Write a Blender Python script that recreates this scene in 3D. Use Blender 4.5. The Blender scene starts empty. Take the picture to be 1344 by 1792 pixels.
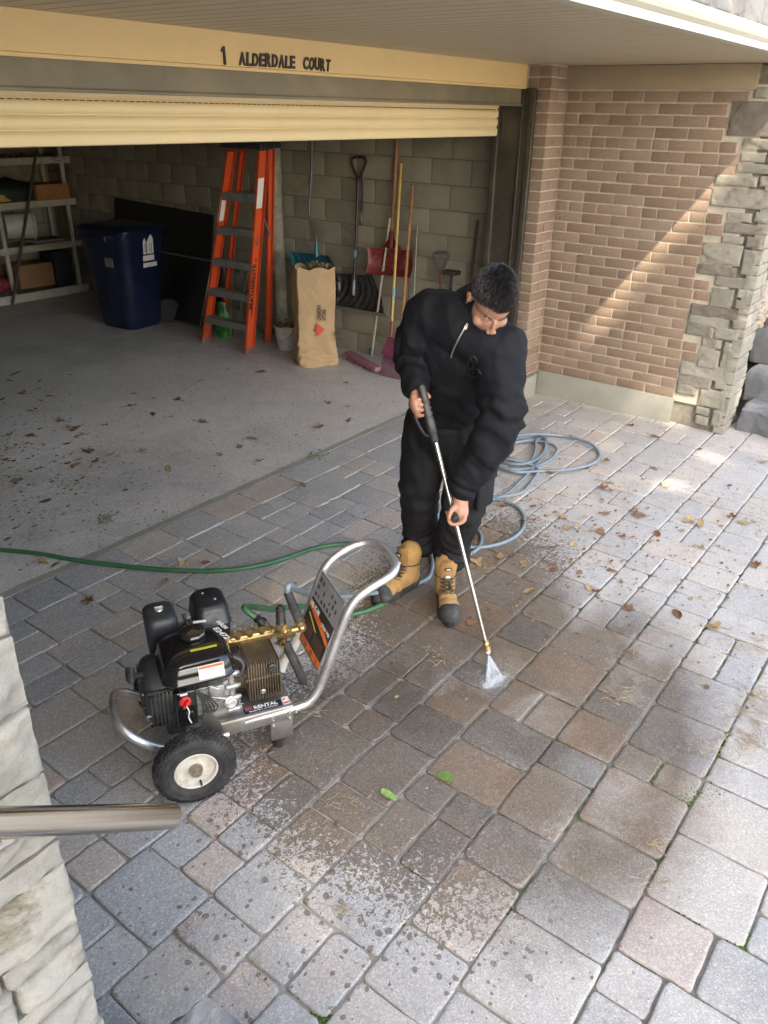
import bpy, bmesh, math, random
import numpy as np
from mathutils import Vector, Matrix, noise
from math import sin, cos, pi, radians as R_
random.seed(7); np.random.seed(7)
SC = bpy.context.scene
COL = SC.collection

# ---------------------------------------------------------------- camera
CR = (0.6041, -0.7967, 0.0163); CD = (-0.3517, -0.285, -0.8917); CF = (0.7151, 0.5329, -0.4524)
CAM = Vector((0, 0, 2.15)); FPX = 1385.0
cr, cd, cf = Vector(CR).normalized(), Vector(CD), Vector(CF).normalized()
cd = cf.cross(cr).normalized(); cr = cd.cross(cf).normalized()
cam_data = bpy.data.cameras.new('camera'); cam = bpy.data.objects.new('camera', cam_data); COL.objects.link(cam)
cam.matrix_world = Matrix(((cr.x, -cd.x, -cf.x, CAM.x), (cr.y, -cd.y, -cf.y, CAM.y), (cr.z, -cd.z, -cf.z, CAM.z), (0, 0, 0, 1)))
cam_data.sensor_fit = 'VERTICAL'; cam_data.sensor_height = 36; cam_data.sensor_width = 27
cam_data.lens = FPX / 1792 * 36; cam_data.clip_start = 0.02; cam_data.clip_end = 500
SC.camera = cam

def at(px, py, X=None, Y=None, Z=None):
    """a pixel of the 1344x1792 photograph to the point where its line of sight meets a plane"""
    d = cr * (px - 672) + cd * (py - 896) + cf * FPX
    if X is not None: t = (X - CAM.x) / d.x
    elif Y is not None: t = (Y - CAM.y) / d.y
    else: t = ((Z or 0.0) - CAM.z) / d.z
    return CAM + d * t

# ---------------------------------------------------------------- world, sun, exposure
SUN_D = Vector((0.80, 1.0, -1.39)).normalized()      # the way the light travels
w = bpy.data.worlds.new('World'); SC.world = w; w.use_nodes = True
nt = w.node_tree; bg = nt.nodes['Background']
sky = nt.nodes.new('ShaderNodeTexSky'); sky.sky_type = 'NISHITA'; sky.sun_disc = False
sky.sun_elevation = math.asin(-SUN_D.z); sky.sun_rotation = math.atan2(-SUN_D.x, -SUN_D.y)
sky.air_density = 1.0; sky.dust_density = 2.2; sky.ozone_density = 0.7
wb = nt.nodes.new('ShaderNodeMix'); wb.data_type = 'RGBA'; wb.blend_type = 'MULTIPLY'; wb.inputs[0].default_value = 1.0
wb.inputs[7].default_value = (1.0, 0.93, 0.835, 1)            # hazy autumn sky, warmer than the model's clean blue
nt.links.new(sky.outputs[0], wb.inputs[6]); nt.links.new(wb.outputs[2], bg.inputs[0]); bg.inputs[1].default_value = 0.15
sl = bpy.data.lights.new('sun', 'SUN'); sl.energy = 2.1; sl.angle = R_(0.6); sl.color = (1.0, 0.88, 0.70)
so = bpy.data.objects.new('sun', sl); COL.objects.link(so)
so.rotation_euler = SUN_D.to_track_quat('-Z', 'Y').to_euler(); so.location = (-6, -8, 12)
SC.view_settings.view_transform = 'Standard'; SC.view_settings.look = 'None'
SC.view_settings.exposure = 2.64; SC.view_settings.gamma = 1.0
SC.render.engine = 'CYCLES'
SC.cycles.max_bounces = 8; SC.cycles.diffuse_bounces = 5; SC.cycles.transparent_max_bounces = 12

# ---------------------------------------------------------------- naming helpers
def tag(o, label=None, cat=None, group=None, kind=None):
    if label: o['label'] = label
    if cat: o['category'] = cat
    if group: o['group'] = group
    if kind: o['kind'] = kind
    return o
def empty(name, loc=(0, 0, 0), rot=(0, 0, 0), parent=None):
    o = bpy.data.objects.new(name, None); COL.objects.link(o)
    o.location = loc; o.rotation_euler = rot; o.empty_display_size = 0.1
    if parent: o.parent = parent
    return o
def thing(name, label, cat, loc=(0, 0, 0), rot=(0, 0, 0), group=None):
    return tag(empty(name, loc, rot), label, cat, group)
def copy_tree(o, parent=None):
    c = o.copy(); COL.objects.link(c)
    if parent: c.parent = parent
    for ch in list(o.children): copy_tree(ch, c)
    return c

# ---------------------------------------------------------------- materials
def srgb(h):
    h = h.lstrip('#'); v = [int(h[i:i + 2], 16) / 255 for i in (0, 2, 4)]
    return tuple(((c / 12.92) if c <= 0.04045 else ((c + 0.055) / 1.055) ** 2.4) for c in v)
class NB:
    """small node builder"""
    def __init__(s, name):
        s.m = bpy.data.materials.new(name); s.m.use_nodes = True; s.t = s.m.node_tree
        s.p = s.t.nodes['Principled BSDF']; s.out = s.t.nodes['Material Output']; s._c = None
    def n(s, typ, **kw):
        o = s.t.nodes.new(typ)
        for k, v in kw.items():
            if k.startswith('i_'):
                key = k[2:]; key = int(key) if key.isdigit() else key.replace('_', ' ')
                if hasattr(v, 'is_output') or isinstance(v, bpy.types.NodeSocket): s.t.links.new(v, o.inputs[key])
                else: o.inputs[key].default_value = v
            else: setattr(o, k, v)
        return o
    def l(s, a, b): s.t.links.new(a, b)
    def co(s):
        if not s._c: s._c = s.n('ShaderNodeTexCoord').outputs['Object']
        return s._c
    def geo(s): return s.n('ShaderNodeNewGeometry').outputs['Position']
    def noise(s, scale, detail=4, rough=0.55, vec=None, dist=0.0):
        return s.n('ShaderNodeTexNoise', i_Vector=vec or s.co(), i_Scale=scale, i_Detail=detail, i_Roughness=rough, i_Distortion=dist).outputs['Fac']
    def ramp(s, fac, stops, interp='LINEAR'):
        r = s.n('ShaderNodeValToRGB', i_Fac=fac); cr_ = r.color_ramp; cr_.interpolation = interp
        while len(cr_.elements) > 1: cr_.elements.remove(cr_.elements[-1])
        for i, (p, c) in enumerate(stops):
            e = cr_.elements[0] if i == 0 else cr_.elements.new(p)
            e.position = p; c = c if isinstance(c, (tuple, list)) else (c, c, c); e.color = (*c[:3], 1)
        return r.outputs['Color']
    def mix(s, fac, a, b, mode='MIX'):
        o = s.n('ShaderNodeMix', data_type='RGBA', blend_type=mode)
        for k, v in ((0, fac), (6, a), (7, b)):
            if isinstance(v, bpy.types.NodeSocket): s.l(v, o.inputs[k])
            elif k == 0: o.inputs[k].default_value = v
            else: o.inputs[k].default_value = (*v[:3], 1) if isinstance(v, (tuple, list)) else (v, v, v, 1)
        return o.outputs[2]
    def math(s, op, a, b=0.0, c=0.0, clamp=False):
        o = s.n('ShaderNodeMath', operation=op, use_clamp=clamp)
        for k, v in ((0, a), (1, b), (2, c)):
            if isinstance(v, bpy.types.NodeSocket): s.l(v, o.inputs[k])
            else: o.inputs[k].default_value = v
        return o.outputs[0]
    def bump(s, h, strength=0.3, dist=0.002, prev=None):
        b = s.n('ShaderNodeBump', i_Height=h, i_Strength=strength, i_Distance=dist)
        if prev: s.l(prev, b.inputs['Normal'])
        return b.outputs[0]
    def attr(s, name, out='Color'): return s.n('ShaderNodeAttribute', attribute_name=name).outputs[out]
    def set(s, **kw):
        for k, v in kw.items():
            key = {'base': 'Base Color', 'rough': 'Roughness', 'metal': 'Metallic', 'normal': 'Normal', 'spec': 'Specular IOR Level',
                   'coat': 'Coat Weight', 'coatr': 'Coat Roughness', 'alpha': 'Alpha', 'sss': 'Subsurface Weight', 'sheen': 'Sheen Weight', 'trans': 'Transmission Weight'}[k]
            i = s.p.inputs[key]
            if isinstance(v, bpy.types.NodeSocket): s.l(v, i)
            elif isinstance(v, (tuple, list)): i.default_value = (*v[:3], 1)
            else: i.default_value = v
        return s.m
def simple(name, col, rough=0.5, metal=0.0, var=0.12, scale=18, bump=0.0, bscale=200, bdist=0.001, dirt=None, dirtamt=0.3, **kw):
    """base colour with wear: broad tonal noise, optional second colour in blotches, fine bump"""
    if isinstance(col, str): col = srgb(col)
    b = NB(name); n1 = b.noise(scale, 5, 0.6)
    lo = tuple(c * (1 - var) for c in col); hi = tuple(min(1, c * (1 + var)) for c in col)
    c = b.ramp(n1, [(0.3, lo), (0.7, hi)])
    if dirt is not None:
        if isinstance(dirt, str): dirt = srgb(dirt)
        n2 = b.noise(scale * 0.6 + 3, 7, 0.68, dist=0.4)
        c = b.mix(b.math('MULTIPLY', b.ramp(n2, [(0.48, 0.0), (0.68, 1.0)]), dirtamt), c, dirt)
    r = b.math('MULTIPLY_ADD', b.noise(scale * 2.3, 4), 0.25 * rough, rough * 0.875)
    b.set(base=c, rough=r, metal=metal, **kw)
    if bump: b.set(normal=b.bump(b.noise(bscale, 4), bump, bdist))
    return b.m

# ---------------------------------------------------------------- mesh collector
class MB:
    def __init__(s): s.v = []; s.f = []; s.m = []; s.c = []; s.cm = 0; s.cc = (0.5, 0.5, 0.5)
    def add(s, vs, fs, mi=None, cc=None):
        o = len(s.v); s.v.extend([tuple(v) for v in vs]); s.f.extend([tuple(i + o for i in f) for f in fs])
        s.m.extend([s.cm if mi is None else mi] * len(fs)); s.c.extend([cc or s.cc] * len(fs)); return s
    def box(s, c, d, rot=None, bev=0.0, mi=None, taper=1.0, cc=None):
        """box centre c, full dims d, optional rotation Matrix/Euler, chamfer bev"""
        hx, hy, hz = d[0] / 2, d[1] / 2, d[2] / 2; M = rot_m(rot); c = Vector(c)
        if bev <= 0:
            vs = [Vector((x * hx * (taper if z > 0 else 1), y * hy * (taper if z > 0 else 1), z * hz)) for z in (-1, 1) for y in (-1, 1) for x in (-1, 1)]
            fs = [(0, 2, 3, 1), (4, 5, 7, 6), (0, 1, 5, 4), (2, 6, 7, 3), (0, 4, 6, 2), (1, 3, 7, 5)]
        else:
            b = min(bev, hx * .98, hy * .98, hz * .98); rings = []
            def ring(x, y, z, cnr):
                out = []
                for (sx, sy) in ((1, 1), (-1, 1), (-1, -1), (1, -1)):
                    a0 = {(1, 1): 0, (-1, 1): 90, (-1, -1): 180, (1, -1): 270}[(sx, sy)]
                    for k in range(4):
                        a = R_(a0 + 30 * k); out.append(Vector((sx * (x - cnr) + cnr * cos(a), sy * (y - cnr) + cnr * sin(a), z)))
                return out
            for (ins, z, cn) in ((b, -hz, 0.15 * b + 1e-5), (b * .3, -hz + b * .3, b * .75), (0, -hz + b, b), (0, hz - b, b), (b * .3, hz - b * .3, b * .75), (b, hz, 0.15 * b + 1e-5)):
                t = taper if z > 0 else 1
                rings.append(ring(hx * t - ins, hy * t - ins, z, cn))
            vs = [v for r in rings for v in r]; n = 16; fs = []
            for i in range(5):
                for k in range(n): fs.append((i * n + k, i * n + (k + 1) % n, (i + 1) * n + (k + 1) % n, (i + 1) * n + k))
            fs.append(tuple(range(n))[::-1]); fs.append(tuple(range(5 * n, 6 * n)))
        return s.add([M @ v + c for v in vs], fs, mi, cc)
    def quad(s, a, b, c, d, mi=None, cc=None): return s.add([a, b, c, d], [(0, 1, 2, 3)], mi, cc)
    def slab(s, pts, dvec, mi=None, cc=None):
        """closed polygon pts extruded by dvec"""
        n = len(pts); d = Vector(dvec); vs = [Vector(p) for p in pts] + [Vector(p) + d for p in pts]
        fs = [tuple(range(n))[::-1], tuple(range(n, 2 * n))] + [(i, (i + 1) % n, n + (i + 1) % n, n + i) for i in range(n)]
        return s.add(vs, fs, mi, cc)
    def tube(s, pts, r, n=10, caps=True, mi=None, flat=1.0, up=None, cc=None, closed=False):
        """tube through pts; r a number or a list"""
        P = [Vector(p) for p in pts]; m = len(P); rr = r if isinstance(r, (list, tuple)) else [r] * m
        T = []
        for i in range(m):
            if closed: t = P[(i + 1) % m] - P[i - 1]
            else: t = P[min(i + 1, m - 1)] - P[max(i - 1, 0)]
            T.append(t.normalized() if t.length > 1e-9 else Vector((0, 0, 1)))
        u = Vector(up) if up else (Vector((0, 0, 1)) if abs(T[0].z) < .9 else Vector((1, 0, 0)))
        u = (u - T[0] * u.dot(T[0])).normalized(); vs = []
        for i in range(m):
            u = (u - T[i] * u.dot(T[i])).normalized(); w_ = T[i].cross(u)
            for k in range(n):
                a = 2 * pi * k / n; vs.append(P[i] + (u * cos(a) * flat + w_ * sin(a)) * rr[i])
        fs = []
        for i in range(m if closed else m - 1):
            j = (i + 1) % m
            for k in range(n): fs.append((i * n + k, i * n + (k + 1) % n, j * n + (k + 1) % n, j * n + k))
        if caps and not closed: fs.append(tuple(range(n))[::-1]); fs.append(tuple(range((m - 1) * n, m * n)))
        return s.add(vs, fs, mi, cc)
    def cyl(s, a, b, r, r2=None, n=20, mi=None, bev=0.0, cc=None):
        a, b = Vector(a), Vector(b); r2 = r if r2 is None else r2
        if bev <= 0: return s.tube([a, b], [r, r2], n, mi=mi, cc=cc)
        d = (b - a).normalized()
        return s.tube([a, a + d * bev * .3, a + d * bev, b - d * bev, b - d * bev * .3, b], [r - bev, r - bev * .3, r, r2, r2 - bev * .3, r2 - bev], n, mi=mi, cc=cc)
    def lathe(s, o, ax, prof, n=28, mi=None, closed=False, cc=None):
        """profile [(distance along ax, radius)...] turned round axis ax at o"""
        o, ax = Vector(o), Vector(ax).normalized(); u = ax.orthogonal().normalized(); w_ = ax.cross(u); vs = []; m = len(prof)
        for (h, r) in prof:
            for k in range(n):
                a = 2 * pi * k / n; vs.append(o + ax * h + (u * cos(a) + w_ * sin(a)) * max(r, 1e-5))
        fs = []
        for i in range(m if closed else m - 1):
            j = (i + 1) % m
            for k in range(n): fs.append((i * n + k, i * n + (k + 1) % n, j * n + (k + 1) % n, j * n + k))
        return s.add(vs, fs, mi, cc)
    def ball(s, c, r, n=12, m=8, rot=None, mi=None, cc=None):
        r = r if isinstance(r, (tuple, list)) else (r, r, r); M = rot_m(rot); c = Vector(c); vs = []
        for i in range(m + 1):
            t = pi * i / m
            for k in range(n): a = 2 * pi * k / n; vs.append(c + M @ Vector((r[0] * sin(t) * cos(a), r[1] * sin(t) * sin(a), r[2] * cos(t))))
        fs = [(i * n + k, (i + 1) * n + k, (i + 1) * n + (k + 1) % n, i * n + (k + 1) % n) for i in range(m) for k in range(n)]
        return s.add(vs, fs, mi, cc)
    def build(s, name, mats, parent=None, smooth=35, label=None, merge=False):
        me = bpy.data.meshes.new(name); me.from_pydata(s.v, [], s.f)
        for m in (mats if isinstance(mats, (list, tuple)) else [mats]): me.materials.append(m)
        me.polygons.foreach_set('material_index', s.m)
        a = me.attributes.new('tint', 'FLOAT_COLOR', 'FACE')
        a.data.foreach_set('color', [x for c in s.c for x in (*c[:3], 1.0)])
        if merge or smooth:
            bm = bmesh.new(); bm.from_mesh(me)
            if merge: bmesh.ops.remove_doubles(bm, verts=bm.verts, dist=1e-5)
            if smooth:
                for f in bm.faces: f.smooth = True
                lim = R_(smooth)
                for e in bm.edges:
                    if len(e.link_faces) != 2 or e.calc_face_angle(0) > lim: e.smooth = False
            bm.to_mesh(me); bm.free()
        me.validate(); me.update()
        o = bpy.data.objects.new(name, me); COL.objects.link(o)
        if parent: o.parent = parent
        if label: o['label'] = label
        return o
def rot_m(r):
    if r is None: return Matrix.Identity(3)
    if isinstance(r, Matrix): return r.to_3x3()
    from mathutils import Euler
    return Euler(r).to_matrix()
def frame_m(x, y, z): return Matrix((x, y, z)).transposed()
def smoothpath(pts, sub=8, closed=False):
    """Catmull-Rom through pts"""
    P = [Vector(p) for p in pts]; out = []; m = len(P)
    for i in range(m if closed else m - 1):
        g = (lambda j: P[j % m]) if closed else (lambda j: P[max(0, min(m - 1, j))])
        p0, p1, p2, p3 = g(i - 1), g(i), g(i + 1), g(i + 2)
        for k in range(sub):
            t = k / sub; out.append(0.5 * ((2 * p1) + (p2 - p0) * t + (2 * p0 - 5 * p1 + 4 * p2 - p3) * t * t + (3 * p1 - p0 - 3 * p2 + p3) * t ** 3))
    if not closed: out.append(P[-1])
    return out
def text_verts(s, size=1.0, depth=0.02, bold=0.0, shear=0.0, align='LEFT', space=1.0):
    cu = bpy.data.curves.new('lettering', 'FONT'); cu.body = s; cu.size = size; cu.extrude = depth / 2; cu.offset = bold; cu.shear = shear
    cu.align_x = align; cu.space_character = space; cu.resolution_u = 3
    o = bpy.data.objects.new('lettering', cu); COL.objects.link(o)
    dg = bpy.context.evaluated_depsgraph_get(); me = bpy.data.meshes.new_from_object(o.evaluated_get(dg))
    vs = [v.co.copy() for v in me.vertices]; fs = [tuple(p.vertices) for p in me.polygons]
    bpy.data.objects.remove(o); bpy.data.curves.remove(cu); bpy.data.meshes.remove(me); return vs, fs
def put_text(mb, s, org, right, up, size, depth=0.0012, bold=0.0, shear=0.0, align='LEFT', mi=None, space=1.0, cc=None, width=None):
    """flat lettering lying on the plane through org spanned by right/up, its face towards right x up"""
    vs, fs = text_verts(s, size, depth, bold, shear, align, space)
    r, u = Vector(right).normalized(), Vector(up).normalized(); n = r.cross(u); o = Vector(org)
    if width:
        xs = [v.x for v in vs]; k = width / (max(xs) - min(xs))
        for v in vs: v.x *= k
    mb.add([o + r * v.x + u * v.y + n * (v.z + depth / 2) for v in vs], fs, mi, cc)
def nz(p, s=1.0, off=0.0): return noise.noise(Vector((p[0] * s + off, p[1] * s + off * .7, p[2] * s - off)))

def stone_face(mb, o, u, v, n, w, h, d, bulge=0.012, rough=0.006, seed=0, cc=(.5, .5, .5), inset=0.004, cut=0.05):
    """a split-faced block: o = lower corner of the front, u across, v up, n outward; chiselled facets, ragged outline"""
    rs = random.Random(seed); nu = max(5, min(34, int(w / 0.011))); nv = max(4, min(22, int(h / 0.009)))
    o, u, v, n = Vector(o), Vector(u), Vector(v), Vector(n); vs = []; fs = []; P = []
    for k in range(int(3 + w * h * 420)):                       # broad facets
        an = rs.uniform(0, 2 * pi); s = rs.uniform(.08, .45); cx_, cy_ = rs.random() * w, rs.random() * h
        P.append((s * cos(an), s * sin(an), cx_, cy_, rs.uniform(.0, .45) * bulge))
    for k in range(int(4 + (w + h) * 9)):                       # chips off the arrises
        side = rs.randrange(4); s = rs.uniform(.6, 1.8); t = rs.random()
        e = {0: (0, s, t * w, 0), 1: (0, -s, t * w, h), 2: (s, 0, 0, t * h), 3: (-s, 0, w, t * h)}[side]
        j = rs.uniform(-.7, .7); P.append((e[0] + (j if e[1] else 0), e[1] + (j if e[0] else 0), e[2], e[3], -rs.uniform(.0, .008) - .004))
    for j in range(nv + 1):
        for i in range(nu + 1):
            a, b = i / nu, j / nv; x = a * w; y = b * h; e = min(min(a, 1 - a) * w, min(b, 1 - b) * h)
            z = bulge
            for (sa, sb, px, py, c) in P:
                if c >= 0: q = bulge - c + abs((x - px) * sa + (y - py) * sb) * .35 - bulge * .15
                else:
                    q = bulge + c + (x - px) * sa + (y - py) * sb + .004
                if q < z: z = q
            z = max(z, .10 * bulge) + rough * (.9 * nz((x + seed * 3.1, y * 1.7, 0.0), 14) + .7 * nz((x, y * 1.5, seed * 1.3), 34) + .45 * nz((x, y, seed), 80))
            if e < 1e-6: z *= .25
            jx = nz((x + seed, y, seed * .3), 30) * inset * .9; jy = nz((x, y + seed, seed * .7), 30) * inset * .9
            x += jx + (inset if i == 0 else -inset if i == nu else 0); y += jy + (inset * .8 if j == 0 else -inset * .8 if j == nv else 0)
            vs.append(o + u * x + v * y + n * z)
    for j in range(nv):
        for i in range(nu): k = j * (nu + 1) + i; fs.append((k, k + 1, k + nu + 2, k + nu + 1))
    base = len(vs); loop = [i for i in range(nu + 1)] + [j * (nu + 1) + nu for j in range(1, nv + 1)] + [nv * (nu + 1) + i for i in range(nu - 1, -1, -1)] + [j * (nu + 1) for j in range(nv - 1, 0, -1)]
    for k in loop: vs.append(vs[k] - n * (d + bulge))
    L = len(loop)
    for k in range(L): fs.append((loop[(k + 1) % L], loop[k], base + k, base + (k + 1) % L))
    mb.add(vs, fs, cc=cc)
# ================================================================ SETTING MATERIALS
def stone_mat(name, stops, rough=0.85, bscale=60, bstr=0.5):
    b = NB(name); t = b.attr('tint')
    sep = b.n('ShaderNodeSeparateColor', i_Color=t)
    base = b.ramp(sep.outputs[0], stops)
    n1 = b.noise(9, 8, 0.7, dist=0.6); base = b.mix(b.ramp(n1, [(.35, .0), (.75, .55)]), base, b.mix(.5, base, (0.42, 0.40, 0.34)))
    n2 = b.noise(4.2, 9, 0.72, dist=1.2)
    base = b.mix(b.math('MULTIPLY', b.ramp(n2, [(.50, 0), (.64, 1)]), b.math('MULTIPLY', sep.outputs[1], .9)), base, (0.11, 0.085, 0.045)); base = b.mix(b.ramp(b.noise(22, 8, .75, dist=1.5), [(.5, 0), (.7, .35)]), base, b.mix(.6, base, (.10, .09, .07)))
    base = b.mix(b.ramp(b.noise(140, 3, .7), [(.45, 0.0), (.75, .35)]), base, b.mix(.5, base, 0.05))
    nn = b.bump(b.noise(bscale, 9, .78, dist=.5), bstr, 0.008); nn = b.bump(b.noise(420, 3), .5, .0015, nn); nn = b.bump(b.noise(16, 6, .7, dist=1.2), .35, .012, nn)
    b.set(base=base, rough=rough, normal=nn, spec=.3); return b.m
M = {}
M['quoin'] = stone_mat('split limestone', [(0, (.15, .115, .105)), (.3, (.20, .185, .155)), (.6, (.25, .235, .195)), (1, (.31, .29, .24))])
M['porchstone'] = stone_mat('pale split limestone', [(0, (.225, .22, .20)), (.5, (.275, .27, .245)), (1, (.305, .295, .255))])
M['fieldstone'] = stone_mat('pink fieldstone', [(0, (.36, .25, .22)), (.5, (.42, .37, .31)), (1, (.42, .32, .2))])
M['greyrock'] = stone_mat('blue grey rock slab', [(0, (.09, .10, .105)), (.6, (.14, .15, .165)), (1, (.22, .23, .25))], bscale=18, bstr=1.0)
def brick_mat():
    b = NB('brown brick'); sep = b.n('ShaderNodeSeparateColor', i_Color=b.attr('tint'))
    c = b.ramp(sep.outputs[0], [(0, (.245, .175, .125)), (.35, (.280, .200, .145)), (.7, (.30, .218, .160)), (1, (.32, .238, .178))])
    c = b.mix(b.ramp(b.noise(70, 6, .7), [(.4, 0), (.72, .5)]), c, (.14, .085, .055))
    c = b.mix(b.ramp(b.noise(34, 2, .5), [(.70, 0), (.76, .75)]), c, (.06, .04, .03))
    c = b.mix(b.ramp(b.noise(3.1, 6, .7), [(.5, 0), (.75, .35)]), c, (.36, .30, .24))
    nn = b.bump(b.noise(150, 7, .7), .45, .003)
    b.set(base=c, rough=.86, normal=nn, spec=.25); return b.m
M['brick'] = brick_mat()
M['mortar'] = simple('mortar', (.49, .435, .35), .92, var=.14, scale=14, bump=.5, bscale=180, bdist=.003, dirt=(.26, .22, .17), dirtamt=.35)
M['cream'] = simple('cream painted metal', (.66, .49, .235), .42, var=.035, scale=3, bump=.03, bscale=60, dirt=(.50, .38, .20), dirtamt=.16)
M['creamtrim'] = simple('cream trim', (.76, .58, .30), .4, var=.03, scale=3, dirt=(.50, .40, .24), dirtamt=.12)
M['shutter'] = simple('cream shutter enamel', (.72, .58, .33), .38, var=.03, scale=4, dirt=(.50, .42, .28), dirtamt=.15)
M['soffit'] = simple('beige vinyl soffit', (.48, .41, .285), .45, var=.03, scale=2.5)
M['bronze'] = simple('dark bronze metal', (.055, .048, .036), .38, .0, var=.12, scale=6, dirt=(.12, .10, .07), dirtamt=.4)
M['beamgrey'] = simple('olive grey painted steel', (.17, .145, .095), .42, var=.22, scale=2.2, dirt=(.26, .21, .12), dirtamt=.45)
M['trimboard'] = simple('tan trim board', (.33, .265, .175), .6, var=.05, scale=3, dirt=(.22, .18, .12), dirtamt=.3)
M['blackpaint'] = simple('black paint', (.02, .017, .015), .5, var=.3, scale=30)
def concrete_mat(name, a, bcol, agg=0.0, scale=2.2, green=False):
    b = NB(name); c = b.mix(b.noise(scale, 8, .65, dist=.3), a, bcol)
    c = b.mix(b.ramp(b.noise(.7, 6, .7, dist=.8), [(.46, 0), (.64, .55)]), c, tuple(x * .42 for x in a))
    c = b.mix(b.ramp(b.noise(38, 6, .75), [(.5, 0), (.8, .4)]), c, tuple(x * .5 for x in a))
    c = b.mix(b.ramp(b.noise(1.9, 8, .75, dist=1.5), [(.55, 0), (.62, .35), (.75, .5)]), c, tuple(x * .55 for x in a)); c = b.mix(b.ramp(b.noise(.45, 4, .6), [(.42, 0), (.6, .4)]), c, tuple(min(1, x * 1.35) for x in bcol))
    h = b.noise(90, 5, .7)
    if agg:
        vo = b.n('ShaderNodeTexVoronoi', i_Vector=b.co(), i_Scale=120.0, i_Randomness=1.0)
        sp = b.n('ShaderNodeSeparateColor', i_Color=vo.outputs['Color'])
        c = b.mix(agg, c, b.ramp(sp.outputs[0], [(0, .14), (.55, (.34, .335, .33)), (.8, (.50, .48, .45)), (1, (.72, .70, .68))]), 'MIX')
        h = b.math('SUBTRACT', h, b.math('MULTIPLY', vo.outputs['Distance'], 1.3))
    nn = b.bump(h, .6, .0035); nn = b.bump(b.noise(5, 5, .7), .3, .01, nn)
    b.set(base=c, rough=b.math('MULTIPLY_ADD', b.noise(6, 5), .25, .6), normal=nn, spec=.35); return b.m
M['garfloor'] = concrete_mat('exposed aggregate concrete', (.50, .482, .445), (.64, .62, .57), .30)
M['block'] = None
def block_mat():
    b = NB('concrete block'); sep = b.n('ShaderNodeSeparateColor', i_Color=b.attr('tint'))
    c = b.ramp(sep.outputs[0], [(0, (.27, .25, .19)), (.6, (.29, .27, .208)), (1, (.315, .293, .226))])
    c = b.mix(b.ramp(b.noise(3, 8, .7, dist=.6), [(.45, 0), (.7, .5)]), c, (.14, .125, .095))
    c = b.mix(b.ramp(b.noise(1.4, 5, .6), [(.6, 0), (.75, .4)]), c, (.36, .35, .31))
    nn = b.bump(b.noise(120, 6, .75), .6, .003); nn = b.bump(b.noise(8, 5), .3, .006, nn)
    b.set(base=c, rough=.9, normal=nn, spec=.2); return b.m
M['block'] = block_mat()
M['base'] = concrete_mat('parged concrete', (.24, .235, .20), (.33, .32, .275), 0, 3)

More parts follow.
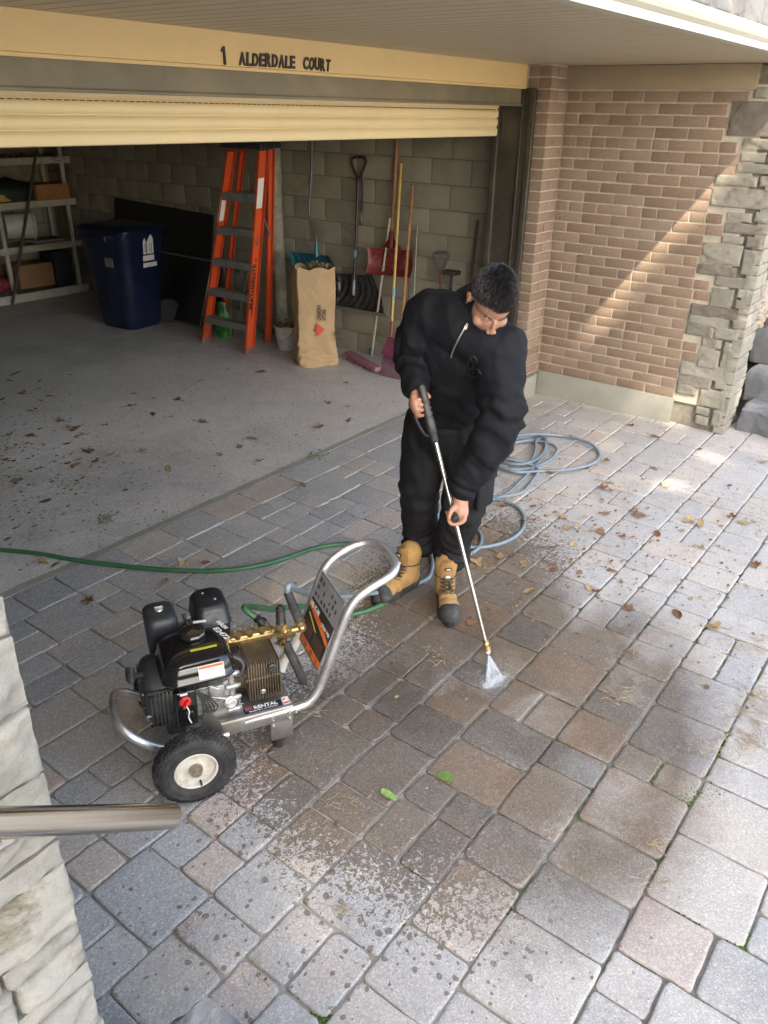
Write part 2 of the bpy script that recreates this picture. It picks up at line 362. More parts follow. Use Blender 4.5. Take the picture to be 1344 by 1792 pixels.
# ---------------------------------------------------------------- ground & paving
def paver_mat():
    b = NB('tumbled pavers'); t = b.attr('tint'); sep = b.n('ShaderNodeSeparateColor', i_Color=t); P = b.geo()
    # the paver's own mix: slate blue, grey, tan, rust
    col = b.ramp(sep.outputs[0], [(0, (.22, .24, .255)), (.2, (.285, .30, .31)), (.42, (.37, .37, .36)), (.62, (.43, .41, .375)), (.8, (.47, .415, .345)), (.93, (.47, .365, .275)), (1, (.41, .29, .24))])
    blot = b.noise(7, 5, .6, P, .4); col = b.mix(b.ramp(blot, [(.42, 0), (.62, .55)]), col, b.ramp(sep.outputs[1], [(0, (.21, .225, .24)), (.45, (.36, .345, .32)), (1, (.42, .31, .24))]))
    # exposed grit
    vo = b.n('ShaderNodeTexVoronoi', i_Vector=P, i_Scale=230.0); vs_ = b.n('ShaderNodeSeparateColor', i_Color=vo.outputs['Color'])
    grit = b.ramp(vs_.outputs[0], [(0, .10), (.35, .24), (.75, (.42, .41, .39)), (.93, (.62, .61, .59)), (1, (.85, .83, .8))])
    col = b.mix(.40, col, grit)
    # grime and grey cement bloom where it has not been washed
    xyz = b.n('ShaderNodeSeparateXYZ', i_Vector=P)
    def blob(cx_, cy_, rx, ry, ang=0.0, soft=.35, amp=.35, sc=2.2):
        dx = b.math('SUBTRACT', xyz.outputs[0], cx_); dy = b.math('SUBTRACT', xyz.outputs[1], cy_)
        ca, sa = cos(ang), sin(ang)
        u = b.math('DIVIDE', b.math('MULTIPLY_ADD', dx, ca, b.math('MULTIPLY', dy, sa)), rx)
        v = b.math('DIVIDE', b.math('MULTIPLY_ADD', dy, ca, b.math('MULTIPLY', dx, -sa)), ry)
        d = b.math('SQRT', b.math('ADD', b.math('MULTIPLY', u, u), b.math('MULTIPLY', v, v)))
        d = b.math('ADD', d, b.math('MULTIPLY', b.math('SUBTRACT', b.noise(sc, 6, .65, P, .6), .5), amp * 2))
        return b.n('ShaderNodeMapRange', i_0=d, i_1=1 - soft, i_2=1 + soft, i_3=1.0, i_4=0.0).outputs[0]
    washed = b.math('MAXIMUM', blob(2.42, .78, .92, .46, 0.25, .22, .3), blob(2.75, 1.30, .70, .36, 0.4, .25, .3), clamp=True)
    washed = b.math('MAXIMUM', washed, blob(2.15, 1.35, .38, .42, 0, .3, .3), clamp=True)
    washed = b.math('MULTIPLY', washed, b.ramp(b.noise(2.2, 5, .6, P, .4), [(.32, .55), (.50, 1.0)]))
    # dusty pale haze of dried cement outside the washed patch; thinned towards the house to paint in its shade
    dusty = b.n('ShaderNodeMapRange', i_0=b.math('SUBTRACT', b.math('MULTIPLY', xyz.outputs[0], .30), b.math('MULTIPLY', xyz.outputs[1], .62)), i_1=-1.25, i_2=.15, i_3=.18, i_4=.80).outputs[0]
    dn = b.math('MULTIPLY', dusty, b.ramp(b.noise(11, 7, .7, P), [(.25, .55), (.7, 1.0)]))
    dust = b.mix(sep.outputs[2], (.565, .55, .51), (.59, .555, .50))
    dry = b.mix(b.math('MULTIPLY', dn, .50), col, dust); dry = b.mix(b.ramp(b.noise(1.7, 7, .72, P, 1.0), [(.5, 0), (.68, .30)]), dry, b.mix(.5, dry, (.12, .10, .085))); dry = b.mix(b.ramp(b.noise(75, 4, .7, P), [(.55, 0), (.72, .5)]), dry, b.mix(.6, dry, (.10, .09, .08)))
    dark = b.mix(1.0, col, (.44, .375, .30), 'MULTIPLY')
    # splash: speckled half-wet fringe
    fringe = b.math('MAXIMUM', blob(1.74, 1.30, .50, .70, -.2, .45, .25), blob(3.0, 1.75, .95, .5, .2, .5, .4), clamp=True)
    sn = b.noise(62, 4, .6, P, 1.2); spl = b.math('GREATER_THAN', b.math('ADD', sn, b.math('MULTIPLY', b.math('SUBTRACT', fringe, .62), .42)), .5)
    spl = b.math('MULTIPLY', spl, b.math('GREATER_THAN', fringe, .03))
    # separate drops flung over the dry stones
    dz = blob(1.45, 1.08, .95, .72, -.35, .6, .25); dv = b.n('ShaderNodeTexVoronoi', i_Vector=b.mix(.02, P, b.n('ShaderNodeTexNoise', i_Vector=P, i_Scale=30.0).outputs['Color'], 'ADD'), i_Scale=40.0)
    ds = b.n('ShaderNodeSeparateColor', i_Color=dv.outputs['Color'])
    rad = b.math('MULTIPLY', b.math('POWER', ds.outputs[0], 2.6), b.math('MULTIPLY_ADD', dz, .60, -.05))
    drops = b.math('LESS_THAN', dv.outputs['Distance'], rad)
    wet = b.math('MAXIMUM', b.math('MAXIMUM', washed, b.math('MULTIPLY', spl, .95)), b.math('MULTIPLY', drops, .85), clamp=True)
    deep = blob(2.32, 1.58, .62, .42, -.5, .35, .3); dark = b.mix(b.math('MULTIPLY', deep, .55), dark, b.mix(1.0, dark, (.55, .53, .52), 'MULTIPLY'))
    c = b.mix(wet, dry, dark)
    b.p.inputs['Specular IOR Level'].default_value = .4
    h = b.math('SUBTRACT', b.noise(160, 6, .75, P), b.math('MULTIPLY', vo.outputs['Distance'], .6))
    nn = b.bump(h, .75, .0022); nn = b.bump(b.noise(28, 5, .7, P), .35, .005, nn)
    b.set(base=c, rough=b.mix(wet, .84, b.ramp(b.noise(14, 4, .6, P), [(.35, .34), (.65, .58)])), normal=nn); return b.m
M['paver'] = paver_mat()
def joint_mat():
    b = NB('joint sand and moss'); P = b.geo(); xyz = b.n('ShaderNodeSeparateXYZ', i_Vector=P)
    k = b.n('ShaderNodeMapRange', i_0=b.math('SUBTRACT', b.math('MULTIPLY', xyz.outputs[0], .8), xyz.outputs[1]), i_1=-.1, i_2=.9, i_3=0.0, i_4=1.0).outputs[0]
    sand = b.mix(b.noise(60, 6, .7, P), (.27, .26, .24), (.42, .405, .37)); dk = b.mix(b.noise(50, 6, .7, P), (.07, .066, .055), (.34, .325, .29))
    c = b.mix(k, sand, dk)
    c = b.mix(b.math('MULTIPLY', b.ramp(b.noise(2.6, 5, .7, P), [(.52, 0), (.6, 1)]), k), c, (.06, .085, .02))
    b.set(base=c, rough=.95, normal=b.bump(b.noise(220, 5, .7, P), .9, .004)); return b.m
M['joint'] = joint_mat()
M['yard'] = simple('pale driveway gravel', (.34, .32, .28), .9, var=.2, scale=4, bump=.5, bscale=40, bdist=.01)

mb = MB(); mb.quad((-60, -60, -.045), (60, -60, -.045), (60, 60, -.045), (-60, 60, -.045))
tag(mb.build('ground', M['yard'], smooth=0), kind='structure')
mb = MB()
N = 60
mb.quad((-1.2, -4.3, -.0095), (9.2, -4.3, -.0095), (9.2, 3.42, -.0095), (-1.2, 3.42, -.0095))
tag(mb.build('joint_bed', M['joint'], smooth=0), kind='structure')
joints = []
def paver(mb, x0, y0, w, h, rs, mossy):
    g = rs.uniform(.0018, .0036) + (.0008 if mossy else 0); x0 += g + rs.uniform(-.0015, .0015); y0 += g + rs.uniform(-.0015, .0015); w -= 2 * g; h -= 2 * g
    cr_ = rs.uniform(.009, .022); pts = []; ph = rs.uniform(0, 50)
    def outline(ins, amp):
        out = []
        corners = [(x0 + w - cr_, y0 + h - cr_, 0), (x0 + cr_, y0 + h - cr_, 90), (x0 + cr_, y0 + cr_, 180), (x0 + w - cr_, y0 + cr_, 270)]
        for ci, (cx_, cy_, a0) in enumerate(corners):
            for k in range(4):
                a = R_(a0 + 30 * k); out.append([cx_ + (cr_ - ins) * cos(a), cy_ + (cr_ - ins) * sin(a)])
            nx = corners[(ci + 1) % 4]; a1 = R_(nx[2]); e0 = out[-1]; e1 = [nx[0] + (cr_ - ins) * cos(a1), nx[1] + (cr_ - ins) * sin(a1)]
            for t in (.2, .4, .6, .8): out.append([e0[0] + (e1[0] - e0[0]) * t, e0[1] + (e1[1] - e0[1]) * t])
        for p in out:
            p[0] += amp * nz((p[0], p[1], ph), 45); p[1] += amp * nz((p[1], p[0], ph + 9), 45)
        return out
    z = rs.uniform(-.003, .003); tx, ty = rs.uniform(-.014, .014), rs.uniform(-.014, .014); cxm, cym = x0 + w / 2, y0 + h / 2; vs = []
    rings = ((0, -.03, .003), (0, -.005, .004), (.0018, -.0016, .0055), (.0055, 0, .006))
    for (ins, dz, amp) in rings:
        for p in outline(ins, amp): vs.append((p[0], p[1], z + dz + (p[0] - cxm) * tx + (p[1] - cym) * ty))
    m4 = len(vs) // 4; vs += [(cxm + (q[0] - cxm) * .93, cym + (q[1] - cym) * .93, z + (q[0] - cxm) * .93 * tx + (q[1] - cym) * .93 * ty) for q in vs[3 * m4:]]
    n = len(vs) // 5; fs = []
    for i in range(4):
        for k in range(n): fs.append((i * n + k, i * n + (k + 1) % n, (i + 1) * n + (k + 1) % n, (i + 1) * n + k))
    fs.append(tuple(range(4 * n, 5 * n)))
    r = rs.random(); tone = rs.random()
    if y0 + .6 * x0 > 3.4 and r > .75: tone *= .5
    mb.add(vs, fs, cc=(tone, rs.random(), rs.random()))
rs = random.Random(21); mb = MB()
# the border course along the garage slab, then bands worked outwards
y = 3.405 - .225; x = -1.1
while x < 6.4:
    w_ = rs.choice((.30, .30, .225, .375)); 
    if not (x + w_ > 5.75 and y > 2.9): paver(mb, x, y, w_, .225, rs, False)
    x += w_
bands = []
while y > -4.2:
    B = rs.choice((.45, .30, .45, .375, .30, .15, .225)); y -= B; x = -1.1 + rs.choice((0, -.075, -.15)); lim = 9.1
    while x < lim:
        moss = (.4 * x - y) > -.9
        def P_(xx, yy, w_, h_):
            if xx > 6.12 and yy > .7: return
            paver(mb, xx, yy, w_, h_, rs, moss)
        if B == .45:
            k = rs.random()
            if k < .30:
                fl = rs.random() < .5; a, c_ = (y, y + .30) if fl else (y + .15, y)
                P_(x, a, .30, .30)
                if rs.random() < .6: P_(x, c_, .15, .15); P_(x + .15, c_, .15, .15)
                else: P_(x, c_, .30, .15)
                x += .30
            elif k < .58: P_(x, y, .225, .225); P_(x, y + .225, .225, .225); x += .225
            elif k < .66: P_(x, y, .30, .225); P_(x, y + .225, .30, .225); x += .30
            elif k < .84: P_(x, y, .225, .30); P_(x, y + .30, .225, .15); x += .225
            else: P_(x, y, .15, .225); P_(x, y + .225, .15, .225); x += .15
        elif B == .30:
            k = rs.random()
            if k < .22: P_(x, y, .30, .30); x += .30
            elif k < .45: P_(x, y, .15, .15); P_(x, y + .15, .15, .15); x += .15
            elif k < .8: P_(x, y, .225, .15); P_(x, y + .15, .225, .15); x += .225
            else: P_(x, y, .225, .30); x += .225
        elif B == .375:
            k = rs.random(); w_ = rs.choice((.15, .225, .225, .30)); f_ = .15 if rs.random() < .5 else .225
            P_(x, y, w_, f_); P_(x, y + f_, w_, .375 - f_); x += w_
        else:
            w_ = rs.choice((.15, .225, .30, .225)); P_(x, y, w_, B); x += w_
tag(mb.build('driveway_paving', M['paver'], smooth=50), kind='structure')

# garage slab with a slightly rounded front nose
mb = MB(); mb.slab([(-1.2, 3.415, -.03), (6.6, 3.415, -.03), (6.6, 10.1, -.03), (-1.2, 10.1, -.03)], (0, 0, .034))
tag(mb.build('garage_floor', M['garfloor'], smooth=0), kind='structure')
mb = MB(); P0 = [(x, 3.405 + .004 * nz((x, 0, 0), 6), .0045 + .0012 * nz((x, 1, 0), 9)) for x in np.linspace(-.5, 5.75, 90)]
mb.add([(p[0], p[1], p[2]) for p in P0] + [(p[0], p[1] + .05 + .012 * nz((p[0], 3, 0), 4), p[2] + .001) for p in P0] + [(p[0], p[1] + .006, -.02) for p in P0],
       [(i, i + 1, 91 + i, 90 + i) for i in range(89)] + [(180 + i, 181 + i, i + 1, i) for i in range(89)])
tag(mb.build('slab_edge', M['base'], smooth=60), kind='structure')

# ================================================================ HOUSE
house = thing('house', 'brown brick house wall and open garage under a beige soffit', 'house', (6.05, 2.9, 0))
house_inv = Vector((6.05, 2.9, 0))
def hpart(mb, name, mat, parent=None, smooth=35, label=None, **k):
    if parent is None or parent is house: mb.v = [(a - 6.05, b - 2.9, c) for a, b, c in mb.v]; return mb.build(name, mat, house, smooth, label, **k)
    mb.v = [(a - 6.05, b - 2.9, c) for a, b, c in mb.v]; return mb.build(name, mat, parent, smooth, label, **k)
XW = 6.05; SOF = 2.46
# brick face on x = XW from Y=2.9 towards the viewer, brick pier facing -Y, header-deep return
mbk = MB(); mmo = MB(); rs = random.Random(4)
STONES = []          # quoin stones measured on the photograph: (y_right, y_left, z0, z1)
for (l, t, r, b) in ((482, 5, 560, 65), (360, 75, 600, 255), (425, 262, 600, 322), (413, 330, 545, 383), (548, 333, 640, 385), (395, 388, 620, 440), (287, 445, 503, 503), (508, 450, 640, 508), (268, 512, 640, 615),
        (345, 630, 475, 680), (482, 628, 575, 682), (332, 686, 555, 742), (318, 747, 432, 788), (220, 785, 425, 893), (437, 750, 535, 812), (418, 816, 525, 950), (195, 893, 398, 948), (283, 950, 475, 1008),
        (262, 1008, 380, 1108), (395, 1010, 468, 1062), (385, 1066, 458, 1116), (160, 1098, 440, 1160), (150, 1146, 362, 1203), (368, 1166, 428, 1215), (140, 1188, 275, 1248), (280, 1206, 412, 1268), (218, 1256, 325, 1308),
        (200, 1310, 310, 1410), (320, 1275, 390, 1415), (108, 1385, 375, 1462), (100, 1434, 275, 1503), (281, 1468, 350, 1515), (95, 1482, 200, 1540), (204, 1512, 345, 1606), (190, 1598, 262, 1640), (185, 1643, 258, 1690), (268, 1612, 325, 1700)):
    k = 2.845; L = at(1150 + l / k, 150 + (t + b) / 2 / k, X=XW); Rr = at(1150 + r / k, 150 + (t + b) / 2 / k, X=XW)
    T = at(1150 + (l + r) / 2 / k, 150 + t / k, X=XW); Bt = at(1150 + (l + r) / 2 / k, 150 + b / k, X=XW)
    STONES.append((max(Rr.y, 1.345), L.y, Bt.z, T.z))
def stone_left(z0, z1):
    ys = [s[1] for s in STONES if min(z1, s[3]) - max(z0, s[2]) > .02]
    return max(ys) if ys else 1.75
def brick(mb_, x, y, z, ax, ln, ht=.064, dep=.09):
    v = rs.random(); dz = rs.uniform(-.0012, .0012); pr = rs.uniform(-.0015, .002)
    if ax == 'x': mb_.box((x - pr + dep / 2, y + ln / 2, z + ht / 2 + dz), (dep, ln, ht), bev=.0035, cc=(v, 0, 0))
    else: mb_.box((x + ln / 2, y - pr + dep / 2, z + ht / 2 + dz), (ln, dep, ht), bev=.0035, cc=(v, 0, 0))
z0b = .2035; CH = .0752
for r in range(28):
    z = z0b + r * CH; top = 27 - r; yl = 2.9 - .001; ymin = stone_left(z, z + .065) + .008
    flem = top % 6 == 4; y = yl + (.12 if r % 2 else .005) ; seq = 0
    while y > ymin:
        ln = .225
        if flem: ln = (.225, .105, .105)[seq % 3]; seq += 1
        a = y - ln; b_ = y; a2 = max(a, ymin); b2 = min(b_, yl - .004)
        if b2 - a2 > .03: brick(mbk, XW, a2, z, 'x', b2 - a2)
        y = a - .010
# pier: front face Y = 2.9 from X 5.78 to XW, return face X = 5.78
for r in range(-3, 30):
    z = z0b + r * CH
    if r % 2: segs = ((5.78, .105), (5.895, .15))
    else: segs = ((5.78, .225), (6.015, .03))
    for x, ln in segs:
        if r >= 0 or x < 5.9: mbk.box((x + ln / 2, 2.9 + .05, z + .032), (ln, .1, .064), bev=.0035, cc=(rs.random(), 0, 0))
    mbk.box((5.78 + .04, 2.90 + .105 + .04, z + .032), (.08, .075, .064), bev=.0035, cc=(rs.random(), 0, 0))
mmo.box((XW + .056, (2.95 + 1.5) / 2, (.18 + 2.34) / 2), (.1, 1.45, 2.16)); mmo.box((5.92, 2.95 + .006, 1.23), (.262, .09, 2.46)); mmo.box((5.84, 3.05, 1.23), (.106, .10, 2.455))
hpart(mbk, 'brick_wall', M['brick']); hpart(mmo, 'wall_mortar', M['mortar'])
mb = MB(); y0c, y1c = 1.72, 2.885
# parged concrete base, slightly proud and uneven
nn_ = 26; vs = []
for j in range(7):
    for i in range(nn_ + 1):
        y = y0c + (y1c - y0c) * i / nn_; z = -.02 + .222 * j / 6
        vs.append((XW - .022 + .006 * nz((y, z, 0), 7) + (.012 if j == 6 else 0) + (.006 if j == 5 else 0), y, z + (.006 * nz((y, 0, 4), 5) if j == 6 else 0)))
fs = [(j * (nn_ + 1) + i + 1, j * (nn_ + 1) + i, (j + 1) * (nn_ + 1) + i, (j + 1) * (nn_ + 1) + i + 1) for j in range(6) for i in range(nn_)]
mb.add(vs, fs); mb.add([(XW + .05, y, .200) for y in np.linspace(y0c, y1c, nn_ + 1)] + vs[-(nn_ + 1):], [(i, i + 1, nn_ + 2 + i, nn_ + 1 + i) for i in range(nn_)])
mb.slab([(XW - .02, y1c, -.02), (XW + .05, y1c, -.02), (XW + .05, y1c, .2), (XW - .012, y1c, .2)], (0, .004, 0))
hpart(mb, 'concrete_base', M['base'], smooth=60)
mb = MB(); mb.box((5.79 + .08, 2.885, .09), (.19, .05, .20), bev=.012); mb.box((5.96, 2.895, .08), (.10, .03, .19), bev=.008)
hpart(mb, 'pier_foot', M['base'])
# stone quoin: measured stones on the face, its lit end face, core
mb = MB(); ns = MB()
for i, (ya, yb, za, zb) in enumerate(STONES):
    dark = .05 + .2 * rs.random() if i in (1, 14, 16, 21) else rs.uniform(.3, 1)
    zb = min(zb, 2.45)
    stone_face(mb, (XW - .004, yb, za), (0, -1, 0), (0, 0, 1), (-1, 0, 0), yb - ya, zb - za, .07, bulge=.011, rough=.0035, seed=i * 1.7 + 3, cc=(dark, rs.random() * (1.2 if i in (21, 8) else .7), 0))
z = 0.0; i = 0
while z < 2.45:
    h = rs.choice((.07, .10, .145, .10)); x = XW - .012
    while x < XW + .22:
        ln = rs.uniform(.10, .20); ln = min(ln, XW + .32 - x)
        stone_face(mb, (x, 1.325, z), (1, 0, 0), (0, 0, 1), (0, -1, 0), ln, min(h, 2.45 - z), .06, bulge=.012, rough=.004, seed=400 + i, cc=(rs.uniform(.5, 1), rs.random() * .6, 0)); x += ln; i += 1
    z += h
hpart(mb, 'stone_quoin', M['quoin'], smooth=60)
mb = MB(); mb.box((XW + .165, 1.60, 1.225), (.285, .50, 2.45)); hpart(mb, 'quoin_mortar', simple('dark quoin mortar', (.20, .18, .145), .95, var=.25, scale=20, bump=.6), smooth=0)
mb = MB(); mb.box((XW + .035, (1.58 + 2.92) / 2, 2.3085 + .075), (.10, 1.34, .148), bev=.003); hpart(mb, 'wall_trim_board', M['trimboard'])

# soffit of long boards running out from the garage, edge trim, upper storey
mb = MB(); x = -1.5; 
while x < 7.4:
    wv = .102
    mb.slab([(x + .007, 1.26, SOF), (x + wv - .002, 1.26, SOF), (x + wv - .002, 1.26, SOF + .034), (x + wv + .006, 1.26, SOF + .035), (x + wv + .006, 1.26, SOF + .040), (x + .006, 1.26, SOF + .040)], (0, 2.2, 0)); x += wv
hpart(mb, 'soffit', M['soffit'], smooth=0)
mb = MB(); mb.slab([(-1.5, 1.235, SOF - .012), (-1.5, 1.285, SOF - .012), (-1.5, 1.285, SOF - .006), (-1.5, 1.262, SOF - .004), (-1.5, 1.262, SOF + .045), (-1.5, 1.235, SOF + .045)], (9.0, 0, 0))
mb.slab([(-1.5, 1.214, SOF + .03), (-1.5, 1.232, SOF + .018), (-1.5, 1.232, SOF + .075), (-1.5, 1.205, SOF + .075), (-1.5, 1.205, SOF + .045)], (9.0, 0, 0))
hpart(mb, 'soffit_trim', simple('white enamel trim', (.50, .47, .39), .35, var=.05, scale=5), smooth=0)
mb = MB(); z = SOF + .08; i = 0
while z < 4.6:
    h = rs.choice((.075, .11, .15)); x = 1.6 + rs.uniform(0, .2)
    while x < 7.4:
        ln = rs.uniform(.16, .42); stone_face(mb, (x, 1.23, z), (1, 0, 0), (0, 0, 1), (0, -1, 0), ln, h, .05, bulge=.010, rough=.0035, seed=900 + i, cc=(rs.uniform(0, 1), rs.random() * .3, 0)); x += ln; i += 1
    z += h
    if z > 3.1: z = 9
hpart(mb, 'upper_stone_facing', stone_mat('pale grey facing stone', [(0, (.22, .20, .20)), (.5, (.27, .26, .25)), (1, (.32, .31, .28))]), smooth=60)
mb = MB(); mb.box((2.7, 4.7 + 1.24 - .7 + .75, 4.05), (9.6, 9.4 - 0, 3.1)); hpart(mb, 'upper_wall', M['mortar'], smooth=0)

# fascia with the house name, steel header, shutter opening
mb = MB(); FY = 3.10
mb.slab([(.3, FY, SOF - .001), (.3, FY, 2.322), (.3, FY - .006, 2.318), (.3, FY - .006, 2.305), (.3, FY + .02, 2.305), (.3, FY + .02, SOF - .001)], (5.70 - .3 + .30, 0, 0))
fascia = hpart(mb, 'fascia', M['cream'], smooth=0)
mb = MB(); rl = random.Random(3)
def sign_word(s, x0, x1, z0, z1, hw=None):
    vs_all = []; x = 0; adv = {'I': .5, '1': .55, 'W': 1.2, 'L': .82, 'E': .86, 'T': .86, 'U': 1.0}
    tot = sum(adv.get(c, 1.0) for c in s)
    for c in s:
        vs, fs = text_verts(c, 1.0, .10, .035 if c != '1' else .02); xs = [v.x for v in vs]; ys = [v.y for v in vs]; a = adv.get(c, 1.0)
        sx = (x1 - x0) * a / tot * .86 / (max(xs) - min(xs)); sz = (z1 - z0) / (max(ys) - min(ys)) * rl.uniform(.96, 1.04)
        xo = x0 + (x1 - x0) * x / tot; th = rl.uniform(-.05, .05); zo = z0 + rl.uniform(-.0015, .0015)
        mb.add([(xo + (v.x - min(xs)) * sx + (v.y - min(ys)) * sz * (.10 + th), FY - .001 - .003 * (v.z / .05 + 1), zo + (v.y - min(ys)) * sz) for v in vs], fs); x += a
for wd_, a_, b_, c_, d_ in (('1', 2.850, 2.900, 2.326, 2.398), ('ALDERDALE', 2.962, 3.348, 2.327, 2.384), ('COURT', 3.402, 3.614, 2.327, 2.384)):
    mb = MB()
    if wd_ == '1': mb.slab([(2.868, FY - .008, 2.324), (2.880, FY - .008, 2.324), (2.877, FY - .008, 2.398), (2.870, FY - .008, 2.398), (2.856, FY - .008, 2.382), (2.859, FY - .008, 2.375), (2.868, FY - .008, 2.381)], (0, .0075, 0))
    else: sign_word(wd_, a_, b_, c_, d_)
    hpart(mb, 'house_number' if wd_ == '1' else 'street_name_lettering', M['blackpaint'], fascia, smooth=0)
mb = MB(); mb.slab([(.3, FY + .022, 2.305), (.3, FY + .022, SOF - .002), (.3, 3.33, SOF - .002), (.3, 3.33, 2.195), (.3, 3.12, 2.195), (.3, 3.118, 2.215)], (5.47, 0, 0))
mb.box((3.05, 3.108, 2.2), (5.44, .012, .014), bev=.002)
hpart(mb, 'header_beam', M['beamgrey'])
mb = MB(); mb.box((5.765 + .02, 3.17, 1.15), (.03, .31, 2.32), bev=.003); mb.box((5.770, 3.026, 1.15), (.036, .045, 2.32), bev=.004); mb.box((5.772, 3.312, 1.1), (.05, .05, 2.2), bev=.004)
mb.box((5.757, 3.10, 1.15), (.012, .012, 2.32), bev=.002)
hpart(mb, 'door_frame', M['bronze'])
# rolled-up slatted shutter: curved slats with slot perforations in the lower ones
shut = empty('garage_door', (0, 0, 0), parent=house)
mb = MB(); zs = 1.992; holes = MB()
for k in range(4):
    h = .0585 if k else .065; prof = [(3.300, zs), (3.293, zs + .004), (3.290, zs + h * .35), (3.290, zs + h * .62), (3.296, zs + h - .007), (3.303, zs + h - .004), (3.303, zs + h)]
    mb.slab([(.3, a, b) for a, b in prof] + [(.3, 3.312, zs + h), (.3, 3.312, zs)], (5.445, 0, 0))
    if k >= 2:
        x = .9; holes = MB()
        while x < 5.7: holes.box((x, 3.2925, zs + h - .006 - .0004), (.020, .008, .0035)); x += .036
        hpart(holes, 'slot_row', M['blackpaint'], shut, smooth=0)
    zs += h
sl_ = hpart(mb, 'slats', M['shutter'], shut, smooth=50)
# the rest of the garage: right wall in block, back wall, left wall, ceiling
mbk = MB(); mm = MB(); rs = random.Random(12); XB = 6.04
def block_run(fn, length, z1=2.35):
    z = 0.0; r = 0
    while z < z1:
        p = -.2 * (r % 2) - .07
        while p < length:
            a, b_ = max(p + .005, 0), min(p + .395, length)
            if b_ - a > .03: fn(a, b_, z + .005, min(z + .195, z1), (rs.random(), 0, 0))
            p += .4
        z += .2; r += 1
block_run(lambda a, b_, za, zb, c: mbk.box((XB + .05, 3.34 + (a + b_) / 2, (za + zb) / 2), (.1, b_ - a, zb - za), bev=.004, cc=c), 6.5)
block_run(lambda a, b_, za, zb, c: mbk.box((.35 + (a + b_) / 2, 9.9, (za + zb) / 2), (b_ - a, .1, zb - za), bev=.004, cc=c), 5.75)
hpart(mbk, 'block_wall', M['block']); mm.box((XB + .06, 6.65, 1.18), (.1, 6.6, 2.36)); mm.box((3.2, 9.91, 1.18), (5.9, .1, 2.36))
hpart(mm, 'block_mortar', simple('grey block mortar', (.215, .20, .155), .95, var=.2, scale=20, bump=.5), smooth=0)
mb = MB(); mb.box((.28, 6.0, 1.2), (.12, 8.0, 2.4)); mb.box((6.25, 6.7, 1.2), (.2, 6.9, 2.4)); mb.box((3.2, 10.06, 1.2), (6.2, .15, 2.4)); mb.box((5.93, 3.22, 1.2), (.2, .24, 2.42))
mb.box((3.2, 6.75, 2.42), (6.1, 6.9, .06)); mb.box((-.45, 3.16, 1.2), (1.5, .1, 2.5))
hpart(mb, 'garage_shell', simple('dim garage plaster', (.16, .14, .105), .9, var=.15, scale=2), smooth=0)
mb = MB()
for y in np.arange(3.9, 9.8, .41): mb.box((3.2, y, 2.28), (5.8, .04, .20))
mb.box((XB - .03, 7.6, 1.90), (.04, 3.6, .09))
for y in np.arange(6.2, 9.3, .3): mb.box((XB - .058, y, 2.02), (.02, .035, .32))
hpart(mb, 'ceiling_joist', simple('old joist timber', (.22, .16, .09), .8, var=.3, scale=12), smooth=0)

# ================================================================ PORCH WALL, STEP, ROCKS
PY = .92
pw = thing('stone_wall', 'pale split stone porch wall in the near left corner behind the steel handrail', 'wall', (.4, PY, 0))
mb = MB(); rs = random.Random(9)
k = 2.206; zb_ = [at(x / k, 980 + y / k, Y=PY).z for x, y in ((400, 1760), (365, 1600), (345, 1535), (325, 1420), (300, 1365), (258, 1150), (240, 1060), (210, 965), (180, 805), (115, 560), (45, 285), (10, 125))]
zc = [0, .12, .22, .30, .42, .50, .585] + zb_ + [1.66, 1.78, 1.86, 1.98, 2.12, 2.2, 2.32, 2.46]
i = 0
for a, b_ in zip(zc[:-1], zc[1:]):
    h = b_ - a; x = .402 + rs.uniform(-.004, .004); first = True
    while x > -1.6:
        ln = rs.uniform(.10, .22) if first and h < .08 else rs.uniform(.16, .45)
        if first and a > 1.0: ln = rs.uniform(.2, .4)
        stone_face(mb, (x - ln, PY, a), (1, 0, 0), (0, 0, 1), (0, -1, 0), ln, h, .08, bulge=.024, rough=.009, seed=70 + i, cc=(rs.random(), .95 if zb_[3] < b_ < zb_[6] else rs.random() * .45, 0), inset=.004)
        x -= ln; i += 1; first = False
    y = PY + .005
    while y < 2.0:
        ln = rs.uniform(.15, .35); stone_face(mb, (.395, y, a), (0, 1, 0), (0, 0, 1), (1, 0, 0), ln, h, .08, bulge=.016, rough=.005, seed=570 + i, cc=(rs.random(), rs.random() * .4, 0), inset=.005); y += ln; i += 1
mb.v = [(a - .4, b_ - PY, c) for a, b_, c in mb.v]
mb.build('stones', M['porchstone'], pw, 60)
mb = MB(); mb.box((-1.02, 1.16, 1.23), (2.02 * .98 - .0, 2.28, 2.455)); mb.build('mortar', simple('pale wall mortar', (.25, .24, .21), .92, var=.12, scale=12, bump=.5), pw, 0)

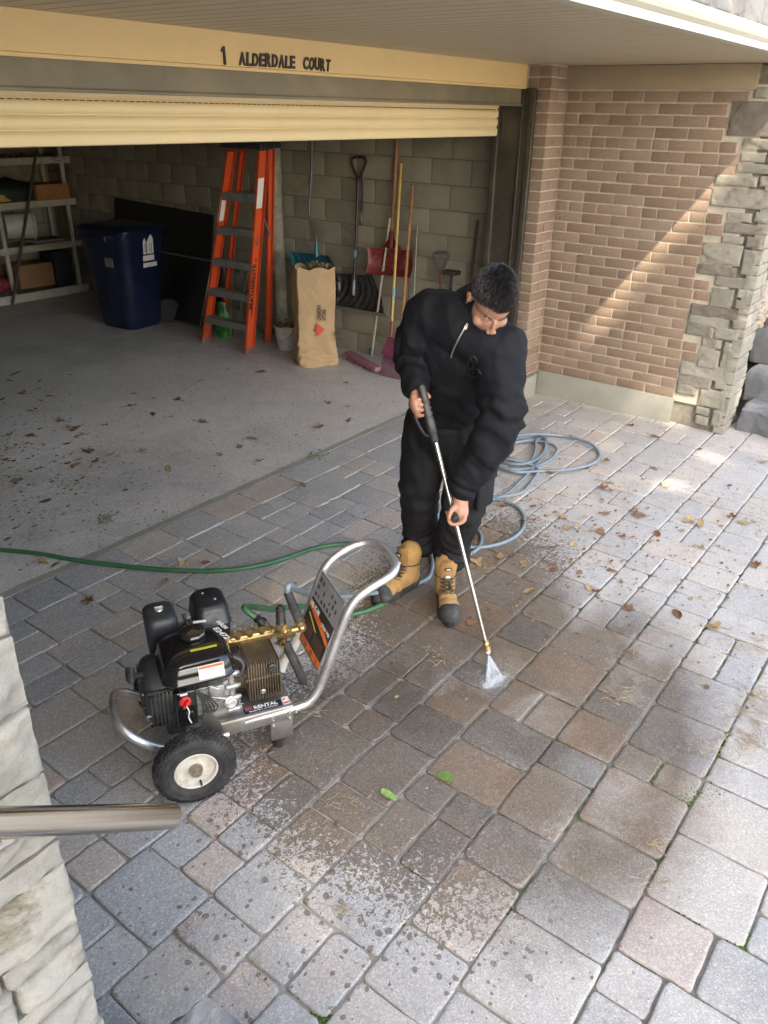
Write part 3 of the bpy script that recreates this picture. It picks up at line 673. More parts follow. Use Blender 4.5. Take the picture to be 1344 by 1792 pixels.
def rock(name, pts, z0, z1, label, seed, mat='greyrock', tilt=0.0, cat='rock', cc=(.6, .1, 0)):
    """a rough slab: outline pts (x, y), top rock surface"""
    mb = MB(); c = Vector((sum(p[0] for p in pts) / len(pts), sum(p[1] for p in pts) / len(pts), 0)); P = []
    n = len(pts)
    for i in range(n):
        a, b_ = Vector((*pts[i], 0)), Vector((*pts[(i + 1) % n], 0)); m = max(3, int((b_ - a).length / .03))
        for k in range(m): P.append(a.lerp(b_, k / m))
    L = len(P); vs = []; H = z1 - z0; levels = [(1, 0), (1, .25), (1, .5), (1, .75), (.995, .93), (.975, 1), (.88, 1), (.75, 1), (.6, 1), (.45, 1), (.3, 1), (.15, 1)]
    for (s_, t) in levels:
        for p in P:
            q = c + (p - c) * s_; zz = z0 + H * t; o = Vector((q.x, q.y, zz)); out = (p - c).normalized()
            d = .034 * nz((o.x + seed, o.y, o.z), 4) + .026 * (abs(nz((o.x, o.y + seed, o.z * 2.2), 9)) - .2) + .012 * nz((o.x, o.y, o.z * 2 + seed), 28) + .005 * nz((o.x, o.y, o.z + seed), 70)
            if t < 1: o += out * d
            else: o.z += d * 1.3 + tilt * (q - c).x
            vs.append(o)
    fs = [(i * L + k, i * L + (k + 1) % L, (i + 1) * L + (k + 1) % L, (i + 1) * L + k) for i in range(len(levels) - 1) for k in range(L)]; fs.append(tuple(range((len(levels) - 1) * L, len(levels) * L)))
    mb.add([v - c - Vector((0, 0, z0)) for v in vs], fs, cc=cc); o = mb.build(name, M[mat], None, 60); o.location = c + Vector((0, 0, z0)); return tag(o, label, cat)
rock('stone_step', [(.685, 1.01), (-.3, 1.0), (-.3, -.3), (.72, -.3)], -.03, .30, 'blue grey stone step whose corner shows at the bottom edge beside the pale wall', 5, cat='step', cc=(.9, 0, 0))
rock('rock_slab', [(6.22, 1.27), (6.12, .55), (6.75, .45), (7.0, 1.28)], -.03, .17, 'lowest blue grey rock slab beside the foot of the stone column', 11, cat='rock')
rock('rock_slab', [(6.50, 1.33), (6.42, .55), (7.3, .45), (7.4, 1.3)], .16, .40, 'middle grey rock slab with twigs in the steps right of the stone column', 17, cat='rock')
rock('rock_slab', [(6.80, 1.42), (6.74, .5), (7.8, .45), (7.8, 1.42)], .39, .64, 'top grey rock slab under the pink fieldstone wall', 23, cat='rock', cc=(.3, .3, 0))
fw = thing('fieldstone_wall', 'pink and tan fieldstone wall behind the stone column and rock steps', 'wall', (7.0, 1.45, 0))
mb = MB(); rs = random.Random(31); i = 0; z = .0
while z < 1.0:
    h = rs.choice((.14, .18, .22)); x = 6.36
    while x < 9.2:
        ln = rs.uniform(.18, .34); stone_face(mb, (x - 7.0, .03 * rs.random(), z), (1, 0, 0), (0, 0, 1), (0, -1, 0), ln, h, .1, bulge=.05, rough=.02, seed=1200 + i, cc=(rs.random(), rs.random() * .4, 0), inset=.008, cut=.3); x += ln; i += 1
    z += h
mb.build('fieldstones', M['fieldstone'], fw, 60); mb = MB(); mb.box((.8, .2, .55), (2.8, .3, 1.08)); mb.build('mortar', M['mortar'], fw, 0)

# ---- steel handrail on the porch wall
hr_ = thing('handrail', 'round brushed steel handrail end in front of the pale stone wall at left', 'handrail', (.53, .80, 1.14))
hb_ = Vector((.53, .80, 1.14)); e_ = at(303, 1428, Y=.80); l_ = at(0, 1440, Y=.80); dR = (l_ - e_).normalized(); far_ = e_ + dR * 1.6
mb = MB(); mb.lathe(e_, dR, [(0, 0), (0, .0165), (.0008, .0185), (.003, .0200), (1.6, .0200)], 36); mb.v = [tuple(Vector(v) - hb_) for v in mb.v]
b = NB('brushed handrail steel'); b.set(base=b.ramp(b.noise(3, 3), [(.3, (.66, .60, .50)), (.7, (.74, .68, .58))]), metal=1.0, rough=.15, normal=b.bump(b.n('ShaderNodeTexNoise', i_Vector=b.n('ShaderNodeMapping', i_Vector=b.co(), i_Scale=(60, 60, 900)).outputs[0], i_Scale=4.0).outputs['Fac'], .06, .0005))
M['rail'] = b.m; mb.build('rail', M['rail'], hr_, 40)
bp = e_ + dR * .34; sd = Vector((0, 1, 0)); dn = dR.cross(sd).normalized(); dn = dn if dn.z < 0 else -dn
mb = MB(); mb.box(bp + dn * .0205, (.055, .026, .004), rot=frame_m(dR, sd, dR.cross(sd)), bev=.0015); mb.v = [tuple(Vector(v) - hb_) for v in mb.v]; mb.build('saddle', M['rail'], hr_)
mb = MB(); mb.tube(smoothpath([bp + dn * .02, bp + dn * .045, bp + dn * .068 + sd * .018, bp + dn * .075 + sd * .06, bp + dn * .075 + sd * .125], 6), .0068, 12); mb.v = [tuple(Vector(v) - hb_) for v in mb.v]; mb.build('bracket_arm', M['rail'], hr_)
mb = MB(); mb.lathe(bp + dn * .075 + sd * .098, sd, [(0, .010), (.002, .032), (.010, .034), (.02, .034)], 28); mb.v = [tuple(Vector(v) - hb_) for v in mb.v]; mb.build('wall_rosette', M['rail'], hr_)
# ================================================================ THINGS
class T:
    """a thing whose parts are modelled in world coordinates and hung on an Empty at its base"""
    def __init__(s, name, label, cat, base, group=None):
        s.b = Vector(base); s.e = thing(name, label, cat, s.b, group=group)
    def part(s, name, mb, mat, parent=None, smooth=35, label=None, **k):
        b = s.b; mb.v = [(v[0] - b.x, v[1] - b.y, v[2] - b.z) for v in mb.v]
        return mb.build(name, mat, parent or s.e, smooth, label, **k)
def solo(name, mb, mat, base, label, cat, group=None, kind=None, smooth=35):
    b = Vector(base); mb.v = [(v[0] - b.x, v[1] - b.y, v[2] - b.z) for v in mb.v]
    o = mb.build(name, mat, None, smooth); o.location = b; return tag(o, label, cat, group, kind)
V = Vector
M['orange'] = simple('orange fibreglass', (.62, .085, .02), .5, var=.12, scale=6, dirt=(.30, .10, .05), dirtamt=.4, bump=.15, bscale=90)
M['alu'] = simple('dull aluminium', (.24, .24, .235), .5, .6, var=.15, scale=14, dirt=(.12, .115, .10), dirtamt=.5)
M['steel'] = simple('brushed steel', (.46, .45, .43), .33, .95, var=.08, scale=9, dirt=(.3, .27, .22), dirtamt=.35)
M['blackplastic'] = simple('black plastic', (.022, .022, .023), .42, var=.25, scale=12, dirt=(.10, .09, .075), dirtamt=.3)
M['rubber'] = simple('black rubber', (.024, .024, .025), .72, var=.3, scale=20, dirt=(.11, .10, .085), dirtamt=.55, bump=.3, bscale=260)
M['paperwhite'] = simple('white sticker', (.72, .72, .70), .5, var=.05, scale=20)
M['greyink'] = simple('grey ink', (.16, .16, .17), .6)
M['redink'] = simple('red ink', (.55, .05, .035), .6)
M['binblue'] = simple('navy blue bin plastic', (.005, .010, .040), .36, var=.15, scale=5, dirt=(.05, .05, .06), dirtamt=.3)
M['binlid'] = simple('darker navy lid plastic', (.006, .011, .036), .36, var=.15, scale=5)
M['wood'] = simple('orange brown wood', (.34, .16, .06), .6, var=.22, scale=10, dirt=(.16, .08, .035), dirtamt=.4)
M['paleyellow'] = simple('worn yellow handle', (.55, .36, .10), .5, var=.15, scale=10, dirt=(.30, .19, .08), dirtamt=.4)
M['palewood'] = simple('weathered pale handle', (.46, .42, .33), .6, var=.15, scale=12, dirt=(.2, .17, .12), dirtamt=.4)
M['darkwood'] = simple('dark stained wood', (.10, .05, .03), .6, var=.25, scale=10)

# ---- step ladder
L = T('step_ladder', 'orange fibreglass step ladder standing open against the block wall', 'ladder', (5.5, 6.0, .004))
fb = [V((5.32, 6.305, .004)), V((5.31, 5.66, .004))]; ft = [V((5.655, 6.02, 1.86)), V((5.86, 5.90, 1.86))]
ft = [V((5.62, 6.05, 1.84)), V((5.62, 5.70, 1.84))]
e1 = at(462, 262, Z=1.84); ft = [at(403, 262, Z=1.84), at(459, 264, Z=1.84)]
bb = [at(388, 578, Z=0), at(468, 600, Z=0)]; bt_ = [at(423, 262, Z=1.84), at(473, 262, Z=1.84)]
def chan(mb, a, b, wdir, web, fl, th=.005):
    """C section rail from a to b; web lies along wdir"""
    a, b = V(a), V(b); t = (b - a).normalized(); w_ = V(wdir); w_ = (w_ - t * w_.dot(t)).normalized(); n = t.cross(w_)
    pts = [(-web / 2, 0), (web / 2, 0), (web / 2, fl), (web / 2 - th, fl), (web / 2 - th, th), (-web / 2 + th, th), (-web / 2 + th, fl), (-web / 2, fl)]
    mb.slab([a + w_ * p + n * q for p, q in pts], b - a)
for i, (s_, sg) in enumerate(((0, 1), (1, -1))):
    mb = MB(); chan(mb, fb[i], ft[i], (1, -.12, 0), .088 * sg, -.03); r = L.part('rail', mb, M['orange'], smooth=0)
    t_ = (ft[i] - fb[i]).normalized()
    mb = MB(); mb.box(fb[i] + t_ * .03, (.094, .036, .05), bev=.004); L.part('foot', mb, M['alu'], r)
    mb = MB(); c = fb[i].lerp(ft[i], .74 if i == 0 else .82); c = c + V((-.012, -.006 - .016, 0)) if i else c + V((-.02, -.017, 0))
    ax = (t_.normalized()); u = V((1, -.12, 0)); u = (u - ax * u.dot(ax)).normalized(); n = ax.cross(u)
    mb.slab([c + u * x + ax * z for x, z in ((-.03, -.13), (.03, -.13), (.03, .13), (-.03, .13))], n * .0015); st = L.part('sticker', mb, M['paperwhite'], r, 0)
    if i == 1:
        mb = MB(); sd = V((0, -1, 0)); up = t_; rt = V((1, 0, 0))
        o_ = fb[i] + t_ * .40 + V((.018, -.0045, 0)); right = up; upv = -(rt - up * rt.dot(up)).normalized()
        put_text(mb, 'www.', o_, right, upv, .038, bold=.001); put_text(mb, 'FEATHERLITE', o_ + right * .085, right, upv, .066, bold=.0022, width=.46); put_text(mb, '.ca', o_ + right * .56, right, upv, .038, bold=.001)
        L.part('rail_lettering', mb, M['blackpaint'], r, 0)
for i in (0, 1):
    mb = MB(); chan(mb, bb[i], bt_[i], (1, -.2, 0), .05 * (1 if i == 0 else -1), -.028); r = L.part('back_rail', mb, M['orange'], smooth=0)
    mb = MB(); mb.box(bb[i] + V((0, 0, .03)), (.056, .034, .05), bev=.003); L.part('foot', mb, M['alu'], r)
H_ = [.30, .60, .90, 1.20, 1.50]
for z in H_:
    a = fb[0].lerp(ft[0], z / 1.84); b_ = fb[1].lerp(ft[1], z / 1.84); mb = MB()
    u = (b_ - a).normalized(); d = V((1, 0, 0))
    mb.slab([a + d * x + V((0, 0, zz)) for x, zz in ((-.048, 0), (.045, 0), (.045, -.012), (.04, -.012), (.04, -.005), (-.042, -.005), (-.042, -.062), (-.048, -.062))], b_ - a)
    for q in range(6): mb.box(a.lerp(b_, .5) + V((-.036 + q * .014, 0, .001)), (.004, (b_ - a).length * .92, .003), rot=frame_m(V((1, 0, 0)), u, V((0, 0, 1))) if abs(u.x) < .3 else None)
    L.part('step', mb, M['alu'], smooth=0)
for i in (0, 1):
    mb = MB(); a = fb[i].lerp(ft[i], .58); b_ = bb[i].lerp(bt_[i], .60); m_ = (a + b_) / 2 + V((0, 0, .20)); s_ = V((0, -.02 if i else .02, 0))
    mb.box((a + m_) / 2 + s_, (.018, .004, (m_ - a).length), rot=frame_m(V((0, 1, 0)).cross((m_ - a).normalized()), V((0, 1, 0)), (m_ - a).normalized()))
    mb.box((b_ + m_) / 2 + s_ * 1.3, (.018, .004, (m_ - b_).length), rot=frame_m(V((0, 1, 0)).cross((m_ - b_).normalized()), V((0, 1, 0)), (m_ - b_).normalized()))
    L.part('spreader', mb, M['alu'], smooth=0)
mb = MB(); a, b_ = fb[0].lerp(ft[0], .16), fb[0].lerp(ft[0], .05); 
for i in (0, 1):
    p = fb[i].lerp(ft[i], .155) + V((0, -.12 if i == 0 else .12, 0)); mb = MB(); mb.cyl(p, fb[i].lerp(ft[i], .05), .006, n=8); L.part('brace', mb, M['alu'])

mb = MB(); c = (ft[0] + ft[1] + bt_[0] + bt_[1]) / 4 + V((0, 0, .04)); mb.box(c, (.30, .40, .05), rot=(0, 0, .2), bev=.01); L.part('top_cap', mb, M['blackplastic'])

# ---- wheeled recycling bin
Bn = T('recycling_bin', 'navy blue wheeled recycling bin standing in the dark of the garage', 'bin', (5.35, 7.42, .004))
A_, B_, C_ = V((5.03, 7.50, 0)), V((5.08, 7.17, 0)), V((5.41, 7.05, 0))
# plan outline at the base and at the rim (rounded, corner towards the viewer)
def plan(cx_, cy_, w_, d_, ang, cr_, n=5):
    out = []
    for (sx, sy, a0) in ((1, 1, 0), (-1, 1, 90), (-1, -1, 180), (1, -1, 270)):
        for k in range(n):
            a = R_(a0 + 90 * k / (n - 1)); x = sx * (w_ / 2 - cr_) + cr_ * cos(a); y = sy * (d_ / 2 - cr_) + cr_ * sin(a)
            out.append((cx_ + x * cos(ang) - y * sin(ang), cy_ + x * sin(ang) + y * cos(ang)))
    return out
ang = R_(5); mb = MB(); lv = [(0, .46, .48, .10), (.02, .47, .50, .10), (.5, .53, .59, .10), (.93, .585, .68, .09), (.955, .60, .70, .09), (.985, .60, .70, .09)]
bx, by = 5.31, 7.46; nb = 20; vs = []; 
for (z, w_, d_, c_) in lv: vs += [(x, y, z + .006) for x, y in plan(bx, by, w_, d_, ang, c_)]
fs = [(i * nb + k, i * nb + (k + 1) % nb, (i + 1) * nb + (k + 1) % nb, (i + 1) * nb + k) for i in range(len(lv) - 1) for k in range(nb)] + [tuple(range(nb))[::-1], tuple(range((len(lv) - 1) * nb, len(lv) * nb))]
mb.add(vs, fs); u = V((cos(ang), sin(ang), 0)); v_ = V((-sin(ang), cos(ang), 0)); c0 = V((bx, by, 0)); RB = frame_m(u, v_, V((0, 0, 1)))
# moulded step-in at the foot, lift bar recess
mb.box(c0 - u * .245 - v_ * .05 + V((0, 0, .50)), (.02, .14, .42), rot=RB, bev=.008); mb.box(c0 - v_ * .265 + u * .05 + V((0, 0, .33)), (.26, .02, .46), rot=RB, bev=.008)
body = Bn.part('body', mb, M['binblue'], smooth=50)
mb = MB(); lv = [(.985, .63, .75), (1.0, .64, .76), (1.02, .63, .75), (1.045, .56, .66), (1.055, .40, .46), (1.058, .1, .12)]; vs = []
for (z, w_, d_) in lv: vs += [(x, y, z + .006) for x, y in plan(bx, by, w_, d_, ang, min(.09, w_ * .3))]
mb.add(vs, [(i * nb + k, i * nb + (k + 1) % nb, (i + 1) * nb + (k + 1) % nb, (i + 1) * nb + k) for i in range(len(lv) - 1) for k in range(nb)] + [tuple(range((len(lv) - 1) * nb, len(lv) * nb)), tuple(range(nb))[::-1]])
lid = Bn.part('lid', mb, M['binlid'], smooth=50)
hb = c0 - u * .40 + V((0, 0, .955)); mb = MB(); mb.tube([hb - v_ * .2 + u * .1, hb - v_ * .2, hb + v_ * .2, hb + v_ * .2 + u * .1], .016, 8); mb.box(hb - v_ * .21 + u * .05, (.14, .03, .06), rot=RB, bev=.01); mb.box(hb + v_ * .21 + u * .05, (.14, .03, .06), rot=RB, bev=.01)
Bn.part('handle', mb, M['binlid'])
for sg in (-1, 1):
    wc = V((5.615, 7.215, .135)) if sg < 0 else V((5.60 + .34, 7.20 + .40, .135)); axd = V((-.55, -.83, 0)).normalized()
    mb = MB(); mb.lathe(wc - axd * .03, axd, [(0, .10), (0, .125), (.012, .135), (.048, .135), (.06, .125), (.06, .104), (.052, .10), (.052, .03), (.066, .03), (.066, 0)], 28); Bn.part('wheel', mb, simple('dull black wheel', (.012, .012, .013), .7))
# city mark: the two curved towers over a bar, white on the right-hand face
mk = MB(); fo = c0 - v_ * .304 + u * .08; upd = V((0, .0, 1)); nn_ = -v_; lean = -v_ * .085
def fp(x, z): 
    x = x * 1.12 - .005
    t = (z - .5) / .43; d_ = .296 + .046 * t
    return c0 - v_ * (d_ + .0045) + u * (x) + V((0, 0, z + .006))
for poly in ([(-.075, .77), (-.075, .90), (-.055, .93), (-.045, .90), (-.04, .77)], [(-.03, .77), (-.03, .89), (.0, .94), (.02, .96), (.045, .92), (.05, .77)], [(-.08, .70), (-.08, .755), (.055, .755), (.055, .70)], [(-.08, .635), (-.08, .68), (.085, .68), (.085, .635)]):
    mk.slab([fp(x + .05, z) for x, z in poly], nn_ * .0015)
Bn.part('city_mark', mk, M['paperwhite'], body, 0)
for x in (-.06, .0, .02):
    mb = MB(); mb.slab([fp(x + .05 + .003, .785), fp(x + .05 + .008, .785), fp(x + .05 + .008, .875), fp(x + .05 + .003, .875)], nn_ * .003); Bn.part('mark_window', mb, M['binlid'], body, 0)
mb = MB(); mb.box(c0 - u * .282 - v_ * .08 + V((0, 0, .70)), (.004, .12, .09), rot=RB); Bn.part('sticker', mb, M['greyink'], body, 0)

# ---- dark boards against the wall
mb = MB(); mb.slab([V((5.78, 6.78, .004)), V((5.78, 8.45, .004)), V((6.0, 8.48, 1.19)), V((6.0, 6.80, 1.13))], (.02, 0, 0))
solo('black_board', mb, simple('matt black sheet', (.012, .012, .012), .7), (5.8, 7.6, .004), 'tall black sheet leaning on the garage wall behind the recycling bin', 'board', smooth=0)
Tt = T('folding_table', 'folded black table with a grey metal rim leaning behind the orange ladder', 'table', (5.7, 7.2, .004))
q = [V((5.64, 6.72, .03)), V((5.64, 7.70, .03)), V((5.86, 7.72, .70)), V((5.86, 6.70, .69))]
mb = MB(); mb.slab(q, (.02, 0, .005)); Tt.part('tabletop', mb, simple('black laminate', (.01, .01, .01), .35), smooth=0)
mb = MB(); mb.tube([p + V((-.008, 0, 0)) for p in q], .011, 8, closed=True); Tt.part('rim', mb, M['alu'])

# ---- bag of fertiliser behind the ladder, little folding stool, plank
mb = MB(); p0 = at(378, 592, Z=0); vs = []; n = 16
for i in range(15):
    t = i / 14; z = .36 * t; w_ = .10 * (1 - .45 * t ** 2.2) * (.75 + .25 * min(1, t * 6)); d_ = .065 * (1 - .55 * t ** 2)
    for k in range(n):
        a = 2 * pi * k / n; rr = 1 + .10 * nz((cos(a), sin(a), z * 6), 1.6, 3)
        vs.append((p0.x + .08 + d_ * cos(a) * rr, p0.y - .04 + w_ * sin(a) * rr, z + .006))
mb.add(vs, [(i * n + k, i * n + (k + 1) % n, (i + 1) * n + (k + 1) % n, (i + 1) * n + k) for i in range(14) for k in range(n)] + [tuple(range(n))[::-1], tuple(range(14 * n, 15 * n))])
b = NB('green printed bag'); P = b.co(); c = b.ramp(b.noise(9, 3, .5, P, .6), [(.40, (.02, .13, .03)), (.50, (.07, .30, .05)), (.58, (.30, .42, .12)), (.66, (.55, .6, .5))], 'CONSTANT'); b.set(base=c, rough=.35)
solo('garden_bag', mb, b.m, (p0.x + .08, p0.y - .04, .005), 'small green and white printed plastic bag slumped behind the ladder', 'bag', smooth=70)
S = T('folding_stool', 'small grey metal tube stool standing behind the orange ladder', 'stool', (5.78, 6.2, .004))
a0, a1 = at(411, 586, Z=.004), at(432, 470, X=5.85)
for d in (0, .26):
    mb = MB(); mb.cyl(a0 + V((0, d, 0)), a1 + V((.03, d, 0)), .009, n=8); S.part('leg', mb, M['alu'])
    mb = MB(); mb.cyl(a0 + V((.26, d, 0)), a1 + V((-.08, d, 0)), .009, n=8); S.part('leg', mb, M['alu'])
mb = MB(); mb.cyl(at(398, 536, X=5.75), at(458, 553, X=5.75), .009, n=8); S.part('stretcher', mb, M['alu'])
mb = MB(); mb.box(a1 + V((0, .13, .01)), (.2, .30, .02), bev=.006); S.part('seat', mb, M['alu'])
mb = MB(); mb.slab([V((5.80, 6.45, .004)), V((5.80, 6.60, .004)), V((5.98, 6.62, .95)), V((5.98, 6.47, .95))], (.02, 0, 0))
solo('plank', mb, simple('grey old plank', (.19, .155, .11), .8, var=.25, scale=9), (5.8, 6.5, .004), 'grey old plank leaning on the wall behind the ladder', 'plank', smooth=0)

# ---- limewashed round post on the wall
mb = MB(); pts = [(5.965 + .006 * nz((0, 0, z), 1.5), 5.83 + .014 * nz((1, 0, z), 1.2), z) for z in np.linspace(.004, 2.16, 34)]
mb.tube(pts, [.064 + .006 * nz((3, 1, z * 1.0), 4) for z in np.linspace(0, 2.3, 34)], 18)
b = NB('limewashed post'); c = b.ramp(b.noise(5, 8, .7, dist=.6), [(.35, (.16, .145, .10)), (.52, (.33, .31, .24)), (.68, (.45, .43, .36))]); b.set(base=c, rough=.9, normal=b.bump(b.noise(26, 6, .7), .7, .012))
solo('wall_post', mb, b.m, (5.965, 5.83, .004), 'round limewashed post standing against the block wall right of the ladder', 'post', smooth=70)

# ---- white bucket with rubbish
Bk = T('bucket', 'small white bucket of yard scraps between the ladder and the paper bag', 'bucket', (5.68, 5.47, .004))
cb = V((5.68, 5.47, 0)); mb = MB(); mb.lathe(cb, (0, 0, 1), [(.006, 0), (.006, .098), (.02, .102), (.215, .128), (.222, .136), (.24, .138), (.243, .132), (.236, .124), (.10, .112), (.10, 0)], 30)
Bk.part('pail', mb, simple('scuffed white pail', (.50, .49, .47), .45, var=.1, dirt=(.2, .18, .15), dirtamt=.5))
mb = MB(); mb.tube(smoothpath([cb + V((-.02, .136, .215)), cb + V((-.10, .10, .15)), cb + V((-.128, 0, .10)), cb + V((-.10, -.10, .15)), cb + V((-.02, -.136, .215))], 6), .003, 6); Bk.part('bail', mb, M['alu'])

def leaf_mesh(mb, c, size, rs, curl=.5, up=None, tint=None, lobes=None):
    """one dry leaf: lobed outline bent about its midrib, crumpled"""
    n = up or V((rs.uniform(-.5, .5), rs.uniform(-.5, .5), 1)).normalized(); t = n.orthogonal().normalized(); ang = rs.uniform(0, 2 * pi); t = (t * cos(ang) + n.cross(t) * sin(ang)); s_ = n.cross(t)
    m = 14; lob = lobes if lobes is not None else rs.choice((0, 3, 3, 5)); vs = [c + n * size * .08]; cu = curl * rs.uniform(.3, 1.3); tw = rs.uniform(-.5, .5)
    for ring in (.55, 1.0):
        for k in range(m):
            a = 2 * pi * k / m; r = ring * size * (.5 + (.22 * cos(lob * a) if lob else 0) + rs.uniform(-.05, .05)) * (.85 if lob else 1); x = cos(a) * r * (1.0 if lob else 1.35); y = sin(a) * r * (.9 if lob else .62)
            vs.append(c + t * x + s_ * y + n * (cu * (y * y) / size * 1.6 + tw * x * y / size + rs.uniform(-.04, .04) * size + size * .06))
    fs = [(0, 1 + k, 1 + (k + 1) % m) for k in range(m)] + [(1 + k, 1 + m + k, 1 + m + (k + 1) % m, 1 + (k + 1) % m) for k in range(m)]
    tt = tint or (rs.random(), rs.random(), 0); mb.add(vs, fs, cc=tt)
    st = [c - t * size * .45 + n * size * .06, c - t * size * .8 + n * size * .04 + s_ * size * .08, c - t * size * 1.05 + n * size * .1]
    mb.tube(st, size * .022, 4, cc=(tt[0] * .5, tt[1], 0))
def leaf_mat(name, stops):
    b = NB(name); sep = b.n('ShaderNodeSeparateColor', i_Color=b.attr('tint')); c = b.ramp(sep.outputs[0], stops)
    c = b.mix(b.ramp(b.noise(90, 4, .7), [(.4, 0), (.7, .5)]), c, tuple(x * .4 for x in stops[0][1])); b.set(base=c, rough=.75, normal=b.bump(b.noise(160, 3), .4, .002)); return b.m
M['dryleaf'] = leaf_mat('dry leaves', [(0, (.13, .065, .03)), (.35, (.22, .11, .05)), (.6, (.34, .22, .10)), (.85, (.42, .32, .17)), (1, (.50, .43, .30))])
M['redleaf'] = leaf_mat('red brown leaves', [(0, (.10, .035, .018)), (.6, (.20, .07, .03)), (1, (.30, .13, .06))])
M['greenleaf'] = leaf_mat('green leaves', [(0, (.10, .20, .04)), (.6, (.22, .36, .09)), (1, (.33, .46, .16))])
M['sage'] = leaf_mat('grey green herb', [(0, (.12, .16, .10)), (1, (.28, .33, .22))])
mb = MB(); rs = random.Random(8)
for k in range(26): leaf_mesh(mb, cb + V((rs.uniform(-.09, .09), rs.uniform(-.09, .09), rs.uniform(.20, .27))), rs.uniform(.05, .08), rs, 1)
Bk.part('scraps', mb, M['dryleaf'], smooth=0)

# ---- paper yard-waste bag
def bag_mat():
    b = NB('brown kraft paper'); P = b.co()
    c = b.ramp(b.noise(5, 6, .6, P), [(.3, (.39, .26, .135)), (.7, (.47, .33, .185))]); c = b.mix(b.ramp(b.noise(40, 6, .75, P), [(.45, 0), (.75, .35)]), c, (.28, .17, .08))
    v1 = b.n('ShaderNodeTexVoronoi', i_Vector=b.n('ShaderNodeVectorMath', operation='ADD', i_0=P, i_1=b.n('ShaderNodeTexNoise', i_Vector=P, i_Scale=5.0).outputs['Color']).outputs[0], i_Scale=9.0, feature='DISTANCE_TO_EDGE')
    nn = b.bump(b.math('MULTIPLY_ADD', v1.outputs['Distance'], -1.2, b.noise(5, 2, .4, P)), .22, .02); b.set(base=c, rough=.7, normal=nn); return b.m
Bg = T('yard_waste_bag', 'tall brown paper yard waste bag full of leaves in front of the snow shovels', 'bag', (5.50, 4.92, .004))
FR, FL = V((5.545, 4.70, 0)), V((5.27, 4.90, 0)); BL = V((5.43, 5.17, 0)); BR = BL + FR - FL
f_u = (FR - FL).normalized(); f_n = V((0, 0, 1)).cross(f_u); cc_ = (FL + BR) / 2; W2, D2 = (FR - FL).length / 2 + .032, (BL - FL).length / 2
mb = MB(); nu_ = 80; nv_ = 60; vs = []
def bagpt(i, j):
    t = i / nu_ * 4; side = int(t) % 4; q = t - int(t); cs = [(-1, -1), (1, -1), (1, 1), (-1, 1)]; a, b_ = cs[side], cs[(side + 1) % 4]
    x = (a[0] + (b_[0] - a[0]) * q); y = (a[1] + (b_[1] - a[1]) * q); z = .885 * (j / nv_)
    r = (x * x + y * y) ** .5; k_ = 1 - .10 * max(0, r - 1) / .414      # soften corners
    x *= k_; y *= k_; s_ = 1 - .10 * math.exp(-z / .06) + .02 * sin(z * 9 + 1); w_ = W2 * s_ * (1 - .04 * (z / .88)); d_ = D2 * s_ * (1 - .10 * z / .88)
    p = cc_ + f_u * x * w_ + f_n * -y * -d_ + V((0, 0, z + .005))
    out = (f_u * x / W2 + f_n * y / D2).normalized(); P = V((p.x * 3, p.y * 3, p.z * 3))
    cr1 = 1 - abs(noise.noise(P * 1.3 + V((4, 0, 2)))) * 2.4; cr2 = 1 - abs(noise.noise(P * 3.1)) * 2.6; low = math.exp(-z / .20); cr3 = 1 - abs(noise.noise(V((P.x * 3, P.y * 3, P.z * 7)))) * 3
    d = .014 * cr1 + .005 * cr2 + low * (.018 * cr3 + .014 * cr1)
    d -= .035 * math.exp(-((q - .5) / .16) ** 2) if side in (1, 3) else 0
    return p + out * (d - .014)
for j in range(nv_ + 1):
    for i in range(nu_): 
        p = bagpt(i, j)
        if j == nv_: p.z += .012 * sin(i * .7) + .01 * nz((i, 0, 0), .4)
        vs.append(p)
fs = [(j * nu_ + i, j * nu_ + (i + 1) % nu_, (j + 1) * nu_ + (i + 1) % nu_, (j + 1) * nu_ + i) for j in range(nv_) for i in range(nu_)] + [tuple(range(nu_))[::-1]]
# inner lip
base_i = len(vs); vs += [cc_ + (V(vs[nv_ * nu_ + i]) - cc_ - V((0, 0, vs[nv_ * nu_ + i].z))) * .96 + V((0, 0, .80)) for i in range(nu_)]
fs += [(nv_ * nu_ + i, nv_ * nu_ + (i + 1) % nu_, base_i + (i + 1) % nu_, base_i + i) for i in range(nu_)]
mb.add(vs, fs); bagb = Bg.part('paper_sack', mb, bag_mat(), smooth=70)
def bagface(px, py, dx=0.0):
    """a pixel carried to the bag's front face"""
    o_ = FL - f_n * (-.0) ; n = -f_n if (-f_n).dot(-cf) > 0 else f_n; d = cr * (px - 672) + cd * (py - 896) + cf * FPX
    t = (FL + n * .016 - CAM).dot(n) / d.dot(n); return CAM + d * t
fn = -f_n if (-f_n).y < 0 else f_n
mb = MB(); mb.slab([bagface(553.5, 564.5), bagface(553.5, 590), bagface(569, 577)], fn * .002); Bg.part('triangle_mark', mb, M['redink'], bagb, 0)
mb = MB(); mb.ball(bagface(552.5, 578) + fn * .003, .010, 8, 6); mb.slab([bagface(548.5, 577), bagface(553, 580), bagface(553, 575)], fn * .003); Bg.part('leaf_mark', mb, simple('green ink', (.10, .22, .06), .6), bagb, 0)
ink = simple('brown black ink', (.05, .035, .025), .7); mb = MB(); rv = (bagface(556, 534) - bagface(556, 561)).normalized(); uv_ = (bagface(550, 550) - bagface(560, 551)).normalized()
put_text(mb, "CANADA'S", bagface(561, 561), rv, uv_, .042, bold=.0016, width=(bagface(556, 534) - bagface(556, 561)).length); put_text(mb, 'STORE', bagface(570, 561), rv, uv_, .040, bold=.0018, width=.10)
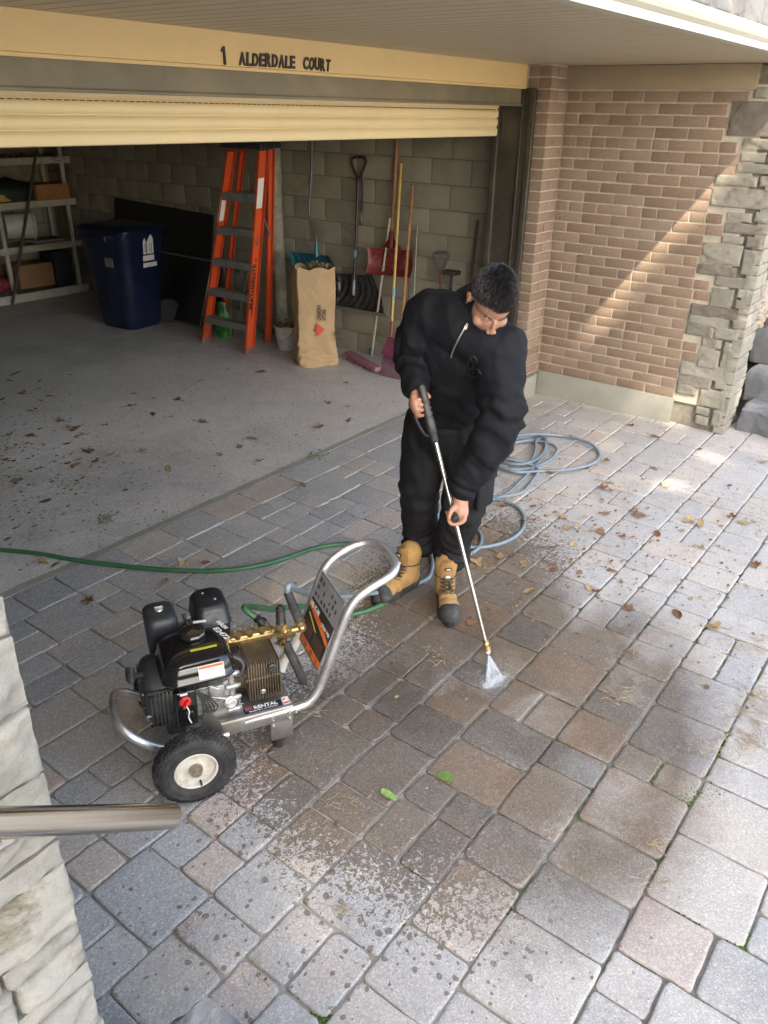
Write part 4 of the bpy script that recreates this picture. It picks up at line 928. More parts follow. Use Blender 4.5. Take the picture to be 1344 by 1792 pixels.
Bg.part('sack_lettering', mb, ink, bagb, 0); mb = MB(); put_text(mb, 'YARD', bagface(565.5, 559), rv, uv_, .026, width=.07); Bg.part('faint_lettering', mb, simple('faded ink', (.22, .15, .08), .8), bagb, 0)
mb = MB(); r2 = (bagface(592, 584) - bagface(586, 585)).normalized(); put_text(mb, 'NOT', bagface(585, 587), f_u, (0, 0, 1), .04, bold=.002, width=.05); Bg.part('side_lettering', mb, ink, bagb, 0); mb = MB(); put_text(mb, 'FOR', bagface(585, 596), f_u, (0, 0, 1), .036, width=.05); Bg.part('side_lettering', mb, ink, bagb, 0)
mb = MB(); rs = random.Random(5)
for k in range(150):
    rr = .17 * rs.random() ** .5; a = rs.uniform(0, 2 * pi); leaf_mesh(mb, cc_ + f_u * (rr * cos(a) * .8 + .02) + f_n * rr * .7 * sin(a) + V((0, 0, .80 + .10 * (1 - (rr / .18) ** 2) + rs.uniform(-.02, .02))), rs.uniform(.035, .07), rs, 1, tint=(rs.uniform(.2, .9), 0, 0))
Bg.part('leaf_fill', mb, leaf_mat('olive brown leaves', [(0, (.07, .055, .02)), (.5, (.20, .15, .06)), (1, (.38, .30, .14))]), smooth=0)

# ---- shovels
def blade(mb, tl, tr, bl_, br, belly, ribs=0, ribh=.006, curve=.05, lip=True, diag=0.0, thick=.004):
    """scoop between four corners: sags by belly away from the wall, optional ribs"""
    tl, tr, bl_, br = map(V, (tl, tr, bl_, br)); n = (tr - tl).cross(bl_ - tl).normalized(); n = n if n.dot(-cf) < 0 else -n   # away from viewer
    nu_, nv_ = 60, 18
    def g(a, b_):
        p = tl.lerp(tr, a).lerp(bl_.lerp(br, a), b_); z = belly * (1 - (2 * b_ - 1) ** 2) * .6 + curve * (1 - (2 * a - 1) ** 2)
        e = min(a, 1 - a); z -= .02 * math.exp(-e / .03)
        if ribs: z -= ribh * max(0, sin((a + diag * (b_ ** 1.6)) * ribs * 2 * pi)) * min(1, 6 * b_) * min(1, 6 * (1 - b_))
        return p + n * z
    vs = [g(i / nu_, j / nv_) for j in range(nv_ + 1) for i in range(nu_ + 1)]; m = len(vs); vs += [v + n * thick for v in vs]; w_ = nu_ + 1
    fs = []
    for j in range(nv_):
        for i in range(nu_): k = j * w_ + i; fs += [(k, k + 1, k + w_ + 1, k + w_), (m + k, m + k + w_, m + k + w_ + 1, m + k + 1)]
    for i in range(nu_): fs += [(i, m + i, m + i + 1, i + 1), (nv_ * w_ + i, nv_ * w_ + i + 1, m + nv_ * w_ + i + 1, m + nv_ * w_ + i)]
    for j in range(nv_): fs += [(j * w_, (j + 1) * w_, m + (j + 1) * w_, m + j * w_), (j * w_ + nu_, m + j * w_ + nu_, m + (j + 1) * w_ + nu_, (j + 1) * w_ + nu_)]
    mb.add(vs, fs); return g
X1 = 5.90
sv = T('snow_shovel', 'teal blue plastic snow shovel with a bent steel handle behind the paper bag', 'shovel', at(546, 469, X=X1))
mb = MB(); blade(mb, at(504, 440, X=X1 - .05), at(577, 448, X=X1 - .05), at(517, 492, X=X1 - .10), at(596, 494, X=X1 - .10), .05, 8, .010, .03, diag=.05)
sv.part('blade', mb, simple('teal plastic', (.010, .10, .14), .35, var=.15, dirt=(.05, .13, .15), dirtamt=.4), smooth=60)
mb = MB(); mb.tube(smoothpath([at(546, 215, X=X1 + .07), at(545, 300, X=X1 + .06), at(541, 366, X=X1), at(546, 392, X=X1 - .01), at(553, 417, X=X1 - .03), at(553.5, 450, X=X1 - .05)], 6), .0125, 10)
sv.part('handle', mb, simple('blue grey steel tube', (.10, .12, .13), .4, .3))
mb = MB(); mb.tube([at(553.5, 425, X=X1 - .045), at(554, 448, X=X1 - .055)], [.016, .028], 10); sv.part('socket', mb, simple('teal socket', (.012, .12, .16), .35))
sv = T('snow_shovel', 'black ribbed snow shovel with a long D handle hanging on the block wall', 'shovel', at(640, 545, X=X1))
mb = MB(); blade(mb, at(590, 478, X=X1 + .04), at(652, 482, X=X1 + .04), at(588, 537, X=X1 - .05), at(673, 551, X=X1 - .05), .09, 7, .012, .01, diag=.30)
sv.part('blade', mb, simple('glossy black plastic', (.025, .025, .027), .28, var=.2, dirt=(.12, .12, .12), dirtamt=.25), smooth=60)
mb = MB(); mb.slab([at(588, 535, X=X1 - .06), at(674, 550, X=X1 - .06), at(674, 555, X=X1 - .06), at(588, 540, X=X1 - .06)], (.012, 0, 0)); sv.part('wear_strip', mb, M['alu'], smooth=0)
mb = MB(); mb.tube([at(627, 312, X=6.0), at(622, 440, X=5.95), at(618.5, 515, X=5.89)], .014, 12); sv.part('shaft', mb, simple('dark plum steel tube', (.035, .02, .028), .35, .2))
mb = MB(); mb.tube(smoothpath([at(627, 316, X=6.0), at(617.5, 292, X=6.0), at(615, 281, X=6.0), at(621, 275, X=6.0), at(635, 275, X=6.0), at(640, 282, X=6.0), at(637, 293, X=6.0), at(628, 316, X=6.0)], 5), .012, 8); sv.part('grip', mb, simple('dark plastic grip', (.04, .018, .016), .45))
mb = MB(); mb.tube([at(622, 438, X=5.945), at(620.5, 461, X=5.94)], .0155, 12); sv.part('label_band', mb, simple('blue sticker', (.15, .25, .45), .5))
mb = MB(); mb.tube([at(620, 476, X=5.93), at(618.5, 517, X=5.88)], [.0165, .020], 12); sv.part('socket', mb, M['alu'])
sv = T('snow_shovel', 'dark red snow shovel with a wooden handle leaning behind the brooms', 'shovel', at(683, 482, X=X1))
mb = MB(); blade(mb, at(644, 433, X=X1), at(722, 438, X=X1), at(641, 478, X=X1 - .06), at(719, 486, X=X1 - .06), .06, 0, 0, .03); sv.part('blade', mb, simple('dusty dark red plastic', (.17, .018, .02), .5, var=.15, scale=8, dirt=(.34, .17, .15), dirtamt=.6), smooth=60)
mb = MB(); mb.tube([at(695, 240, X=6.01), at(690, 340, X=5.97), at(685, 412, X=5.93)], .015, 10); sv.part('handle', mb, M['wood'])
mb = MB(); mb.tube([at(686, 404, X=5.93), at(684, 434, X=5.90)], [.02, .03], 10); mb.slab([at(668, 433, X=5.89), at(684, 414, X=5.92), at(702, 436, X=5.89)], (.02, 0, 0)); sv.part('socket', mb, simple('dark red socket', (.16, .016, .016), .5))

# leash on the wall, brooms and poles
mb = MB(); mb.tube(smoothpath([at(633, 305, X=6.02), at(634, 340, X=6.02), at(632.5, 372, X=6.02)], 5), .008, 7)
lz = T('dog_leash', 'dark plum cord with a metal clip hanging beside the black shovel handle', 'leash', at(633, 372, X=6.02)); lz.part('cord', mb, simple('plum cord', (.05, .02, .035), .8))
mb = MB(); mb.tube([at(632, 386, X=6.01), at(634.5, 390, X=6.01), at(633, 395, X=6.01), at(631, 390, X=6.01)], .004, 6, closed=True); mb.tube([at(632.5, 378, X=6.01), at(632.5, 387, X=6.01)], .006, 6); lz.part('clip', mb, M['steel'])
def stick(name, label, cat, pts, r, mat):
    mb = MB(); mb.tube(pts, r, 10); return solo(name, mb, mat, pts[-1], label, cat)
pb = T('push_broom', 'mauve push broom on a pale thin handle, head resting by the paper bag', 'broom', at(645, 640, Z=0))
h0 = at(650, 625, Z=.05); mb = MB(); mb.tube([at(682.5, 382, X=5.93), h0], .0105, 10); pb.part('handle', mb, M['palewood'])
hl, hr = at(609, 617, Z=.07), at(662, 647, Z=.045); mb = MB(); u = (hr - hl).normalized(); mb.box((hl + hr) / 2, ((hr - hl).length, .07, .045), rot=frame_m(u, V((0, 0, 1)).cross(u), V((0, 0, 1))), bev=.008)
pb.part('head', mb, simple('dusty mauve plastic', (.27, .12, .17), .55, var=.15, dirt=(.32, .22, .22), dirtamt=.5))
mb = MB(); rs = random.Random(2); side = V((0, 0, 1)).cross(u)
for k in range(200):
    a = hl.lerp(hr, rs.random()) + side * rs.uniform(-.03, .03) - V((0, 0, .02)); e_ = a + V((rs.uniform(-.01, .01), rs.uniform(-.01, .01), 0)) - side * rs.uniform(.0, .03); e_.z = .006 + rs.random() * .01; mb.tube([a, e_], .0022, 4)
pb.part('bristles', mb, simple('mauve bristles', (.22, .08, .12), .6))
rk = T('leaf_rake', 'purple fan rake with a yellow handle standing on its tines beside the broom', 'rake', at(690, 655, Z=0))
s0 = at(684, 590, X=5.70); mb = MB(); mb.tube([at(702, 286, X=6.0), at(686, 562, X=5.75)], .0125, 10); rk.part('handle', mb, M['paleyellow'])
mb = MB(); mb.tube([at(690.2, 504, X=5.805), at(688.2, 527, X=5.785)], .0132, 10); rk.part('label_band', mb, simple('blue paper band', (.12, .35, .48), .6))
mb = MB(); mb.tube([at(686.3, 562, X=5.75), at(684, 590, X=5.72)], [.014, .013], 10); rk.part('ferrule', mb, simple('red brown ferrule', (.22, .05, .03), .5))
mb = MB(); nT = 22
for k in range(nT):
    a = k / (nT - 1); e_ = at(668 + 46 * a, 640 + 16 * a, Z=.07); tip = at(664 + 52 * a, 656 + 12 * a, Z=.006); s1 = s0 + V((0, (.5 - a) * .05, 0))
    mb.tube(smoothpath([s1, s1.lerp(e_, .5), e_, e_.lerp(tip, .6), tip], 3), .0035, 5)
rk.part('tines', mb, simple('purple plastic tines', (.13, .03, .07), .5))
mb = MB(); a, b_ = at(673, 613, X=5.66), at(702, 628, X=5.66); mb.slab([s0 + V((0, .03, 0)), s0 + V((0, -.03, 0)), at(702, 634, X=5.60), at(667, 618, X=5.60)], (.008, 0, 0)); rk.part('fan', mb, simple('purple plastic fan', (.15, .03, .075), .5, dirt=(.25, .12, .15), dirtamt=.3), smooth=0)
mb = MB(); c = at(655, 616, Z=.03); mb.box(c + V((.12, .0, .03)), (.25, .24, .07), rot=(0, R_(-12), R_(35)), bev=.012); mb.tube([c + V((.14, .05, .08)), c + V((.26, -.06, .19))], .012, 8)
solo('dustpan', mb, simple('blue plastic', (.02, .07, .20), .4), (c.x, c.y, .004), 'blue plastic dustpan on the floor behind the mauve broom', 'dustpan')
stick('wooden_pole', 'brown wooden pole leaning on the wall in front of the red shovel', 'pole', [at(722.5, 326, X=5.99), at(704, 560, X=5.75), at(698, 640, Z=.01)], .0135, M['wood'])
stick('metal_pole', 'thin grey metal pole leaning right of the wooden poles', 'pole', [at(730, 394, X=5.99), at(724, 520, X=5.88), at(719, 650, Z=.01)], .0085, M['alu'])
stick('wooden_pole', 'dark thin wooden pole leaning near the door frame behind the man', 'pole', [at(836, 386, X=6.0), at(826, 480, X=5.95), at(812, 660, Z=.01)], .012, M['darkwood'])
dg_ = T('garden_spade', 'spade with a grey D handle leaning by the wall behind the man', 'spade', at(772, 600, X=5.9))
mb = MB(); mb.tube(smoothpath([at(772, 478, X=5.93), at(762, 452, X=5.93), at(762, 443, X=5.93), at(783, 443, X=5.93), at(783, 452, X=5.93), at(773, 478, X=5.93)], 4), .013, 8); dg_.part('grip', mb, simple('grey grip', (.09, .09, .085), .5))
mb = MB(); mb.tube([at(772.5, 476, X=5.93), at(770, 600, X=5.86)], .016, 10); dg_.part('shaft', mb, M['darkwood'])
mb = MB(); mb.slab([at(758, 600, X=5.86), at(784, 602, X=5.86), at(781, 668, X=5.8), at(768, 676, X=5.8), at(756, 664, X=5.8)], (.006, 0, 0)); dg_.part('blade', mb, M['alu'], smooth=0)
mb = MB(); mb.box(at(790, 477, X=5.93), (.10, .13, .035), bev=.006); mb.cyl(at(790, 480, X=5.95), at(786, 560, X=5.95), .014, n=8); solo('hanging_tool', mb, simple('dark tool', (.03, .03, .025), .6), at(790, 480, X=5.93), 'dark flat topped tool beside the grey D handle behind the man', 'tool')

# ---- shelf unit against the back wall and what is on it
SY = 9.35; sh = T('shelf_unit', 'white metal shelf unit in the dark back corner of the garage', 'shelf', (5.4, SY + .2, .004))
M['shelfwhite'] = simple('grubby white shelf paint', (.42, .41, .34), .6, var=.12, scale=6, dirt=(.2, .18, .12), dirtamt=.4)
for x in (5.03, 5.925):
    for y in (SY, SY + .42):
        mb = MB(); mb.box((x, y, .95), (.045, .04, 1.88), bev=.003); sh.part('upright', mb, M['shelfwhite'])
for z in (.045, .60, 1.09, 1.56):
    mb = MB(); mb.box((5.3, SY - .012, z), (1.65, .014, .075 if z > .1 else .11), bev=.002); mb.box((5.3, SY + .2, z + .025), (1.65, .42, .012)); sh.part('shelf', mb, M['shelfwhite'])
for x in (4.5,):
    for y in (SY, SY + .42):
        mb = MB(); mb.box((x, y, .95), (.045, .04, 1.88), bev=.003); sh.part('upright', mb, M['shelfwhite'])
stick('dark_pole', 'long dark pole leaning across the front of the white shelf unit', 'pole', [at(64, 262, Y=SY - .03), at(45, 385, Y=SY - .12), at(22, 534, Z=.005)], .016, simple('dark rusty tube', (.06, .055, .045), .6))
bu = T('bucket', 'white plastic bucket lying on its side on the middle shelf', 'bucket', at(60, 430, Y=SY + .05))
cE = at(60, 394, Y=SY - .01); mb = MB(); axd = V((-.93, .34, 0)).normalized(); mb.lathe(cE, axd, [(0, 0), (0, .155), (.01, .163), (.03, .163), (.035, .15), (.33, .135), (.34, 0)], 28); bu.part('pail', mb, simple('white pail', (.50, .50, .47), .5)); mb = MB(); mb.lathe(cE - axd * .004, axd, [(0, 0), (-.001, .13), (.003, .14)], 24); bu.part('lid', mb, simple('grey white lid', (.42, .43, .41), .5))
def boxthing(name, label, cat, l, t, r, b_, Y, dep, mat, bev=.004):
    p, q = at(l, (t + b_) / 2, Y=Y), at(r, (t + b_) / 2, Y=Y); zt, zb = at((l + r) / 2, t, Y=Y).z, at((l + r) / 2, b_, Y=Y).z
    mb = MB(); mb.box(((p.x + q.x) / 2, Y + dep / 2, (zt + zb) / 2), (q.x - p.x, dep, zt - zb), bev=bev); return solo(name, mb, mat, ((p.x + q.x) / 2, Y + dep / 2, zb), label, cat)
boxthing('wooden_box', 'orange brown wooden box on the upper shelf at its right end', 'box', 64, 322, 122, 350, SY - .05, .3, M['wood'])
boxthing('cardboard_box', 'brown cardboard box on the lowest shelf of the white unit', 'box', 33, 462, 95, 503, SY + .02, .3, simple('cardboard', (.26, .15, .075), .8))
boxthing('log', 'short yellow log end on the upper shelf at the left frame edge', 'log', -30, 341, 22, 355, SY - .02, .3, M['paleyellow'], .02)
boxthing('storage_crate', 'dark blue crate beside the cardboard box under the shelf', 'crate', 96, 440, 128, 500, SY + .05, .3, simple('dark crate', (.015, .017, .03), .6))
mb = MB(); p = at(25, 330, Y=SY)
vs = []; n = 20
for j in range(9):
    for k in range(n):
        a = 2 * pi * k / n; r = [.02, .12, .2, .24, .26, .27, .27, .26, .25][j]; vs.append(p + V((cos(a) * r * 1.5 + .03 * nz((cos(a), sin(a), j), 2), .18 + sin(a) * r * .8, .10 - .03 * j + .04 * nz((cos(a) * 2, j, 0), 1))))
mb.add(vs, [(j * n + k, j * n + (k + 1) % n, (j + 1) * n + (k + 1) % n, (j + 1) * n + k) for j in range(8) for k in range(n)] + [tuple(range(n))[::-1]])
solo('tarp', mb, simple('dark green tarp', (.018, .028, .022), .6), (p.x, p.y, p.z - .1), 'dark folded tarp heaped on the upper shelf at the left', 'tarp', smooth=60)
mb = MB(); rs = random.Random(3)
for k in range(90): leaf_mesh(mb, at(rs.uniform(-10, 98), 283 - rs.random() * 8, Y=SY + rs.uniform(0, .3)), rs.uniform(.06, .12), rs, 1)
solo('dried_branches', mb, M['redleaf'], at(50, 283, Y=SY), 'heap of dry reddish leaves and twigs on the top shelf', 'leaves', kind='stuff', smooth=0)
mb = MB(); p = at(0, 505, Y=SY)
mb.ball(p + V((.05, .12, .02)), (.16, .12, .10), 16, 10); solo('red_sack', mb, simple('dark red sack', (.18, .02, .03), .7, var=.3, scale=20, bump=.6, bscale=20, bdist=.02), p, 'dark red sack on the bottom shelf at the left frame edge', 'sack', smooth=60)
mb = MB(); p = at(90, 425, Y=SY)
mb.box(p + V((0, .14, .02)), (.42, .2, .035), rot=(0, 0, .1), bev=.012); solo('folded_cloth', mb, simple('grey pink cloth', (.24, .2, .19), .9, bump=.5, bscale=30, bdist=.01), p, 'crumpled grey cloth on the middle shelf right of the bucket', 'cloth')
# ================================================================ PRESSURE WASHER
WO = V((1.356, 1.913, .002)); WW = V((.5, .8660254, 0)); WL = V((.8660254, -.5, 0)); WZ = V((0, 0, 1)); WR = frame_m(WL, WW, WZ)
pw_ = T('pressure_washer', 'petrol pressure washer on a two wheeled aluminium tube cart', 'pressure washer', WO)
def S(l, w_=0.0, z=0.0): return WO + WL * l + WW * w_ + WZ * z
def SP(pts): return [S(*p) for p in pts]
tube_alu = simple('scuffed aluminium tube', (.66, .66, .67), .36, .85, var=.12, scale=16, dirt=(.30, .28, .26), dirtamt=.5, bump=.1, bscale=90)
stainless = simple('stained stainless plate', (.42, .41, .39), .36, .9, var=.15, scale=9, dirt=(.20, .16, .11), dirtamt=.55)
casting = simple('oily cast aluminium', (.42, .42, .41), .45, .7, var=.25, scale=20, dirt=(.10, .09, .075), dirtamt=.6, bump=.5, bscale=120, bdist=.002)
bronze = simple('oily bronze cast iron', (.125, .098, .068), .5, .25, var=.3, scale=12, dirt=(.05, .035, .02), dirtamt=.6, bump=.3, bscale=140)
brass = simple('brass', (.50, .37, .17), .34, .85, var=.2, scale=40, dirt=(.16, .12, .07), dirtamt=.7)
gloss = simple('gloss black enamel', (.008, .008, .009), .12, 0, var=.1, scale=8, coat=.6)
satin = simple('satin black blue cover', (.022, .026, .032), .42, 0, var=.2, scale=10, dirt=(.09, .09, .085), dirtamt=.35)
rawsteel = simple('zinc bolt', (.5, .5, .48), .35, .9)

half = [(.20, -.13, .185), (.34, -.135, .188), (.40, -.138, .192), (.44, -.14, .205), (.475, -.14, .245), (.50, -.14, .305), (.535, -.14, .405), (.567, -.14, .495), (.595, -.14, .565), (.630, -.14, .612), (.68, -.14, .642), (.735, -.137, .662), (.775, -.118, .672), (.805, -.075, .678), (.812, 0, .680)]
path = half + [(l, -w_, z) for l, w_, z in half[-2::-1]]
mb = MB(); mb.tube(smoothpath(SP(path), 4), .0165, 14); hd = pw_.part('handle', mb, tube_alu, smooth=60)
half = [(.14, -.135, .150), (.02, -.138, .152), (-.05, -.138, .155), (-.10, -.137, .172), (-.145, -.134, .205), (-.185, -.122, .240), (-.212, -.09, .262), (-.222, -.04, .268)]
path = half + [(-.224, 0, .269)] + [(l, -w_, z) for l, w_, z in half[::-1]]
mb = MB(); mb.tube(smoothpath(SP(path), 4), .0165, 14); pw_.part('bumper', mb, tube_alu, smooth=60)
mb = MB(); mb.tube(SP([(.725, -.15, .645), (.725, -.152, .64), (.722, -.185, .612), (.722, -.192, .607)]), [.013, .019, .021, .015], 14); pw_.part('rubber_stub', mb, M['rubber'])
# folded chassis plate, skirt, rear box, gusset
mb = MB(); zt = .214
prof = [(-.143, .150), (-.145, .200), (-.141, .210), (-.132, zt), (.132, zt), (.141, .210), (.145, .200), (.143, .150), (.140, .150), (.142, .199), (.132, .210), (-.132, .210), (-.142, .199), (-.140, .150)]
mb.slab([S(.055, w_, z) for w_, z in prof], WL * .325)
mb.box(S(.335, 0, .116), (.086, .282, .10), rot=WR, bev=.004)
mb.slab(SP([(.03, -.147, .165), (.125, -.147, .165), (.115, -.147, .215), (.075, -.147, .298), (.066, -.147, .298)]), WW * .004); mb.slab(SP([(.066, -.147, .298), (.075, -.147, .298), (.075, -.09, .298), (.066, -.09, .298)]), WZ * .004)
mb.slab(SP([(.03, .143, .165), (.125, .143, .165), (.115, .143, .215), (.075, .143, .298), (.066, .143, .298)]), WW * .004)
mb.box(S(.12, -.012, .236), (.18, .17, .006), rot=WR, bev=.002); mb.box(S(.12, -.086, .226), (.16, .02, .022), rot=WR, bev=.002); mb.box(S(.15, .065, .226), (.22, .02, .022), rot=WR, bev=.002)
ch = pw_.part('chassis_plate', mb, stainless)
for (l, w_, z) in ((.30, -.146, .175), (.30, -.146, .148), (.362, -.146, .19), (.362, -.146, .165), (.385, -.150, .19)):
    mb = MB(); mb.cyl(S(l, w_, z), S(l, w_ - .009, z), .0075, n=6); mb.ball(S(l, w_ - .009, z), .005, 8, 5); pw_.part('bolt', mb, rawsteel, ch)
for (l, w_) in ((.09, -.085), (.195, -.085), (.14, -.088)):
    mb = MB(); mb.cyl(S(l, w_, .238), S(l, w_, .256), .008, n=6); mb.cyl(S(l, w_, .256), S(l, w_, .268), .004, n=8); pw_.part('bolt', mb, rawsteel, ch)
for sg in (-1, 1):
    mb = MB(); mb.lathe(S(.335, .09 * sg, .0), WZ, [(0, 0), (0, .024), (.006, .027), (.05, .022), (.066, .018), (.066, 0)], 20); pw_.part('rubber_foot', mb, M['rubber'])
mb = MB(); mb.cyl(S(0, -.27, .139), S(0, .27, .139), .008, n=10); pw_.part('axle', mb, rawsteel)
# decal on the near edge of the plate
navy = simple('navy decal', (.012, .02, .05), .35); mb = MB(); zd = zt + .0006
dl = [(.205, -.132), (.345, -.132), (.345, -.098), (.205, -.098)]; mb.slab([S(l, w_, zd) for l, w_ in dl], WZ * .0006); dec = pw_.part('rental_decal', mb, navy, smooth=0)
mb = MB(); put_text(mb, 'RENTAL', S(.242, -.117, zd + .0008), WL, WW, .024, depth=.0006, bold=.0007, width=.088); put_text(mb, 'Equipment on location', S(.222, -.127, zd + .0008), WL, WW, .0075, depth=.0004, bold=.0002, width=.105); pw_.part('decal_lettering', mb, M['paperwhite'], dec, 0)
mb = MB(); 
for k in range(5): mb.slab(SP([(.212 + k * .0055, -.118, zd + .0008), (.2145 + k * .0055, -.118, zd + .0008), (.2145 + k * .0055, -.098, zd + .0008), (.212 + k * .0055, -.098, zd + .0008)]), WZ * .0004)
pw_.part('decal_stripes', mb, simple('pale orange red', (.60, .16, .10), .4), dec, 0)
mb = MB(); mb.slab([S(l, w_, zd) for l, w_ in ((.349, -.131), (.374, -.131), (.374, -.090), (.349, -.090))], WZ * .0006); tg = pw_.part('tag', mb, M['paperwhite'], smooth=0)
mb = MB(); mb.slab([S(l, w_, zd + .0008) for l, w_ in ((.352, -.128), (.371, -.128), (.371, -.119), (.352, -.119))], WZ * .0004); mb.slab([S(l, w_, zd + .0008) for l, w_ in ((.353, -.106), (.361, -.106), (.361, -.098), (.353, -.098))], WZ * .0004); pw_.part('tag_print', mb, M['redink'], tg, 0)

# wheels
def wheel(w_, sg):
    c = S(0, w_, .139); ax = WW * sg; KW = .835
    def kw(v): d = (V(v) - c) * KW; return tuple(c + d - ax * d.dot(ax) * .16)
    mb = MB(); hw = .046; i0 = None
    prof = [(-hw * .80, .088), (-hw * .98, .105), (-hw * 1.03, .126), (-hw * .97, .147), (-hw * .80, .158), (-hw * .5, .1625), (0, .164), (hw * .5, .1625), (hw * .80, .158), (hw * .97, .147), (hw * 1.03, .126), (hw * .98, .105), (hw * .80, .088)]
    mb.lathe(c, ax, prof, 64); n = 46; rs = random.Random(3)
    u = ax.orthogonal().normalized(); v_ = ax.cross(u)
    for row, (x0, x1, off) in enumerate(((-.036, -.021, 0), (-.019, -.006, .5), (-.004, .009, .0), (.011, .022, .5), (.024, .037, 0))):
        for k in range(n):
            a = 2 * pi * (k + off) / n; d_ = u * cos(a) + v_ * sin(a); t_ = ax.cross(d_); rr = .1635 - (.0035 if row in (0, 4) else 0)
            xm = (x0 + x1) / 2; sk = .0035 * (1 if (k + row) % 2 else -1)
            mb.slab([c + d_ * rr + ax * x0 + t_ * (-.0068 + sk), c + d_ * rr + ax * x1 + t_ * (-.0068 - sk), c + d_ * rr + ax * x1 + t_ * (.0062 - sk), c + d_ * rr + ax * x0 + t_ * (.0062 + sk)], d_ * .0055)
    for k in range(n):
        for s2 in (-1, 1):
            a = 2 * pi * (k + .25) / n; d_ = u * cos(a) + v_ * sin(a); t_ = ax.cross(d_); x = s2 * .0425
            mb.slab([c + d_ * .148 + ax * (x + s2 * .0022) - t_ * .005, c + d_ * .160 + ax * (x - s2 * .004) - t_ * .006, c + d_ * .160 + ax * (x - s2 * .004) + t_ * .006, c + d_ * .148 + ax * (x + s2 * .0022) + t_ * .005], ax * s2 * .003)
    for rr in (.113, .138): mb.lathe(c, ax, [(hw * 1.0, rr - .002), (hw * 1.06, rr), (hw * 1.0, rr + .002)], 64)
    mb.v = [kw(v) for v in mb.v]
    ty = pw_.part('tyre', mb, M['rubber'], smooth=50)
    mb = MB(); mb.lathe(c, ax, [(-.035, .02), (-.035, .084), (-.028, .089), (.026, .089), (.037, .090), (.040, .086), (.037, .081), (.016, .076), (.010, .060), (.012, .040), (.020, .030), (.022, .018), (.022, 0)], 48)
    mb.v = [kw(v) for v in mb.v]
    rim = pw_.part('rim', mb, simple('stained cream white rim', (.62, .60, .53), .45, var=.08, scale=14, dirt=(.28, .17, .08), dirtamt=.75), ty)
    mb = MB(); mb.lathe(c, ax, [(.015, .030), (.035, .028), (.048, .024), (.050, .017), (.058, .0165), (.060, .011), (.061, 0)], 28); mb.v = [kw(v) for v in mb.v]; pw_.part('hub', mb, simple('rusty brass hub', (.34, .29, .21), .4, .6, var=.3, scale=30, dirt=(.15, .07, .03), dirtamt=.7), ty)
    mb = MB(); a = 1.05; d_ = u * cos(a) + v_ * sin(a); mb.cyl(c + d_ * .060 + ax * .012, c + d_ * .056 + ax * .038, .004, n=8); pw_.part('valve_stem', mb, M['rubber'], ty)
wheel(-.236, -1); wheel(.236, 1)

# engine
mb = MB(); mb.box(S(.085, -.025, .315), (.16, .19, .155), rot=WR, bev=.012); mb.box(S(.168, -.02, .33), (.022, .21, .19), rot=WR, bev=.008); mb.box(S(.10, .09, .40), (.13, .12, .14), rot=WR, bev=.01)
for k in range(6): mb.box(S(.085 + .0, -.122, .262 + k * .020), (.12, .012, .004), rot=WR)
for k in range(7): mb.box(S(.10, .10, .345 + k * .018), (.155, .155, .004), rot=WR)
for (l, z) in ((.168, .25), (.168, .30), (.168, .35), (.168, .405)): mb.cyl(S(l - .02, -.126, z), S(l + .02, -.126, z), .011, n=12); mb.cyl(S(l + .02, -.126, z), S(l + .03, -.126, z), .007, n=6)
mb.box(S(.115, -.128, .345), (.055, .014, .055), rot=WR, bev=.006); mb.cyl(S(.095, -.13, .33), S(.145, -.13, .305), .006, n=8); mb.cyl(S(.06, -.13, .40), S(.12, -.135, .36), .006, n=8)
eng = pw_.part('engine_block', mb, casting)
mb = MB(); mb.lathe(S(.155, -.118, .285), (WW * -1 + WL * .25 + WZ * .25), [(0, .022), (.02, .022), (.022, .018), (.026, .018), (.026, 0)], 24); mb.box(S(.158, -.146, .292), (.03, .006, .006), rot=WR); pw_.part('oil_plug', mb, simple('silver oil plug', (.62, .62, .60), .35, .6), eng)
# recoil housing with cooling louvres
mb = MB(); c = S(-.035, -.005, .325)
mb.lathe(c, -WL, [(-.02, .122), (.055, .120), (.075, .110), (.088, .09), (.095, .06), (.098, 0)], 40); mb.box(S(-.03, 0, .24), (.07, .24, .10), rot=WR, bev=.015)
rc = pw_.part('recoil_cover', mb, satin, smooth=40)
for k in range(9):
    mb = MB(); a = R_(-155 + k * 16); d_ = WW * cos(a) + WZ * sin(a); tdir = WL
    mb.box(c + d_ * .121 - WL * .025, (.055, .006, .014), rot=frame_m(WL, d_, WL.cross(d_)), bev=.001); pw_.part('louvre', mb, M['blackplastic'], rc)
for k in range(12):
    mb = MB(); a = R_(k * 30); d_ = WW * cos(a) + WZ * sin(a); mb.box(c + d_ * .078 - WL * .0905, (.006, .035, .008), rot=frame_m(WL, d_, WL.cross(d_))); pw_.part('louvre', mb, M['blackplastic'], rc)
mb = MB()
for k in range(8): mb.box(S(-.105 + k * .0125, -.112 - .012 * sin(k * .45), .315), (.0045, .02, .145 - abs(k - 4) * .006), rot=WR, bev=.001)
mb.box(S(-.06, -.108, .243), (.11, .02, .008), rot=WR, bev=.002); mb.box(S(-.06, -.108, .388), (.11, .02, .008), rot=WR, bev=.002)
pw_.part('cooling_grille', mb, M['blackplastic'], rc)
for a in (200, 250, 320):
    d_ = WW * cos(R_(a)) + WZ * sin(R_(a)); mb = MB(); mb.cyl(c + d_ * .108 - WL * .07, c + d_ * .108 - WL * .088, .006, n=6); pw_.part('bolt', mb, rawsteel, rc)
